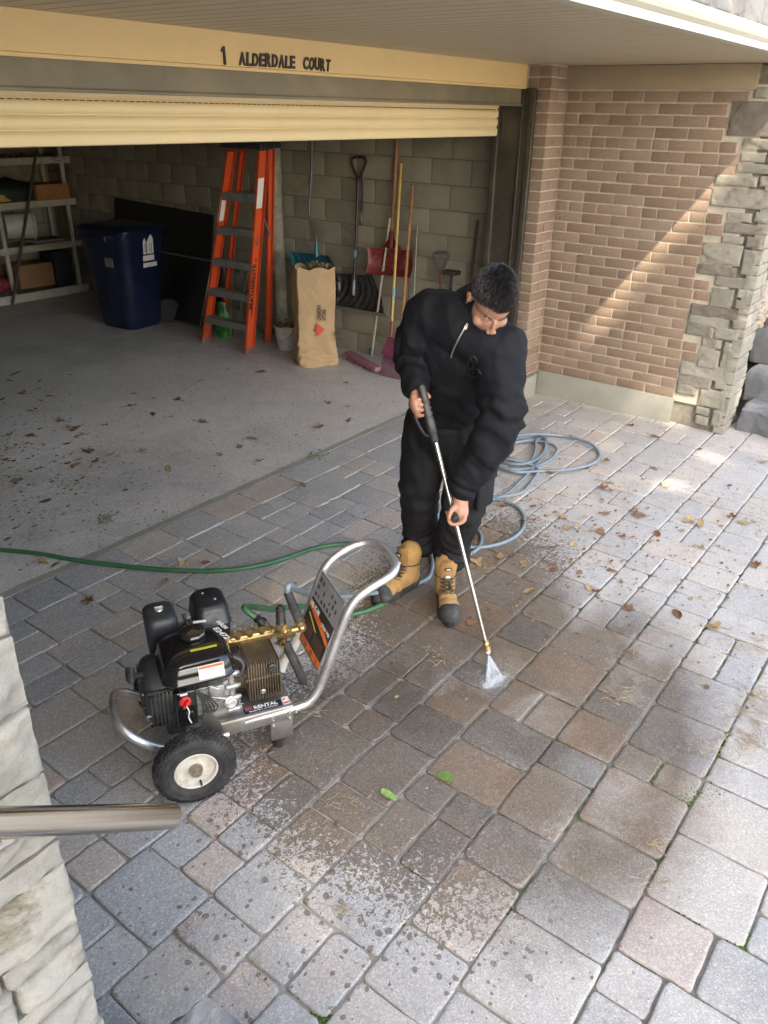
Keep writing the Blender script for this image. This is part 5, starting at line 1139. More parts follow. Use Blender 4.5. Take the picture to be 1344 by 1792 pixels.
mb = MB(); mb.tube(SP([(-.095, -.02, .40), (-.125, -.045, .425), (-.15, -.06, .44)]), [.014, .010, .009], 10); mb.tube(SP([(-.155, -.085, .425), (-.155, -.075, .437), (-.152, -.045, .455), (-.150, -.035, .452)]), [.006, .016, .016, .007], 12); pw_.part('recoil_grip', mb, M['blackplastic'], rc)
# switch box with red knob
mb = MB(); mb.box(S(.005, -.138, .325), (.075, .045, .15), rot=WR, bev=.012); mb.box(S(.012, -.158, .285), (.03, .012, .06), rot=WR, bev=.004); sb = pw_.part('switch_box', mb, gloss)
mb = MB(); mb.lathe(S(.002, -.160, .362), -WW, [(0, .020), (.006, .020), (.010, .016), (.010, 0)], 24); mb.box(S(.002, -.176, .362), (.008, .016, .034), rot=WR @ Matrix.Rotation(.6, 3, 'Y'), bev=.002); pw_.part('red_knob', mb, simple('red plastic knob', (.55, .03, .03), .35), sb)
mb = MB(); mb.slab([S(-.012, -.1615, .388), S(.012, -.1615, .388), S(.012, -.1615, .396), S(-.012, -.1615, .396)], -WW * .001); pw_.part('switch_print', mb, M['paperwhite'], sb, 0); mb = MB(); mb.tube(smoothpath(SP([(.004, -.168, .345), (.010, -.175, .325), (.006, -.17, .300), (.014, -.168, .27)]), 4), .0022, 6); pw_.part('switch_wire', mb, M['paperwhite'], sb)
mb = MB(); rs = random.Random(4)
for k in range(5):
    p = [(.03 + .01 * k, -.15, .40 - .01 * k), (.055 + .006 * k, -.165, .36), (.06 + .012 * k, -.16, .31), (.075 + .006 * k, -.145, .275)]; mb.tube(smoothpath(SP(p), 4), .0028, 6)
pw_.part('wiring', mb, M['rubber'], eng)
# tank
def rbox(lv, cl, cw, R=None, n=7):
    """stack of rounded rectangles (z, dl, dw, corner)"""
    vs = []; 
    for (z, dl_, dw_, cr_) in lv:
        for (x, y) in plan(0, 0, dl_, dw_, 0, cr_, n): vs.append(S(cl + x, cw + y, z))
    m = 4 * n; L_ = len(lv); fs = [(i * m + k, i * m + (k + 1) % m, (i + 1) * m + (k + 1) % m, (i + 1) * m + k) for i in range(L_ - 1) for k in range(m)] + [tuple(range(m))[::-1], tuple(range((L_ - 1) * m, L_ * m))]
    return vs, fs
mb = MB(); mb.add(*rbox([(.385, .17, .15, .03), (.40, .215, .21, .05), (.430, .235, .235, .05), (.436, .250, .250, .05), (.444, .252, .252, .05), (.450, .238, .238, .05), (.47, .235, .234, .05), (.490, .225, .222, .05), (.503, .205, .200, .05), (.511, .17, .165, .05), (.515, .10, .10, .04)], .062, -.055))
tk = pw_.part('fuel_tank', mb, gloss, smooth=60)
mb = MB(); mb.lathe(S(.068, -.01, .507), WZ, [(0, .030), (.008, .030), (.009, .040), (.011, .046), (.020, .047), (.026, .044), (.031, .034), (.033, 0)], 10); pw_.part('fuel_cap', mb, simple('shiny black cap', (.02, .02, .018), .15, .3, coat=1.0), tk, 20)
tilt = (-WW + WZ * .28).normalized(); up_t = (WZ + WW * .28).normalized()
def lab(mb, l0, l1, s0, s1, off=.0): mb.slab([S(.062, -.055 - .118, .47) + WL * (l - .062) + tilt * (.0012 + off) + up_t * s_ for l, s_ in ((l0, s0), (l1, s0), (l1, s1), (l0, s1))], tilt * .0006)
mb = MB(); lab(mb, .055, .140, -.022, .026); lb = pw_.part('warning_label', mb, M['paperwhite'], tk, 0)
mb = MB(); lab(mb, .057, .138, .015, .024, .0008); pw_.part('label_band', mb, simple('orange red band', (.70, .13, .03), .5), lb, 0)
mb = MB()
for k in range(5): lab(mb, .062, .132 - .01 * (k % 2), .008 - k * .0062, .0095 - k * .0062, .0008)
pw_.part('label_lines', mb, simple('blue grey print', (.25, .32, .42), .6), lb, 0)
mb = MB(); mb.slab([S(l, w_, .516) for l, w_ in ((.045, -.105), (.135, -.105), (.135, -.094), (.045, -.094))], WZ * .0008); pw_.part('yellow_label', mb, simple('yellow print', (.5, .5, .05), .5), tk, 0)
mb = MB(); mb.slab([S(l, w_, .5165) for l, w_ in ((.085, .055), (.13, .05), (.13, .064), (.085, .07))], WZ * .0008); pw_.part('white_label', mb, M['paperwhite'], tk, 0)
mb = MB(); rs = random.Random(6)
r_ = (WL * .35 - WW).normalized(); u_ = WZ.cross(r_)
put_text(mb, 'E2472', S(.142, .005, .5145), r_, u_, .026, depth=.0008, bold=.0006, shear=.2, width=.085); put_text(mb, 'WASH', S(.160, .045, .513), r_, u_, .022, depth=.0008, bold=.0004, shear=.2, width=.06)
pw_.part('paint_pen_writing', mb, M['paperwhite'], tk, 0)
# air filter, muffler, choke lever, governor bits
mb = MB(); mb.add(*rbox([(.355, .09, .11, .02), (.37, .105, .135, .025), (.50, .112, .142, .028), (.525, .110, .138, .03), (.536, .098, .124, .03), (.540, .075, .10, .025)], -.018, .150)); af = pw_.part('air_filter_cover', mb, satin, smooth=60)
mb = MB(); mb.lathe(S(-.018, .155, .539), WZ, [(0, .016), (.004, .014), (.006, .006), (.012, .005), (.013, 0)], 16); mb.box(S(-.018, .155, .549), (.03, .005, .008), rot=WR, bev=.001); pw_.part('wing_nut', mb, rawsteel, af)
mb = MB(); mb.add(*rbox([(.40, .11, .14, .02), (.415, .125, .158, .03), (.47, .130, .165, .03), (.475, .136, .172, .03), (.480, .136, .172, .03), (.484, .130, .165, .03), (.53, .124, .156, .035), (.548, .105, .135, .035), (.553, .08, .11, .03)], .160, .155)); mf = pw_.part('muffler', mb, simple('black muffler shield', (.018, .02, .024), .35, .2, var=.3, dirt=(.08, .08, .08), dirtamt=.4), smooth=60)
for (l, w_) in ((.145, .185), (.18, .13)): 
    mb = MB(); mb.lathe(S(l, w_, .552), WZ, [(0, .006), (.004, .005), (.005, 0)], 10); pw_.part('screw', mb, rawsteel, mf)
mb = MB(); mb.tube(SP([(.055, .08, .45), (.065, .09, .50), (.06, .10, .535)]), [.006, .005, .008], 8); mb.tube(SP([(.03, .10, .47), (.065, .085, .505), (.09, .07, .48)]), .006, 8); mb.box(S(.03, .08, .465), (.06, .02, .04), rot=WR, bev=.004); pw_.part('choke_lever', mb, M['blackplastic'])
mb = MB(); mb.tube(smoothpath(SP([(.19, -.06, .425), (.215, -.07, .41), (.222, -.08, .385), (.20, -.10, .37), (.17, -.10, .385)]), 4), .011, 10); mb.box(S(.205, -.02, .41), (.03, .05, .02), rot=WR, bev=.004); pw_.part('throttle_bracket', mb, M['blackplastic'])
# pump: finned crankcase, adapter, manifold, valves
mb = MB(); mb.lathe(S(.178, -.01, .325), WL, [(0, .085), (.012, .085), (.02, .07), (.045, .065), (.06, .08)], 30); mb.box(S(.29, -.012, .325), (.125, .150, .135), rot=WR, bev=.02)
for k in range(13): mb.box(S(.235 + k * .0095, -.012, .318), (.0035, .178, .158), rot=WR, bev=.001)
for k in range(9): mb.box(S(.29, -.012 , .330), (.128 - .0, .168 - 0.0, .012), rot=WR) if k == 0 else None
for k in range(5): mb.lathe(S(.186 + k * .009, -.01, .325), WL, [(0, .078), (.002, .080), (.004, .078)], 30)
pm = pw_.part('pump', mb, bronze)
mb = MB(); mb.lathe(S(.320, -.103, .372), (-WW + WZ * .1), [(-.01, .016), (.008, .016), (.010, .012), (.014, .012), (.014, 0)], 16); mb.box(S(.320, -.118, .374), (.03, .006, .008), rot=WR, bev=.001); pw_.part('oil_cap', mb, M['blackplastic'], pm)
mb = MB(); mb.lathe(S(.283, -.100, .275), -WW, [(0, .010), (.006, .010), (.008, .006), (.008, 0)], 12); pw_.part('drain_plug', mb, rawsteel, pm)
mb = MB(); mb.box(S(.285, .062, .405), (.165, .045, .045), rot=WR, bev=.01); mb.cyl(S(.19, .055, .408), S(.385, .055, .408), .017, n=14)
for k in range(3): mb.cyl(S(.235 + k * .045, .05, .42), S(.235 + k * .045, .045, .437), .014, n=6)
mb.cyl(S(.185, .05, .41), S(.200, .05, .41), .022, n=6); mn = pw_.part('manifold', mb, brass)
for k in range(4): 
    mb = MB(); mb.cyl(S(.228 + k * .042, .080, .425), S(.228 + k * .042, .080, .440), .008, n=6); pw_.part('bolt', mb, rawsteel, mn)
mb = MB(); mb.cyl(S(.375, .02, .415), S(.43, -.01, .435), .020, n=14); mb.cyl(S(.392, .01, .38), S(.392, .01, .462), .018, n=12); mb.cyl(S(.392, .01, .455), S(.392, .01, .472), .022, n=6); mb.cyl(S(.40, .0, .435), S(.462, -.012, .445), .0125, n=12)
mb.cyl(S(.41, .0, .43), S(.43, .0, .435), .019, n=6); mb.ball(S(.462, -.012, .447), .019, 12, 8); mb.cyl(S(.36, .07, .408), S(.352, .10, .405), .019, n=6); mb.cyl(S(.39, -.01, .40), S(.385, -.045, .395), .013, n=10)
un = pw_.part('unloader_valve', mb, brass)
mb = MB(); mb.lathe(S(.390, .01, .472), WZ, [(0, .019)] + [(.004 + k * .0075 + d_, r) for k in range(7) for d_, r in ((0, .018), (.004, .0145))] + [(.060, .018), (.064, .012), (.075, .011), (.078, 0)], 18); pw_.part('adjuster_spring', mb, M['blackplastic'], un)
a_, b_ = S(.462, -.012, .450), S(.425, .005, .580); d_ = (b_ - a_).normalized(); mb = MB()
mb.lathe(a_, d_, [(0, .015), (.015, .016), (.018, .019), (.028, .019), (.030, .014), (.034, .014)], 16); pw_.part('outlet_coupling', mb, brass, un)
mb = MB(); mb.lathe(a_ + d_ * .030, d_, [(0, .017)] + [(.004 + k * .010 + e, r) for k in range(7) for e, r in ((0, .0185), (.005, .0155))] + [(.08, .0165), (.12, .017), (.128, .012), (.128, 0)], 16); pw_.part('hose_sleeve', mb, M['rubber'], un)
mb = MB(); mb.tube(smoothpath(SP([(.392, -.03, .412), (.402, -.045, .38), (.425, -.05, .31), (.447, -.05, .235), (.449, -.05, .225)]), 4), [.014] + [.017] * 15 + [.012], 12); pw_.part('rubber_lever', mb, M['rubber'], un)
mb = MB(); mb.lathe(S(.352, .10, .405), (WW * .7 - WL * .4 + WZ * .35), [(0, .020), (.01, .024), (.03, .024), (.034, .017), (.05, .015)], 12); pw_.part('inlet_coupling', mb, M['blackplastic'], un)
mb = MB(); mb.tube(smoothpath(SP([(.40, .10, .18), (.425, .12, .22), (.455, .118, .26), (.485, .115, .33), (.50, .112, .37)]), 4), .02, 12); pw_.part('white_guard', mb, simple('cream plastic', (.5, .48, .42), .5))
# instruction panel between the handle tubes
PC, PB, PD, PA = S(.483, -.122, .318), S(.592, -.122, .588), S(.483, .122, .318), S(.592, .122, .588)
PR = (PC - PD).normalized(); PU = (PA - PD).normalized(); PN = PR.cross(PU); Wd, Hd = (PC - PD).length, (PA - PD).length     # seen from the pump side the far edge is at left
if PN.dot(CAM - PA) < 0: PR, PD, PC = -PR, PC, PD; PN = PR.cross(PU)
def pq(mb, u0, u1, v0, v1, off=.0026): mb.slab([PD + PR * Wd * u + PU * Hd * v + PN * off for u, v in ((u0, v0), (u1, v0), (u1, v1), (u0, v1))], PN * .0005)
mb = MB(); mb.slab([PD - PN * .0, PC, PC + PU * Hd, PD + PU * Hd], PN * .002); pn = pw_.part('instruction_panel', mb, simple('black panel', (.03, .028, .026), .35), smooth=0)
mb = MB(); pq(mb, 0.01, .99, .63, .99); pw_.part('grey_field', mb, simple('grey printed field', (.26, .26, .27), .4), pn, 0)
mb = MB()
for r_i in range(3):
    for c_i in range(7):
        if rs.random() < .8: pq(mb, .06 + c_i * .13, .06 + c_i * .13 + rs.uniform(.04, .09), .67 + r_i * .10, .67 + r_i * .10 + rs.uniform(.03, .07), .0034)
pw_.part('pictograms', mb, simple('dark print', (.06, .06, .065), .5), pn, 0)
mb = MB(); pq(mb, 0.01, .99, .02, .12); 
mb.slab([PD + PR * Wd * u + PU * Hd * v + PN * .0026 for u, v in ((.01, .50), (.01, .585), (.55, .50), (.99, .40), (.99, .34), (.55, .42))], PN * .0006); pw_.part('orange_stripe', mb, simple('orange print', (.75, .17, .03), .45), pn, 0)
mb = MB()
for k in range(4): 
    cc = PD + PR * Wd * (.14 + k * .24) + PU * Hd * .07 + PN * .0034; mb.slab([cc + PR * .0105 * cos(2 * pi * q / 14) + PU * .0105 * sin(2 * pi * q / 14) for q in range(14)], PN * .0005)
for k in range(6): pq(mb, .06, .44, .16 + k * .03, .17 + k * .03, .0034)
for k in range(6): pq(mb, .52, .92, .15 + k * .028, .158 + k * .028, .0034)
pw_.part('fine_print', mb, simple('brown grey print', (.22, .13, .09), .5), pn, 0)
mb = MB(); put_text(mb, 'MI-T-M', PD + PR * Wd * .04 + PU * Hd * .515 + PN * .0036, PR, PU, .028, depth=.0006, bold=.0012, width=.095); put_text(mb, '2700 PSI', PD + PR * Wd * .60 + PU * Hd * .47 + PN * .0036, PR, PU, .018, depth=.0006, bold=.0005, width=.085); pw_.part('panel_lettering', mb, M['paperwhite'], pn, 0)
mb = MB(); mb.slab([PD + PR * Wd * u + PU * Hd * v + PN * .0036 for u, v in ((.1, .42), (.14, .44), (.55, .33), (.52, .32))], PN * .0006); pw_.part('yellow_flash', mb, simple('yellow flash', (.8, .55, .08), .5), pn, 0)
mb = MB(); rim_pts = [PD, PC, PC + PU * Hd, PD + PU * Hd]; mb.tube(rim_pts, .003, 6, closed=True); pw_.part('panel_edge', mb, tube_alu, pn)
for o_ in pw_.e.children: pass
# ================================================================ PERSON
def pd(px, py, d): return CAM + (cr * (px - 672) + cd * (py - 896)) * (d / FPX) + cf * d
def remesh(mb, voxel, smooth_it=3, fac=.5):
    """fuse the collected solids into one continuous skin; returns a mesh datablock"""
    me = bpy.data.meshes.new('skin'); me.from_pydata(mb.v, [], mb.f); me.update()
    bm = bmesh.new(); bm.from_mesh(me); bmesh.ops.recalc_face_normals(bm, faces=bm.faces); bm.to_mesh(me); bm.free()
    o = bpy.data.objects.new('skin', me); COL.objects.link(o); md = o.modifiers.new('r', 'REMESH'); md.mode = 'VOXEL'; md.voxel_size = voxel; md.use_smooth_shade = True
    s = o.modifiers.new('s', 'SMOOTH'); s.factor = fac; s.iterations = smooth_it
    dg = bpy.context.evaluated_depsgraph_get(); out = bpy.data.meshes.new_from_object(o.evaluated_get(dg)); bpy.data.objects.remove(o); return out
def displace(me, fn):
    n = len(me.vertices); co = np.empty(n * 3); me.vertices.foreach_get('co', co); no = np.empty(n * 3); me.vertices.foreach_get('normal', no)
    co = co.reshape(-1, 3); no = no.reshape(-1, 3); d = np.array([fn(V(c), V(m)) for c, m in zip(co, no)])
    co += no * d[:, None]; me.vertices.foreach_set('co', co.ravel()); me.update()
def skin_obj(name, me, mat, parent, base, label=None):
    b = V(base); me.transform(Matrix.Translation(-b)); me.materials.clear(); me.materials.append(mat); me.name = name
    for p in me.polygons: p.use_smooth = True
    o = bpy.data.objects.new(name, me); COL.objects.link(o); o.parent = parent
    if label: o['label'] = label
    return o
def limb(mb, pts, rad, n=16, sub=4, flat=1.0, up=None):
    P = smoothpath(pts, sub); m = len(P); rr = []
    for i in range(m):
        t = i / (m - 1) * (len(rad) - 1); k = min(int(t), len(rad) - 2); f = t - k; f = f * f * (3 - 2 * f); rr.append(rad[k] * (1 - f) + rad[k + 1] * f)
    mb.tube(P, rr, n, flat=flat, up=up); mb.ball(P[0], rr[0] * .97 if flat == 1 else rr[0] * min(1, flat), n, 8); mb.ball(P[-1], rr[-1] * .97 if flat == 1 else rr[-1] * min(1, flat), n, 8)

skin = NB('warm brown skin'); _c = skin.ramp(skin.noise(14, 5, .6), [(.3, (.36, .19, .125)), (.7, (.43, .235, .16))]); _c = skin.mix(skin.ramp(skin.noise(260, 2), [(.5, 0), (.8, .25)]), _c, (.30, .14, .09))
skin.set(base=_c, rough=.5, sss=.12, normal=skin.bump(skin.noise(420, 3), .2, .0006)); skin.p.inputs['Subsurface Radius'].default_value = (.01, .004, .002); skin = skin.m
cloth = NB('black fleece'); _c = cloth.ramp(cloth.noise(6, 4), [(.3, (.0055, .0058, .0080)), (.7, (.0085, .009, .0125))]); cloth.set(base=_c, rough=.78, spec=.22, normal=cloth.bump(cloth.noise(520, 3), .3, .0008)); cloth = cloth.m
twill = NB('black work twill'); _c = twill.ramp(twill.noise(5, 6, .7), [(.35, (.008, .008, .0095)), (.6, (.012, .012, .0135)), (.8, (.024, .022, .021))]); twill.set(base=_c, rough=.75, spec=.25, normal=twill.bump(twill.noise(700, 2), .3, .0006)); twill = twill.m

PB0 = V((2.86, 1.80, .004)); person = T('person', 'man in black sweatshirt and black work trousers bending forward with a spray lance', 'person', PB0)
F_ = V((-.80, -.60, 0)).normalized(); RT = V((F_.y, -F_.x, 0)) * 1.0      # facing and his right
RT = V((-.60, .80, 0)); 
# joints
hipC = V((2.90, 1.82, .93)); hR = pd(752, 752, 3.62); hL = pd(822, 762, 3.55)
kR = at(733, 858, Z=.53); kL = at(812, 885, Z=.52); aR = at(722, 972, Z=.15); aL = at(790, 1000, Z=.15)
neck = pd(832, 540, 3.02); chest = pd(812, 600, 3.12)
sR, sL = pd(748, 548, 3.06), pd(878, 612, 2.98)
eR = pd(722, 622, 3.18); wR = pd(729, 684, 3.08); eL = pd(872, 752, 3.06); wL = pd(806, 858, 3.19)
headC = pd(860, 527, 2.86)

# --- hands: palm + four fingers + thumb, every finger its own chain
def hand(mb, wrist, palm_c, across, outn, curl_axis_pts, s=1.0, thumb_to=None):
    pass
lance_a, lance_b = pd(757, 752, 3.16), at(853, 1136, Z=.115)          # front of the gun body, nozzle
gun_top = pd(741, 692, 3.02)
lax = (lance_b - lance_a).normalized()
Tn = (CAM - lance_a); Tn = (Tn - lax * Tn.dot(lax)).normalized()       # towards the viewer, square to the lance
Ts = lax.cross(Tn).normalized()                                         # sideways
if Ts.dot(cr) < 0: Ts = -Ts                                             # photo's right
body = MB()
# legs, pelvis, trunk, arms (under the clothes) as one skin
aR2, aL2 = aR + V((.045, -.01, .0)), aL + V((.035, .03, .0))
limb(body, [hR, kR, aR2 + V((0, 0, .0))], [.075, .055, .06, .040, .032]); limb(body, [hL, kL, aL2 + V((0, 0, .0))], [.075, .055, .06, .040, .032])
limb(body, [hipC, hipC.lerp(chest, .5) + V((.02, .02, .02)), chest, neck], [.12, .11, .13, .06], flat=.8, up=F_)
limb(body, [sR, sL], [.06, .07, .06]); limb(body, [hR, hL], [.09, .09])
limb(body, [sR, eR, wR], [.05, .042, .036, .026]); limb(body, [sL, eL, wL], [.05, .042, .036, .028])
# head frame
gdir = (V((-.70, -.70, 0)).normalized() * cos(R_(50)) + V((0, 0, -1)) * sin(R_(50))).normalized()      # where the face points
hside = gdir.cross(V((0, 0, 1))).normalized(); 
if hside.dot(cr) < 0: hside = -hside                                                             # photo right = his left
roll = R_(-6); hup = hside.cross(gdir); hup = hup if hup.z > 0 else -hup
hside, hup = (hside * cos(roll) + hup * sin(roll)), (hup * cos(roll) - hside * sin(roll))
def HP(x, y, z): return headC + hside * x + gdir * y + hup * z           # x his left, y forward, z crown
HR = frame_m(hside, gdir, hup)
limb(body, [neck, neck.lerp(HP(0, -.03, -.07), .5), HP(0, -.025, -.05)], [.062, .055, .056])
body.ball(HP(0, -.012, .035), (.074, .096, .088), 28, 18, HR)
body.ball(HP(0, .025, -.035), (.062, .070, .075), 24, 14, HR)
body.ball(HP(0, .045, -.085), (.042, .046, .032), 20, 12, HR); body.ball(HP(0, .080, -.103), (.020, .016, .015), 14, 9, HR)
for s in (-1, 1):
    body.ball(HP(.042 * s, .058, -.035), (.024, .024, .024), 14, 9, HR)             # cheek
    body.ball(HP(.023 * s, .0765, .0165), (.021, .009, .0075), 14, 8, HR)              # brow
    body.ball(HP(.030 * s, .0655, -.004), (.0150, .0105, .0110), 14, 9, HR)          # lidded eye
    body.ball(HP(.012 * s, .104, -.036), (.008, .010, .008), 10, 7, HR)             # nostril wing
    e = HP(.076 * s, -.012, -.008); Er = HR @ Matrix.Rotation(s * .35, 3, 'Z')
    body.lathe(e, hside * s + gdir * .2 * -1, [(-.006, .004), (-.004, .012), (.004, .014), (.010, .0165), (.013, .0145), (.011, .009), (.008, .004), (.004, 0)], 16)
    body.ball(e + hup * .012 + hside * s * .008 - gdir * .004, (.006, .016, .017), 12, 8, Er); body.ball(e - hup * .014 + hside * s * .005, (.005, .009, .011), 12, 8, Er)
limb(body, [HP(0, .088, .010), HP(0, .100, -.010), HP(0, .108, -.028)], [.0070, .0080, .0105], 12, 3)
body.ball(HP(0, .105, -.033), (.0120, .010, .0090), 12, 8, HR)
body.ball(HP(0, .097, -.062), (.021, .0095, .0058), 14, 8, HR); body.ball(HP(0, .094, -.0735), (.0185, .010, .0068), 14, 8, HR)
# right hand on the grip (photo left), fingers wrapped round the back of the gun
def finger(mb, pts, r0, r1):
    P = smoothpath(pts, 3); m = len(P); mb.tube(P, [r0 + (r1 - r0) * i / (m - 1) for i in range(m)], 10); mb.ball(P[-1], r1 * 1.0, 10, 7); mb.ball(P[0], r0, 10, 7)
gc = gun_top.lerp(lance_a, .22); grip_r = .021
gcc = gc - Ts * .008                                                      # where the hand closes
wR2 = pd(729, 676, 3.075); palm = gcc - Ts * .030 + Tn * .008 - lax * .005
limb(body, [wR, wR2, palm], [.029, .030, .034], 14, 3, flat=.75, up=Ts)
body.ball(palm, (.022, .034, .044), 16, 10, frame_m(Ts, Tn, lax)); body.ball(palm + lax * .018 - Tn * .006, (.020, .030, .036), 14, 9, frame_m(Ts, Tn, lax))
for k in range(4):
    c = gcc + lax * (-.022 + k * .0205); L_ = (1.0, 1.08, 1.0, .82)[k]; kn = c - Ts * .040 + Tn * (.020 - .004 * k)
    finger(body, [c - Ts * .042 - Tn * .012, kn, c - Ts * .016 + Tn * .034 * L_, c + Ts * .010 + Tn * .030 * L_, c + Ts * .020 + Tn * .012], .0098 - .0006 * k, .0078 - .0006 * k)
finger(body, [palm - lax * .028 - Tn * .012, palm - lax * .040 + Ts * .014 - Tn * .012, gcc - lax * .040 + Ts * .012 - Tn * .004, gcc - lax * .022 + Ts * .026 + Tn * .004], .0125, .0095)
# left hand on the side grip lower down the lance
tl = (lance_a - lance_b).dot(lax); lh = at(800, 884, Z=.70); lh = lance_a + lax * (lh - lance_a).dot(lax)
knob_dir = (Tn * .80 + Ts * .10 + V((0, 0, -.30))).normalized(); kside = knob_dir.cross(lax).normalized()
if kside.dot(cr) < 0: kside = -kside
palm2 = lh + knob_dir * .026 + kside * .030 + V((0, 0, .004)); 
limb(body, [wL, wL.lerp(palm2, .6), palm2], [.030, .031, .033], 14, 3, flat=.8, up=knob_dir)
body.ball(palm2, (.032, .036, .040), 16, 10, frame_m(kside, knob_dir, lax))
for k in range(4):
    c = lh + knob_dir * (.058 - k * .0185); q = -lax                              # wrapped round the knob below and back up
    finger(body, [c + kside * .040 - q * .004, c + kside * .034 - q * .024, c + kside * .010 - q * .032, c - kside * .020 - q * .026 , c - kside * .026 - q * .006], .0100 - .0005 * k, .0082 - .0005 * k)
finger(body, [palm2 - lax * .018 - kside * .004, lh + knob_dir * .040 - lax * .030 + kside * .010, lh + knob_dir * .055 - lax * .020 - kside * .012, lh + knob_dir * .062 - lax * .002 - kside * .022], .0125, .0098)
bme = remesh(body, .0036, 3, .5)
skin_obj('body', bme, skin, person.e, PB0)
from mathutils.bvhtree import BVHTree
# --- hair: short dark crop
hairm = NB('short black hair'); hairm.set(base=hairm.ramp(hairm.attr('tint', 'Fac'), [(0, (.006, .005, .005)), (1, (.022, .020, .022))]), rough=.42, spec=.35); hairm = hairm.m
mb = MB(); rs = random.Random(9)
def scalp(th, ph, k=1.0):
    """th from crown axis, ph round; an egg over the skull"""
    x, y, z = sin(th) * sin(ph), sin(th) * cos(ph), cos(th); return HP(x * .0775 * k, -.012 + y * .100 * k, .038 + z * .091 * k), (hside * x + gdir * y + hup * z).normalized()
def hairline(ph):   # polar angle where the hair stops: high at the brow, low at the nape
    c = cos(ph); return R_(64) if c > .8 else R_(64 + (.8 - c) / .8 * 34) if c > 0 else R_(98 + 20 * -c)
nn_, mm_ = 40, 16; vs = []
for j in range(mm_ + 1):
    for i in range(nn_):
        ph = 2 * pi * i / nn_; th = hairline(ph) * j / mm_; p, n = scalp(th, ph, 1.0); vs.append(p + n * (.004 + .003 * noise.noise(p * 60)) * (1 if j < mm_ else -.6))
mb.add(vs, [(j * nn_ + i, (j + 1) * nn_ + i, (j + 1) * nn_ + (i + 1) % nn_, j * nn_ + (i + 1) % nn_) for j in range(mm_) for i in range(nn_)], cc=(.1, .1, .1))
for k in range(6500):
    ph = rs.uniform(0, 2 * pi); lim = hairline(ph); th = math.acos(1 - rs.random() * (1 - cos(lim))); p, n = scalp(th, ph)
    top = max(0, 1 - th / R_(75)); side = 1 - top; L_ = .007 + .021 * top * rs.uniform(.6, 1.15) + .006 * rs.random()
    swirl = p - HP(.004, -.075, .095); d = (swirl - n * swirl.dot(n)); d = d.normalized() if d.length > 1e-5 else gdir
    d = (d + V((rs.gauss(0, .32), rs.gauss(0, .32), rs.gauss(0, .32)))).normalized(); d = (d - n * d.dot(n) * .8).normalized()
    lift = .35 + .35 * rs.random() * top; a = p + n * .001; b_ = a + (d * .5 + n * lift).normalized() * L_ * .5; c = b_ + (d + n * .15 * lift).normalized() * L_ * .6
    w_ = rs.uniform(.0006, .0011); t = rs.random() ** 2; mb.tube([a, b_, c], [w_, w_, w_ * .3], 3, caps=False, cc=(t, t, t))
person.part('hair', mb, hairm, smooth=80)
mb = MB(); hbv = BVHTree.FromPolygons([v.co + PB0 for v in bme.vertices], [tuple(p.vertices) for p in bme.polygons])
def on_face(x, z, off=.0006):
    h = hbv.ray_cast(HP(x, .25, z), -gdir); return (h[0] + gdir * off) if h[0] else HP(x, .09, z)
for s in (-1, 1):
    for k in range(60):
        t = rs.random() * .85; z_ = .0195 + .0055 * sin(t * 2.7) - .004 * t + rs.gauss(0, .0016 * (1.1 - t * .6)); x_ = s * (.012 + .032 * t)
        mb.tube([on_face(x_, z_), on_face(x_ + s * .005, z_ + .0012, .0012)], [.0007, .0003], 3, cc=(.35, .35, .35))
person.part('eyebrows', mb, hairm, smooth=60)
mb = MB(); mb.ball(HP(0, .0985, -.0625), (.0195, .0088, .0048), 14, 8, HR); mb.ball(HP(0, .0960, -.0730), (.0172, .0090, .0058), 14, 8, HR)
person.part('lips', mb, simple('lip skin', (.36, .13, .10), .45))
mb = MB(); mb.ball(HP(-.0865, -.004, -.026), .0028, 8, 6); person.part('ear_stud', mb, M['steel'])

# --- trousers
tr = MB(); waist = hipC.lerp(chest, .16)
limb(tr, [hR + V((0, 0, .03)), kR + F_ * .01, aR2 + V((.0, .0, .15)), aR2 + V((-.005, .0, .075))], [.112, .098, .088, .082, .078, .082], 20, 6)
limb(tr, [hL + V((0, 0, .03)), kL + F_ * .01, aL2 + V((.0, .0, .15)), aL2 + V((-.005, .0, .075))], [.112, .098, .090, .084, .080, .084], 20, 6)
limb(tr, [(hR + hL) / 2 + V((0, 0, -.02)), waist], [.15, .17], 20, 3, flat=.85, up=F_); limb(tr, [hR, hL], [.118, .118], 16)
me = remesh(tr, .009, 5, .5)
def leg_fold(c, n):
    z = c.z; d = 0
    for (a, k, s_) in ((aR, kR, 0), (aL, kL, 3.3)):
        h = V((c.x - a.x, c.y - a.y, 0)).length
        if h < .22 and z < .62:
            ang = math.atan2(c.y - a.y, c.x - a.x); low = math.exp(-((z - .20) / .10) ** 2); kn = math.exp(-((z - .53) / .09) ** 2)
            d += low * .011 * sin(z * 110 + 2.2 * sin(ang * 1.5 + s_) + 5 * noise.noise(c * 6)) + kn * .006 * sin(z * 70 + 2.5 * sin(ang + s_) + 4 * noise.noise(c * 5))
            break
    r = 1 - abs(noise.noise(V((c.x * 7, c.y * 7, c.z * 3.2)))) * 2; return d + .010 * r + .006 * (1 - abs(noise.noise(V((c.x * 15, c.y * 15, c.z * 9)))) * 3)
displace(me, leg_fold); skin_obj('trousers', me, twill, person.e, PB0)
mb = MB(); side = (kL - kR).normalized()
pk = kL.lerp(hL, .35) + side * .098 + F_ * .02; mb.box(pk, (.022, .15, .17), rot=frame_m(side, side.cross((hL - kL).normalized()), (hL - kL).normalized()), bev=.01); mb.box(pk + V((0, 0, .07)) + side * .008, (.020, .16, .05), rot=frame_m(side, side.cross((hL - kL).normalized()), (hL - kL).normalized()), bev=.008)
person.part('cargo_pocket', mb, twill, smooth=60)
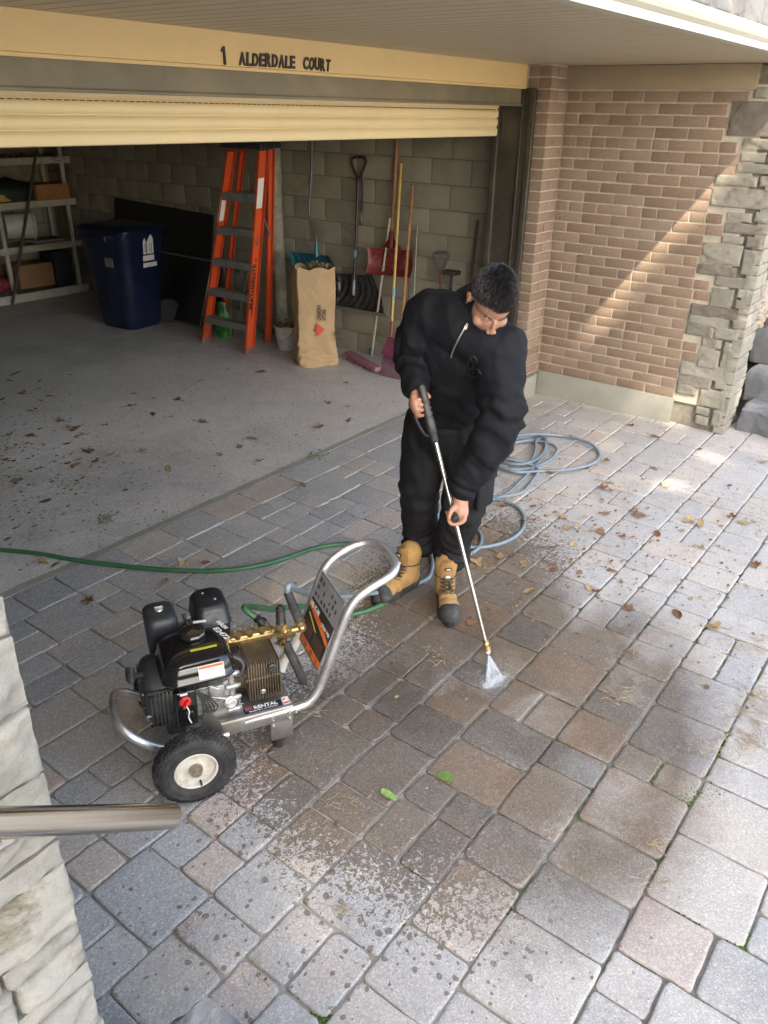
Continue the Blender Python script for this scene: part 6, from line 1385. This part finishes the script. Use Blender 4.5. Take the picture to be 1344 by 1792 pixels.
# --- sweatshirt
sw = MB(); back = (neck - hipC).normalized(); fr = (F_ - back * F_.dot(back)).normalized()
limb(sw, [hipC.lerp(chest, .08) + fr * .015, hipC.lerp(chest, .55) + fr * .02, chest - fr * .02, neck - fr * .045 - back * .035], [.160, .168, .186, .100], 26, 6, flat=.80, up=fr)
limb(sw, [sR - back * .01, (sR + sL) / 2 - fr * .025, sL - back * .01], [.092, .112, .096], 18, 4)
limb(sw, [sR, sR.lerp(eR, .5), eR, eR.lerp(wR, .55), wR - (wR - eR).normalized() * .012], [.090, .084, .074, .062, .052, .044], 20, 4)
limb(sw, [sL, sL.lerp(eL, .5), eL, eL.lerp(wL, .5), wL - (wL - eL).normalized() * .015], [.092, .088, .084, .076, .062, .048], 20, 4)
limb(sw, [neck - fr * .01, HP(0, -.045, -.075)], [.082, .068], 18, 3)
me = remesh(sw, .008, 6, .5)
def seg_t(c, a, b_):
    d = b_ - a; t = max(0, min(1, (c - a).dot(d) / d.length_squared)); return t, (c - a.lerp(b_, t)).length
def sw_fold(c, n):
    d = 0
    t, h = seg_t(c, eL, wL)
    if h < .13: w1 = (c - eL).normalized().dot(fr); d += .008 * math.exp(-((t - .2) / .35) ** 2) * max(-.3, sin(t * 21 + 2.6 * w1 + 5 * noise.noise(c * 8))) * (.4 + .9 * abs(noise.noise(c * 5 + V((3, 1, 2))))) + .005 * math.exp(-((t - .9) / .15) ** 2) * sin(t * 55 + 4 * noise.noise(c * 10))
    t2, h2 = seg_t(c, sL, eL)
    if h2 < .14: d += .009 * math.exp(-((t2 - .85) / .3) ** 2) * sin(t2 * 20 + 7 * noise.noise(c * 6))
    t3, h3 = seg_t(c, eR, wR)
    if h3 < .12: d += .008 * math.exp(-((t3 - .2) / .4) ** 2) * sin(t3 * 22 + 7 * noise.noise(c * 7))
    P = V((c.x * 5, c.y * 5, c.z * 5)); r = 1 - abs(noise.noise(P)) * 2.2; d += .010 * r + .007 * (1 - abs(noise.noise(V((c.x * 10, c.y * 10, c.z * 4.5)))) * 2.4) + .003 * (1 - abs(noise.noise(V((c.x * 17 + c.z * 9, c.y * 17, c.z * 11)))) * 3)
    return d + .002 * noise.noise(c * 30)
displace(me, sw_fold); swo = skin_obj('sweatshirt', me, cloth, person.e, PB0)
bv = BVHTree.FromPolygons([v.co + PB0 for v in me.vertices], [tuple(p.vertices) for p in me.polygons])
def on_cloth(px, py, off=.002):
    d = (cr * (px - 672) + cd * (py - 896) + cf * FPX).normalized(); h = bv.ray_cast(CAM, d)
    return (h[0] - d * off) if h[0] else pd(px, py, 3.0)
for (a, b_, r0) in ((wR, eR, .044), (wL, eL, .047)):
    mb = MB(); u = (b_ - a).normalized(); mb.lathe(a - u * .006, u, [(0, r0 - .010), (0, r0 - .002), (.004, r0), (.05, r0 + .006), (.062, r0 + .002)], 24); person.part('cuff', mb, cloth, swo, 60)
mb = MB(); zp = [on_cloth(*p, off=.004) for p in ((817, 570), (812, 576), (805, 588), (799, 600), (793, 613), (789, 626))]; mb.tube(smoothpath(zp, 4), .0032, 6); zo = person.part('zip', mb, simple('grey zip teeth', (.30, .29, .26), .4, .6), swo)
mb = MB(); p = on_cloth(817, 568, .010); q = on_cloth(813, 577, .008); mb.tube([p + Ts * .004, p - Ts * .004, q - Ts * .004, q + Ts * .004], .0026, 6, closed=True); mb.ball(p, (.007, .005, .007)); person.part('zip_puller', mb, M['steel'], zo)
mb = MB()
for pts in (((818, 640), (822, 628), (830, 624), (834, 632), (828, 642), (820, 648)), ((812, 652), (824, 648), (836, 646), (842, 655)), ((808, 655), (818, 656), (830, 660), (838, 652)), ((824, 628), (828, 640), (826, 655))):
    mb.tube(smoothpath([on_cloth(*p, off=.0015) for p in pts], 4), .0014, 5)
person.part('embroidery', mb, simple('dark grey thread', (.035, .035, .042), .6), swo)

# --- boots
tan = NB('tan nubuck'); _c = tan.ramp(tan.noise(16, 6, .7), [(.3, (.30, .175, .058)), (.65, (.38, .235, .085))]); _c = tan.mix(tan.ramp(tan.noise(5, 6, .7, dist=.6), [(.5, 0), (.75, .5)]), _c, (.20, .125, .055)); tan.set(base=_c, rough=.85, normal=tan.bump(tan.noise(260, 4), .4, .001)); tan = tan.m
def boot(toe, heel, label):
    d = (toe - heel); d.z = 0; d.normalize(); s_ = V((-d.y, d.x, 0)); o = V((heel.x, heel.y, .004)); R = frame_m(s_, d, V((0, 0, 1)))
    def B(x, y, z): return o + s_ * x + d * y + V((0, 0, z))
    L_ = .305; mb = MB()
    for (y, z, rx, ry, rz) in ((.045, .065, .040, .045, .055), (.10, .065, .040, .06, .060), (.16, .060, .045, .06, .050), (.215, .055, .050, .055, .042), (.255, .048, .046, .045, .035)): mb.ball(B(0, y, z), (rx, ry, rz), 18, 12, R)
    limb(mb, [B(0, .075, .07), B(0, .062, .13), B(0, .060, .205)], [.048, .050, .056], 18, 4, flat=1.12, up=d)
    me = remesh(mb, .0045, 4, .5); e = empty('boot', (0, 0, 0), parent=person.e); e['label'] = label
    def cres(c, n): 
        y = (c - o).dot(d); return .0022 * sin(y * 160 + 2 * noise.noise(c * 14)) * math.exp(-((y - .15) / .05) ** 2) + .0012 * noise.noise(c * 30)
    displace(me, cres); up_ = skin_obj('upper', me, tan, e, PB0)
    # sole and welt
    mb = MB(); prof = []
    for k in range(36):
        a = 2 * pi * k / 36; y = .150 + .160 * cos(a); t = (y / .31); w_ = .042 + .011 * math.exp(-((t - .70) / .2) ** 2) - .004 * math.exp(-((t - .4) / .15) ** 2); x = w_ * (abs(sin(a)) ** .72) * (1 if sin(a) > 0 else -1); prof.append((x, y))
    vs = []; lv = ((1.0, 0), (1.03, .006), (1.0, .020), (1.05, .024), (1.05, .031), (.98, .033))
    for (k_, z) in lv: vs += [B(x * k_, .15 + (y - .15) * (1 + (k_ - 1) * .4), z - (.008 * 0)) for x, y in prof]
    n = 36; mb.add(vs, [(i * n + k, i * n + (k + 1) % n, (i + 1) * n + (k + 1) % n, (i + 1) * n + k) for i in range(5) for k in range(n)] + [tuple(range(n))[::-1], tuple(range(5 * n, 6 * n))])
    person.part('sole', mb, M['rubber'], e, 50)
    mb = MB(); vs = []; m = 20
    for j in range(9):
        t = j / 8 * pi / 2
        for k in range(m + 1):
            a = -pi / 2 * 1.12 + pi * 1.12 * k / m; vs.append(B(.0565 * sin(a) * (cos(t) ** .7), .245 + .068 * max(cos(a), -.25) * (cos(t) ** .8), .030 + .062 * sin(t)))
    mb.add(vs, [(j * (m + 1) + k, j * (m + 1) + k + 1, (j + 1) * (m + 1) + k + 1, (j + 1) * (m + 1) + k) for j in range(8) for k in range(m)]); person.part('toe_cap', mb, M['rubber'], e, 60)
    # tongue, collar, laces
    mb = MB(); tv = []
    for j in range(7):
        t = j / 6; w_ = .030 + .006 * t - .012 * max(0, t - .8) * 5
        for k in range(5): x = (k / 4 - .5) * 2; tv.append(B(x * w_, .118 + .012 * (1 - x * x) + .012 * t - .006, .115 + .135 * t))
    mb.add(tv, [(j * 5 + k, j * 5 + k + 1, (j + 1) * 5 + k + 1, (j + 1) * 5 + k) for j in range(6) for k in range(4)]); mb.add([v - d * .008 for v in tv], [(j * 5 + k, (j + 1) * 5 + k, (j + 1) * 5 + k + 1, j * 5 + k + 1) for j in range(6) for k in range(4)])
    person.part('tongue', mb, simple('tan padded tongue', (.30, .17, .06), .8, var=.15), e, 60)
    mb = MB(); mb.box(B(0, .141, .215), (.032, .004, .014), rot=R @ Matrix.Rotation(.08, 3, 'X'), bev=.001); person.part('tongue_patch', mb, M['blackplastic'], e)
    mb = MB(); mb.box(B(0, .1435, .215), (.020, .002, .005), rot=R); mb.box(B(0, .139, .172), (.020, .004, .010), rot=R); person.part('white_tag', mb, M['paperwhite'], e)
    mb = MB(); rs = random.Random(int(toe.x * 100))
    rows = [(.175, .100), (.160, .112), (.147, .126), (.137, .141), (.131, .156)]
    for i, (y, z) in enumerate(rows):
        s2 = 1 if i % 2 else -1; y2, z2 = rows[min(i + 1, 4)]
        for q in (1, -1): mb.tube([B(q * .034, y - .012, z - .004), B(q * .015, y + .006, z + .004), B(-q * .015, (y + y2) / 2 + .006, (z + z2) / 2 + .004), B(-q * .034, y2 - .012, z2 - .004)], .0024, 6)
    for k in range(4): a = B(0, .146, .155); b_ = a + s_ * rs.uniform(-.045, .045) + d * rs.uniform(.0, .03) + V((0, 0, -rs.uniform(.02, .05))); mb.tube(smoothpath([a, a.lerp(b_, .5) + d * .018 + V((0, 0, .008)), b_], 4), .0024, 6)
    for k in range(3): mb.lathe(B(0, .062, .150 + k * .003), V((0, 0, 1)), [(0, .058), (.003, .060), (.006, .058)], 24) if k == 0 else None
    person.part('laces', mb, M['rubber'], e)
boot(at(657, 1052, Z=.02), at(657, 1052, Z=.02) + V((.292, -.045, 0)), 'boot on the pavers pointing to the left of the photo')
tl_ = at(790, 1092, Z=.02); boot(tl_, tl_ + V((.225, .20, 0)), 'boot on the pavers pointing at the viewer')

# ================================================================ SPRAY LANCE
ln = T('spray_lance', 'long steel pressure washer lance with a black trigger gun held in both hands', 'spray lance', lance_a)
ch_ = simple('bright lance tube', (.56, .55, .54), .22, .95, var=.12, scale=30, dirt=(.25, .20, .15), dirtamt=.5)
gl = (lance_a - gun_top).length; mb = MB()
Rg = frame_m(Ts, Tn, lax); top = gun_top - lax * .03
mb.box(top + lax * (gl * .5 + .015), (.030, .040, gl + .03), rot=Rg, bev=.010); mb.box(top + lax * (gl * .78), (.036, .048, gl * .42), rot=Rg, bev=.012); mb.box(top + lax * .03 - Tn * .004, (.034, .050, .09), rot=Rg, bev=.014)
ln.part('trigger_gun', mb, M['blackplastic'])
mb = MB(); mb.tube(smoothpath([top + lax * .05 - Tn * .02 - Ts * .015, top + lax * .09 - Ts * .050 - Tn * .01, top + lax * (gl * .9) - Ts * .035, top + lax * (gl) - Ts * .012], 5), .0055, 8); ln.part('trigger_guard', mb, M['blackplastic'])
mb = MB(); mb.cyl(lance_a - lax * .004, lance_a + lax * .026, .0125, n=6); mb.cyl(lance_a + lax * .024, lance_a + lax * .034, .0095, n=14); ln.part('brass_fitting', mb, brass)
mb = MB(); mb.cyl(lance_a + lax * .03, lance_b - lax * .03, .0082, n=14); ln.part('tube', mb, ch_)
mb = MB(); mb.lathe(lance_b - lax * .04, lax, [(0, .009), (.004, .013), (.016, .0145), (.018, .012), (.022, .012), (.024, .0155), (.044, .0155), (.048, .011)], 20); ln.part('nozzle', mb, brass)
mb = MB(); mb.lathe(lance_b + lax * .006, lax, [(0, .0115), (.010, .010), (.014, .006), (.014, 0)], 16); ln.part('nozzle_tip', mb, M['paperwhite'])
mb = MB(); mb.lathe(lh - knob_dir * .012, knob_dir, [(0, .013), (.02, .015), (.06, .0155), (.085, .0165), (.092, .014), (.094, .007), (.090, .006), (.090, 0)], 18); ln.part('side_grip', mb, M['blackplastic'])

# ---- the jet: a flat fan of fine water filaments and the mist it throws up
sp0 = lance_b + lax * .020; g0, g1 = at(849, 1207, Z=.004), at(880, 1187, Z=.004); rs = random.Random(12)
wat = NB('white water spray'); wat.set(base=(.85, .90, .95), rough=.25); 
tr_ = wat.n('ShaderNodeBsdfTransparent'); mx = wat.n('ShaderNodeMixShader', i_Fac=.24); wat.l(tr_.outputs[0], mx.inputs[1]); wat.l(wat.p.outputs[0], mx.inputs[2]); wat.l(mx.outputs[0], wat.out.inputs[0])
mb = MB()
for k in range(130):
    t = rs.random(); e_ = g0.lerp(g1, t) + V((rs.gauss(0, .004), rs.gauss(0, .004), 0)); a = sp0.lerp(e_, rs.uniform(0, .35)); b_ = sp0.lerp(e_, rs.uniform(.55, 1.0)); mb.tube([a, b_], [.0003, rs.uniform(.0002, .0007)], 3, caps=False)
for k in range(330):
    t = rs.random(); a = g0.lerp(g1, t); ang = rs.uniform(0, 2 * pi); r = abs(rs.gauss(0, .020)) + .006; b_ = a + V((cos(ang) * r, sin(ang) * r, rs.uniform(.002, .03))); mb.tube([a.lerp(b_, .3), b_], [.0009, .0003], 3, caps=False)
for k in range(1500):
    t = rs.random(); a = g0.lerp(g1, t); ang = rs.uniform(0, 2 * pi); r = abs(rs.gauss(0, .038)); p = a + V((cos(ang) * r, sin(ang) * r, abs(rs.gauss(0, .012)) + .002)); mb.ball(p, rs.uniform(.0004, .0011), 4, 3)
solo('water_jet', mb, wat.m, (g0.x, g0.y, .004), 'white fan of water striking the pavers under the lance nozzle', 'water', kind='stuff', smooth=60)
mist = bpy.data.materials.new('spray mist'); mist.use_nodes = True; nt_ = mist.node_tree; nt_.nodes.remove(nt_.nodes['Principled BSDF']); pv = nt_.nodes.new('ShaderNodeVolumePrincipled'); pv.inputs['Color'].default_value = (.95, .97, 1, 1); pv.inputs['Density'].default_value = 5; pv.inputs['Anisotropy'].default_value = .2; nt_.links.new(pv.outputs[0], nt_.nodes['Material Output'].inputs['Volume'])
mb = MB(); mid = (g0 + g1) / 2; hw_ = (g1 - g0) / 2; q = lax.cross(hw_).normalized() * .006; vs = []
for (c, h_, qq) in ((sp0, .05, .3), (mid + V((0, 0, .006)), 1.0, 1.4)): vs += [c + hw_ * h_ + q * qq, c - hw_ * h_ + q * qq, c - hw_ * h_ - q * qq, c + hw_ * h_ - q * qq]
mb.add(vs, [(0, 1, 2, 3), (4, 7, 6, 5), (0, 4, 5, 1), (1, 5, 6, 2), (2, 6, 7, 3), (3, 7, 4, 0)]); mb.ball(mid + V((0, 0, .014)), (.075, .055, .011), 18, 9, rot=(0, 0, -.6))
solo('spray_mist', mb, mist, (mid.x, mid.y, .004), 'thin white mist around the foot of the water fan', 'mist', kind='stuff', smooth=60)
# ================================================================ HOSES
def G(px, py, z=.012): return at(px, py, Z=z)
green = simple('green garden hose', (.035, .13, .055), .42, var=.15, scale=8, dirt=(.15, .19, .13), dirtamt=.35)
pts = [G(-260, 930), G(-120, 948), G(0, 962), G(60, 968), G(130, 980), G(200, 989), G(290, 997), G(375, 999), G(440, 992), G(500, 977), G(545, 961), G(590, 953), G(640, 952), G(675, 960), G(700, 982), G(712, 1010), G(700, 1035), G(668, 1058), G(630, 1072), G(590, 1077)]
end = S(.352, .10, .405) + (WW * .7 - WL * .4 + WZ * .35).normalized() * .045; hd_ = (WW * .7 - WL * .4 + WZ * .35).normalized()
q = [G(560, 1074, .03), at(535, 1062, Z=.10), at(508, 1062, Z=.20), at(482, 1066, Z=.29), end + hd_ * .07 + V((0, 0, .0)), end]
mb = MB(); mb.tube(smoothpath(pts + q, 8), .0125, 12); solo('garden_hose', mb, green, G(290, 997, 0), 'green garden hose curving over the pavers to the pressure washer inlet', 'hose', smooth=70)
grey = simple('blue grey pressure hose', (.17, .22, .265), .42, var=.12, scale=9, dirt=(.34, .36, .36), dirtamt=.35)
a_, b_ = S(.462, -.012, .450), S(.425, .005, .580); d_ = (b_ - a_).normalized(); st = a_ + d_ * .155
pts = [st - d_ * .02, st, st + d_ * .02 + WL * .015 + WW * .01, at(525, 1035, Z=.50), at(548, 1037, Z=.42), at(590, 1044, Z=.26), at(640, 1040, Z=.12)]
ground = [(690, 1032), (715, 1028), (738, 1018), (752, 1008), (757, 985), (752, 955), (748, 930), (756, 905), (790, 890), (835, 880), (880, 868), (908, 845), (940, 812), (958, 785), (952, 766), (925, 764), (885, 775), (862, 795), (865, 812), (895, 822), (935, 818), (968, 800), (972, 782), (940, 772), (900, 775), (873, 790), (880, 808), (915, 812), (945, 800), (955, 780), (950, 768), (938, 772), (936, 790), (925, 808), (890, 800), (868, 785), (885, 768), (930, 760), (985, 763), (1030, 775), (1049, 795), (1035, 812), (990, 822), (950, 824), (905, 826), (870, 815), (862, 800), (900, 806), (940, 820), (925, 850), (905, 865), (850, 872), (880, 876), (910, 892), (917, 920), (895, 943), (850, 957), (800, 955), (762, 938), (752, 915), (775, 898), (805, 910), (838, 930), (840, 955), (815, 975)]
rs = random.Random(1); G2 = []
for i, (x, y) in enumerate(ground): G2.append(G(x, y, .010 + (.022 * ((i * 37) % 5) / 4 if 12 < i < 48 else .0)))
fin = []
mb = MB(); mb.tube(smoothpath(pts + G2, 8), .0108, 10); solo('pressure_hose', mb, grey, G(930, 790, 0), 'long blue grey pressure hose lying in loose coils on the pavers behind the man', 'hose', smooth=70)

# ================================================================ LEAVES, TWIGS, MOSS
rs = random.Random(55)
def leaf_thing(px, py, size, mat, label, group=None, z=.004, name='fallen_leaf', lobes=None, curl=.6, n=None):
    p = at(px, py, Z=z); mb = MB(); leaf_mesh(mb, V((0, 0, .001)), size, rs, curl, up=V((rs.uniform(-.25, .25), rs.uniform(-.25, .25), 1)).normalized(), lobes=lobes)
    zmin = min(v[2] for v in mb.v); mb.v = [(a, b, c - zmin + .001) for a, b, c in mb.v]
    o = mb.build(name, mat, None, 60); o.location = p; return tag(o, label, 'leaf', group)
for (x, y) in ((18, 668), (40, 690), (75, 705), (52, 722), (88, 695), (133, 752), (120, 748), (150, 790), (70, 668), (30, 655), (5, 700), (230, 712), (268, 725), (160, 790), (105, 740), (190, 798), (140, 765), (420, 782), (295, 822), (385, 798), (455, 810), (605, 672), (575, 706), (610, 712), (350, 668), (132, 815), (60, 765), (15, 762), (250, 790), (185, 745), (560, 748), (355, 740), (455, 652), (310, 700)):
    leaf_thing(x, y, rs.uniform(.045, .085), M['dryleaf'], 'dry brown leaf lying on the concrete garage floor', 'dry leaves on the garage floor', z=.005)
for (x, y) in ((1105, 745), (918, 912), (1070, 860), (1055, 855), (1010, 925), (992, 925), (965, 960), (1003, 955), (968, 998), (1040, 1035), (1030, 1030), (1110, 900), (1120, 905), (1100, 1065), (875, 975), (835, 985), (1205, 912), (1225, 918), (1280, 905), (1300, 915), (1145, 765), (1060, 808), (1165, 850), (1150, 935), (1228, 960), (925, 1035), (1060, 900), (1090, 940), (985, 905), (1075, 1000), (1320, 990), (1335, 810), (1185, 1075), (1250, 1100), (880, 885), (1145, 820), (965, 830), (1000, 765)):
    leaf_thing(x, y, rs.uniform(.04, .075), M['dryleaf'] if rs.random() < .8 else M['redleaf'], 'dry leaf lying on the stone pavers to the right of the man', 'dry leaves on the pavers')
for (x, y) in ((155, 1052), (180, 908), (360, 985), (372, 1000), (530, 850), (520, 850), (610, 735), (290, 1020), (320, 985), (75, 985), (98, 990), (440, 770), (450, 1100)):
    leaf_thing(x, y, rs.uniform(.035, .07), M['dryleaf'], 'dry leaf lying by the garage threshold near the green hose', 'dry leaves by the garage threshold')
leaf_thing(680, 1393, .050, M['greenleaf'], 'fresh green leaf on the wet pavers, the lower left of the two green leaves', lobes=0, name='green_leaf', curl=.9)
leaf_thing(780, 1362, .056, M['greenleaf'], 'fresh green leaf on the wet pavers, the upper right of the two green leaves', lobes=0, name='green_leaf', curl=.9)
for (x, y, s_, l_) in ((555, 800, .09, 'grey green herb sprig on the pavers at the garage threshold'), (190, 908, .07, 'small grey green sprig on the concrete floor above the green hose')):
    p = at(x, y, Z=.004); mb = MB()
    for k in range(26): leaf_mesh(mb, V((rs.gauss(0, s_ * .5), rs.gauss(0, s_ * .4), .006 + rs.random() * .015)), .022, rs, .4, lobes=0)
    o = mb.build('herb_sprig', M['sage'], None, 0); o.location = p; tag(o, l_, 'sprig')
# pine straw and crumbs gathered in the joints; grit on the garage floor
mb = MB()
clusters = [(1300, 1245, 26, 34), (1330, 1300, 24, 36), (1320, 1215, 14, 20), (1285, 915, 26, 24), (1070, 1225, 14, 14), (1075, 858, 16, 16), (1230, 1305, 14, 16), (1110, 1200, 12, 10), (770, 1150, 14, 12), (600, 1415, 16, 16), (960, 880, 12, 12), (870, 985, 14, 12), (1130, 1540, 12, 14), (1150, 1490, 10, 10), (540, 1245, 8, 8), (1310, 700, 6, 10), (595, 1600, 8, 10), (330, 1640, 8, 10), (1220, 960, 10, 12), (1105, 1150, 10, 8), (440, 1695, 6, 6), (1290, 780, 30, 20), (1230, 870, 22, 18), (1160, 1010, 20, 16), (1310, 1040, 22, 22), (1040, 960, 22, 14), (1325, 920, 16, 26), (1280, 1130, 20, 18), (1320, 1240, 22, 40), (1330, 900, 24, 40), (1290, 1300, 18, 24), (1200, 780, 30, 20), (1335, 1130, 14, 24), (1080, 862, 14, 20), (990, 985, 30, 24)]
for (cx_, cy_, sp, n) in clusters:
    for k in range(n):
        p = at(cx_ + rs.gauss(0, sp * 1.3), cy_ + rs.gauss(0, sp * .8), Z=.004); a = rs.uniform(-2, 2); L_ = rs.uniform(.02, .065); d_ = V((cos(a), sin(a), 0)); b_ = V((-d_.y, d_.x, 0)) * rs.uniform(-.015, .015)
        z0 = rs.uniform(.001, .008); mb.tube([p + V((0, 0, z0)), p + d_ * L_ * .5 + b_ + V((0, 0, z0 + rs.random() * .008)), p + d_ * L_ + V((0, 0, .002))], .0011, 4, cc=(rs.uniform(.6, 1), rs.random(), 0))
solo('pine_straw', mb, leaf_mat('pine straw', [(0, (.20, .13, .06)), (.6, (.34, .25, .13)), (1, (.45, .36, .22))]), at(1300, 1245, Z=0), 'tufts of dry pine straw caught in the paver joints', 'straw', kind='stuff', smooth=0)
mb = MB()
def crumbs(n, fx, size, z=.004, tint=None):
    for k in range(n):
        p = fx(); s_ = size * rs.uniform(.4, 1.3) * (3 if rs.random() < .03 else 1); a = rs.uniform(0, 6.28); q = []
        for j in range(5): aa = a + j * 1.257; r = s_ * rs.uniform(.4, 1); q.append(V((p[0] + r * cos(aa) * 1.4, p[1] + r * sin(aa), z + rs.uniform(.0008, .004))))
        mb.add(q, [(0, 1, 2, 3, 4)], cc=tint or (rs.uniform(0, .8), rs.random(), 0))
crumbs(900, lambda: (rs.gauss(2.6, 1.0), rs.uniform(3.45, 7.2)), .009, .005); crumbs(500, lambda: (rs.gauss(2.2, .5), rs.gauss(5.0, .5)), .013, .005); crumbs(500, lambda: (rs.uniform(2.0, 5.7), rs.uniform(3.45, 6.5)), .007, .005)
solo('floor_litter', mb, M['dryleaf'], (2.6, 5, .005), 'crumbled leaf litter and grit over the concrete garage floor', 'leaf litter', kind='stuff', smooth=0)
mb = MB(); crumbs(1500, lambda: (rs.uniform(2.9, 6.0), rs.uniform(-.4, 2.7)), .0065); crumbs(420, lambda: (rs.gauss(3.6, .5), rs.gauss(1.5, .4)), .010); crumbs(400, lambda: (rs.uniform(.6, 3.0), rs.uniform(-.2, 3.2)), .004)
solo('paver_litter', mb, M['dryleaf'], (4, 1.2, .004), 'small crumbs of leaves and bark over the stone pavers', 'leaf litter', kind='stuff', smooth=0)
# moss cushions in the joints near the viewer
mb = MB(); mossm = leaf_mat('bright moss', [(0, (.035, .07, .012)), (.6, (.08, .14, .02)), (1, (.16, .22, .045))])
for (cx_, cy_, sp, n) in ((1100, 1385, 30, 60), (1165, 1400, 22, 60), (1290, 1310, 20, 40), (740, 1525, 14, 40), (690, 1612, 10, 28), (1075, 1420, 10, 20), (1200, 1600, 18, 40), (1240, 1400, 16, 24), (1010, 1385, 14, 20), (1310, 1650, 20, 50), (1215, 1190, 14, 20), (1135, 1000, 14, 30), (900, 1600, 12, 14), (560, 1785, 14, 30), (1120, 1640, 10, 20), (840, 990, 16, 40), (1270, 1720, 16, 20), (660, 1500, 6, 14), (1195, 1390, 20, 30), (1330, 1475, 14, 30), (1160, 1360, 18, 30)):
    for k in range(n * 5):
        p = at(cx_ + rs.gauss(0, sp), cy_ + rs.gauss(0, sp * .55), Z=-.008); q = V((p.x, p.y, 0)); mb.ball((q.x, q.y, -.008 + rs.uniform(0, .003)), (rs.uniform(.002, .006), rs.uniform(.002, .006), rs.uniform(.002, .005)), 5, 3, cc=(rs.random(), rs.random(), 0))
solo('moss', mb, mossm, at(1150, 1390, Z=0), 'green moss cushions growing in the paver joints', 'moss', kind='stuff', smooth=60)
# leaves of a shrub at the right frame edge
sb_ = T('shrub', 'leafy green shrub at the right frame edge beside the stone column', 'shrub', (6.85, 1.70, 1.0)); mb = MB(); mb2 = MB()
for k in range(230):
    p = V((6.78 + rs.gauss(0, .17), 1.52 + rs.gauss(0, .12), 1.38 + rs.gauss(0, .20))); leaf_mesh(mb, p, rs.uniform(.07, .13), rs, .4, up=V((-1, -.4, .9)).normalized() + V((rs.uniform(-.5, .5), rs.uniform(-.5, .5), 0)), lobes=0)
for k in range(9): mb2.tube(smoothpath([V((6.85, 1.70, 1.0)), V((6.82 + rs.gauss(0, .08), 1.62, 1.2)), V((6.78 + rs.gauss(0, .15), 1.52 + rs.gauss(0, .1), 1.42 + rs.gauss(0, .15)))], 4), .008, 6)
sb_.part('foliage', mb, M['greenleaf'], smooth=60); sb_.part('stems', mb2, M['wood'])
# ================================================================ SHADE TREE (behind the camera, throws the dappled shade)
def shade_tree():
    t = T('shade_tree', 'broad leafy shade tree over the driveway behind the viewer', 'tree', (-9.2, -10.5, -.03))
    rs = random.Random(77); mb = MB(); base = V((-9.2, -10.5, -.03))
    trunk = smoothpath([base, base + V((.1, .15, 2.5)), base + V((.7, .6, 5.2)), base + V((2.0, 1.4, 8.2)), base + V((4.4, 2.7, 11.4))], 6)
    mb.tube(trunk, [.28 - .2 * i / len(trunk) for i in range(len(trunk))], 14)
    t.part('trunk', mb, simple('grey bark', (.12, .095, .07), .9, var=.3, scale=12, bump=.8, bscale=30, bdist=.02))
    mb = MB()
    for k in range(16):
        a = trunk[rs.randint(8, len(trunk) - 1)]; e_ = a + V((rs.uniform(-3.5, 3.5), rs.uniform(-3.2, 3.2), rs.uniform(.6, 2.2))); m_ = a.lerp(e_, .5) + V((0, 0, .4)); mb.tube(smoothpath([a, m_, e_], 5), [.09, .085, .08, .07, .065, .06, .05, .045, .035, .03, .02], 7)
    t.part('limb', mb, simple('grey limb bark', (.12, .095, .07), .9))
    holes = []  # unseen crown shaped by gaps along the sun's path, placing the light patches
    for (px, py, kw, r) in ((1232, 345, dict(X=XW), .085), (1205, 372, dict(X=XW), .09), (1180, 392, dict(X=XW), .07), (1255, 322, dict(X=XW), .05), (1070, 520, dict(X=XW), .10), (1050, 560, dict(X=XW), .06), (958, 612, dict(X=XW), .06), (1130, 705, dict(X=XW), .09),
                            (1178, 735, dict(Z=0), .11), (1335, 230, dict(X=XW), .08), (1310, 560, dict(Y=1.33), .05), (1280, 30, dict(Y=1.23), .08), (1240, 800, dict(Z=0), .06), (1180, 850, dict(Z=0), .05), (1290, 700, dict(Z=0.2), .1)):
        holes.append((at(px, py, **kw), r))
    fine = [(at(px, py, Z=0), r) for px, py, r in ((1290, 860, .5), (1120, 810, .35), (1300, 1000, .4))]
    mb = MB(); nleaf = 0; S = -SUN_D
    clumps = []
    while len(clumps) < 470:
        h = rs.uniform(9.5, 13.5); g = V((rs.uniform(-1.8, 8.8), rs.uniform(-2.6, 3.9), 0)); c = g + S * (h / S.z); clumps.append((c, rs.uniform(.5, .95)))
    verts = []; faces = []; cols = []
    for c, R in clumps:
        for q in range(62):
            p = c + V((rs.gauss(0, .5), rs.gauss(0, .5), rs.gauss(0, .35))) * R; bad = False; s_ = rs.uniform(.08, .15)
            for H, r in holes:
                d = p - H; tt = d.dot(S)
                if (d - S * tt).length < r + s_ * .5 and rs.random() < .93: bad = True; break
            if bad: continue
            for H, r in fine:
                d = p - H; tt = d.dot(S)
                if (d - S * tt).length < r and rs.random() < .2: bad = True; break
            if bad: continue
            n = V((rs.gauss(0, .6), rs.gauss(0, .6), 1)).normalized(); u = n.orthogonal().normalized(); a = rs.uniform(0, 6.28); u = u * cos(a) + n.cross(u) * sin(a); w_ = n.cross(u); k = len(verts)
            verts += [p - u * s_ * 1.2, p + w_ * s_ * .7 - u * .2 * s_, p + u * s_ * 1.3, p - w_ * s_ * .7 - u * .2 * s_]; faces.append((k, k + 1, k + 2, k + 3)); cols.append((rs.random(), rs.random(), 0))
    mb.v = [tuple(v) for v in verts]; mb.f = faces; mb.m = [0] * len(faces); mb.c = cols
    b = NB('tree foliage'); sep = b.n('ShaderNodeSeparateColor', i_Color=b.attr('tint')); b.set(base=b.ramp(sep.outputs[0], [(0, (.045, .075, .02)), (1, (.10, .13, .035))]), rough=.6)
    t.part('crown', mb, b.m, smooth=0)
shade_tree()
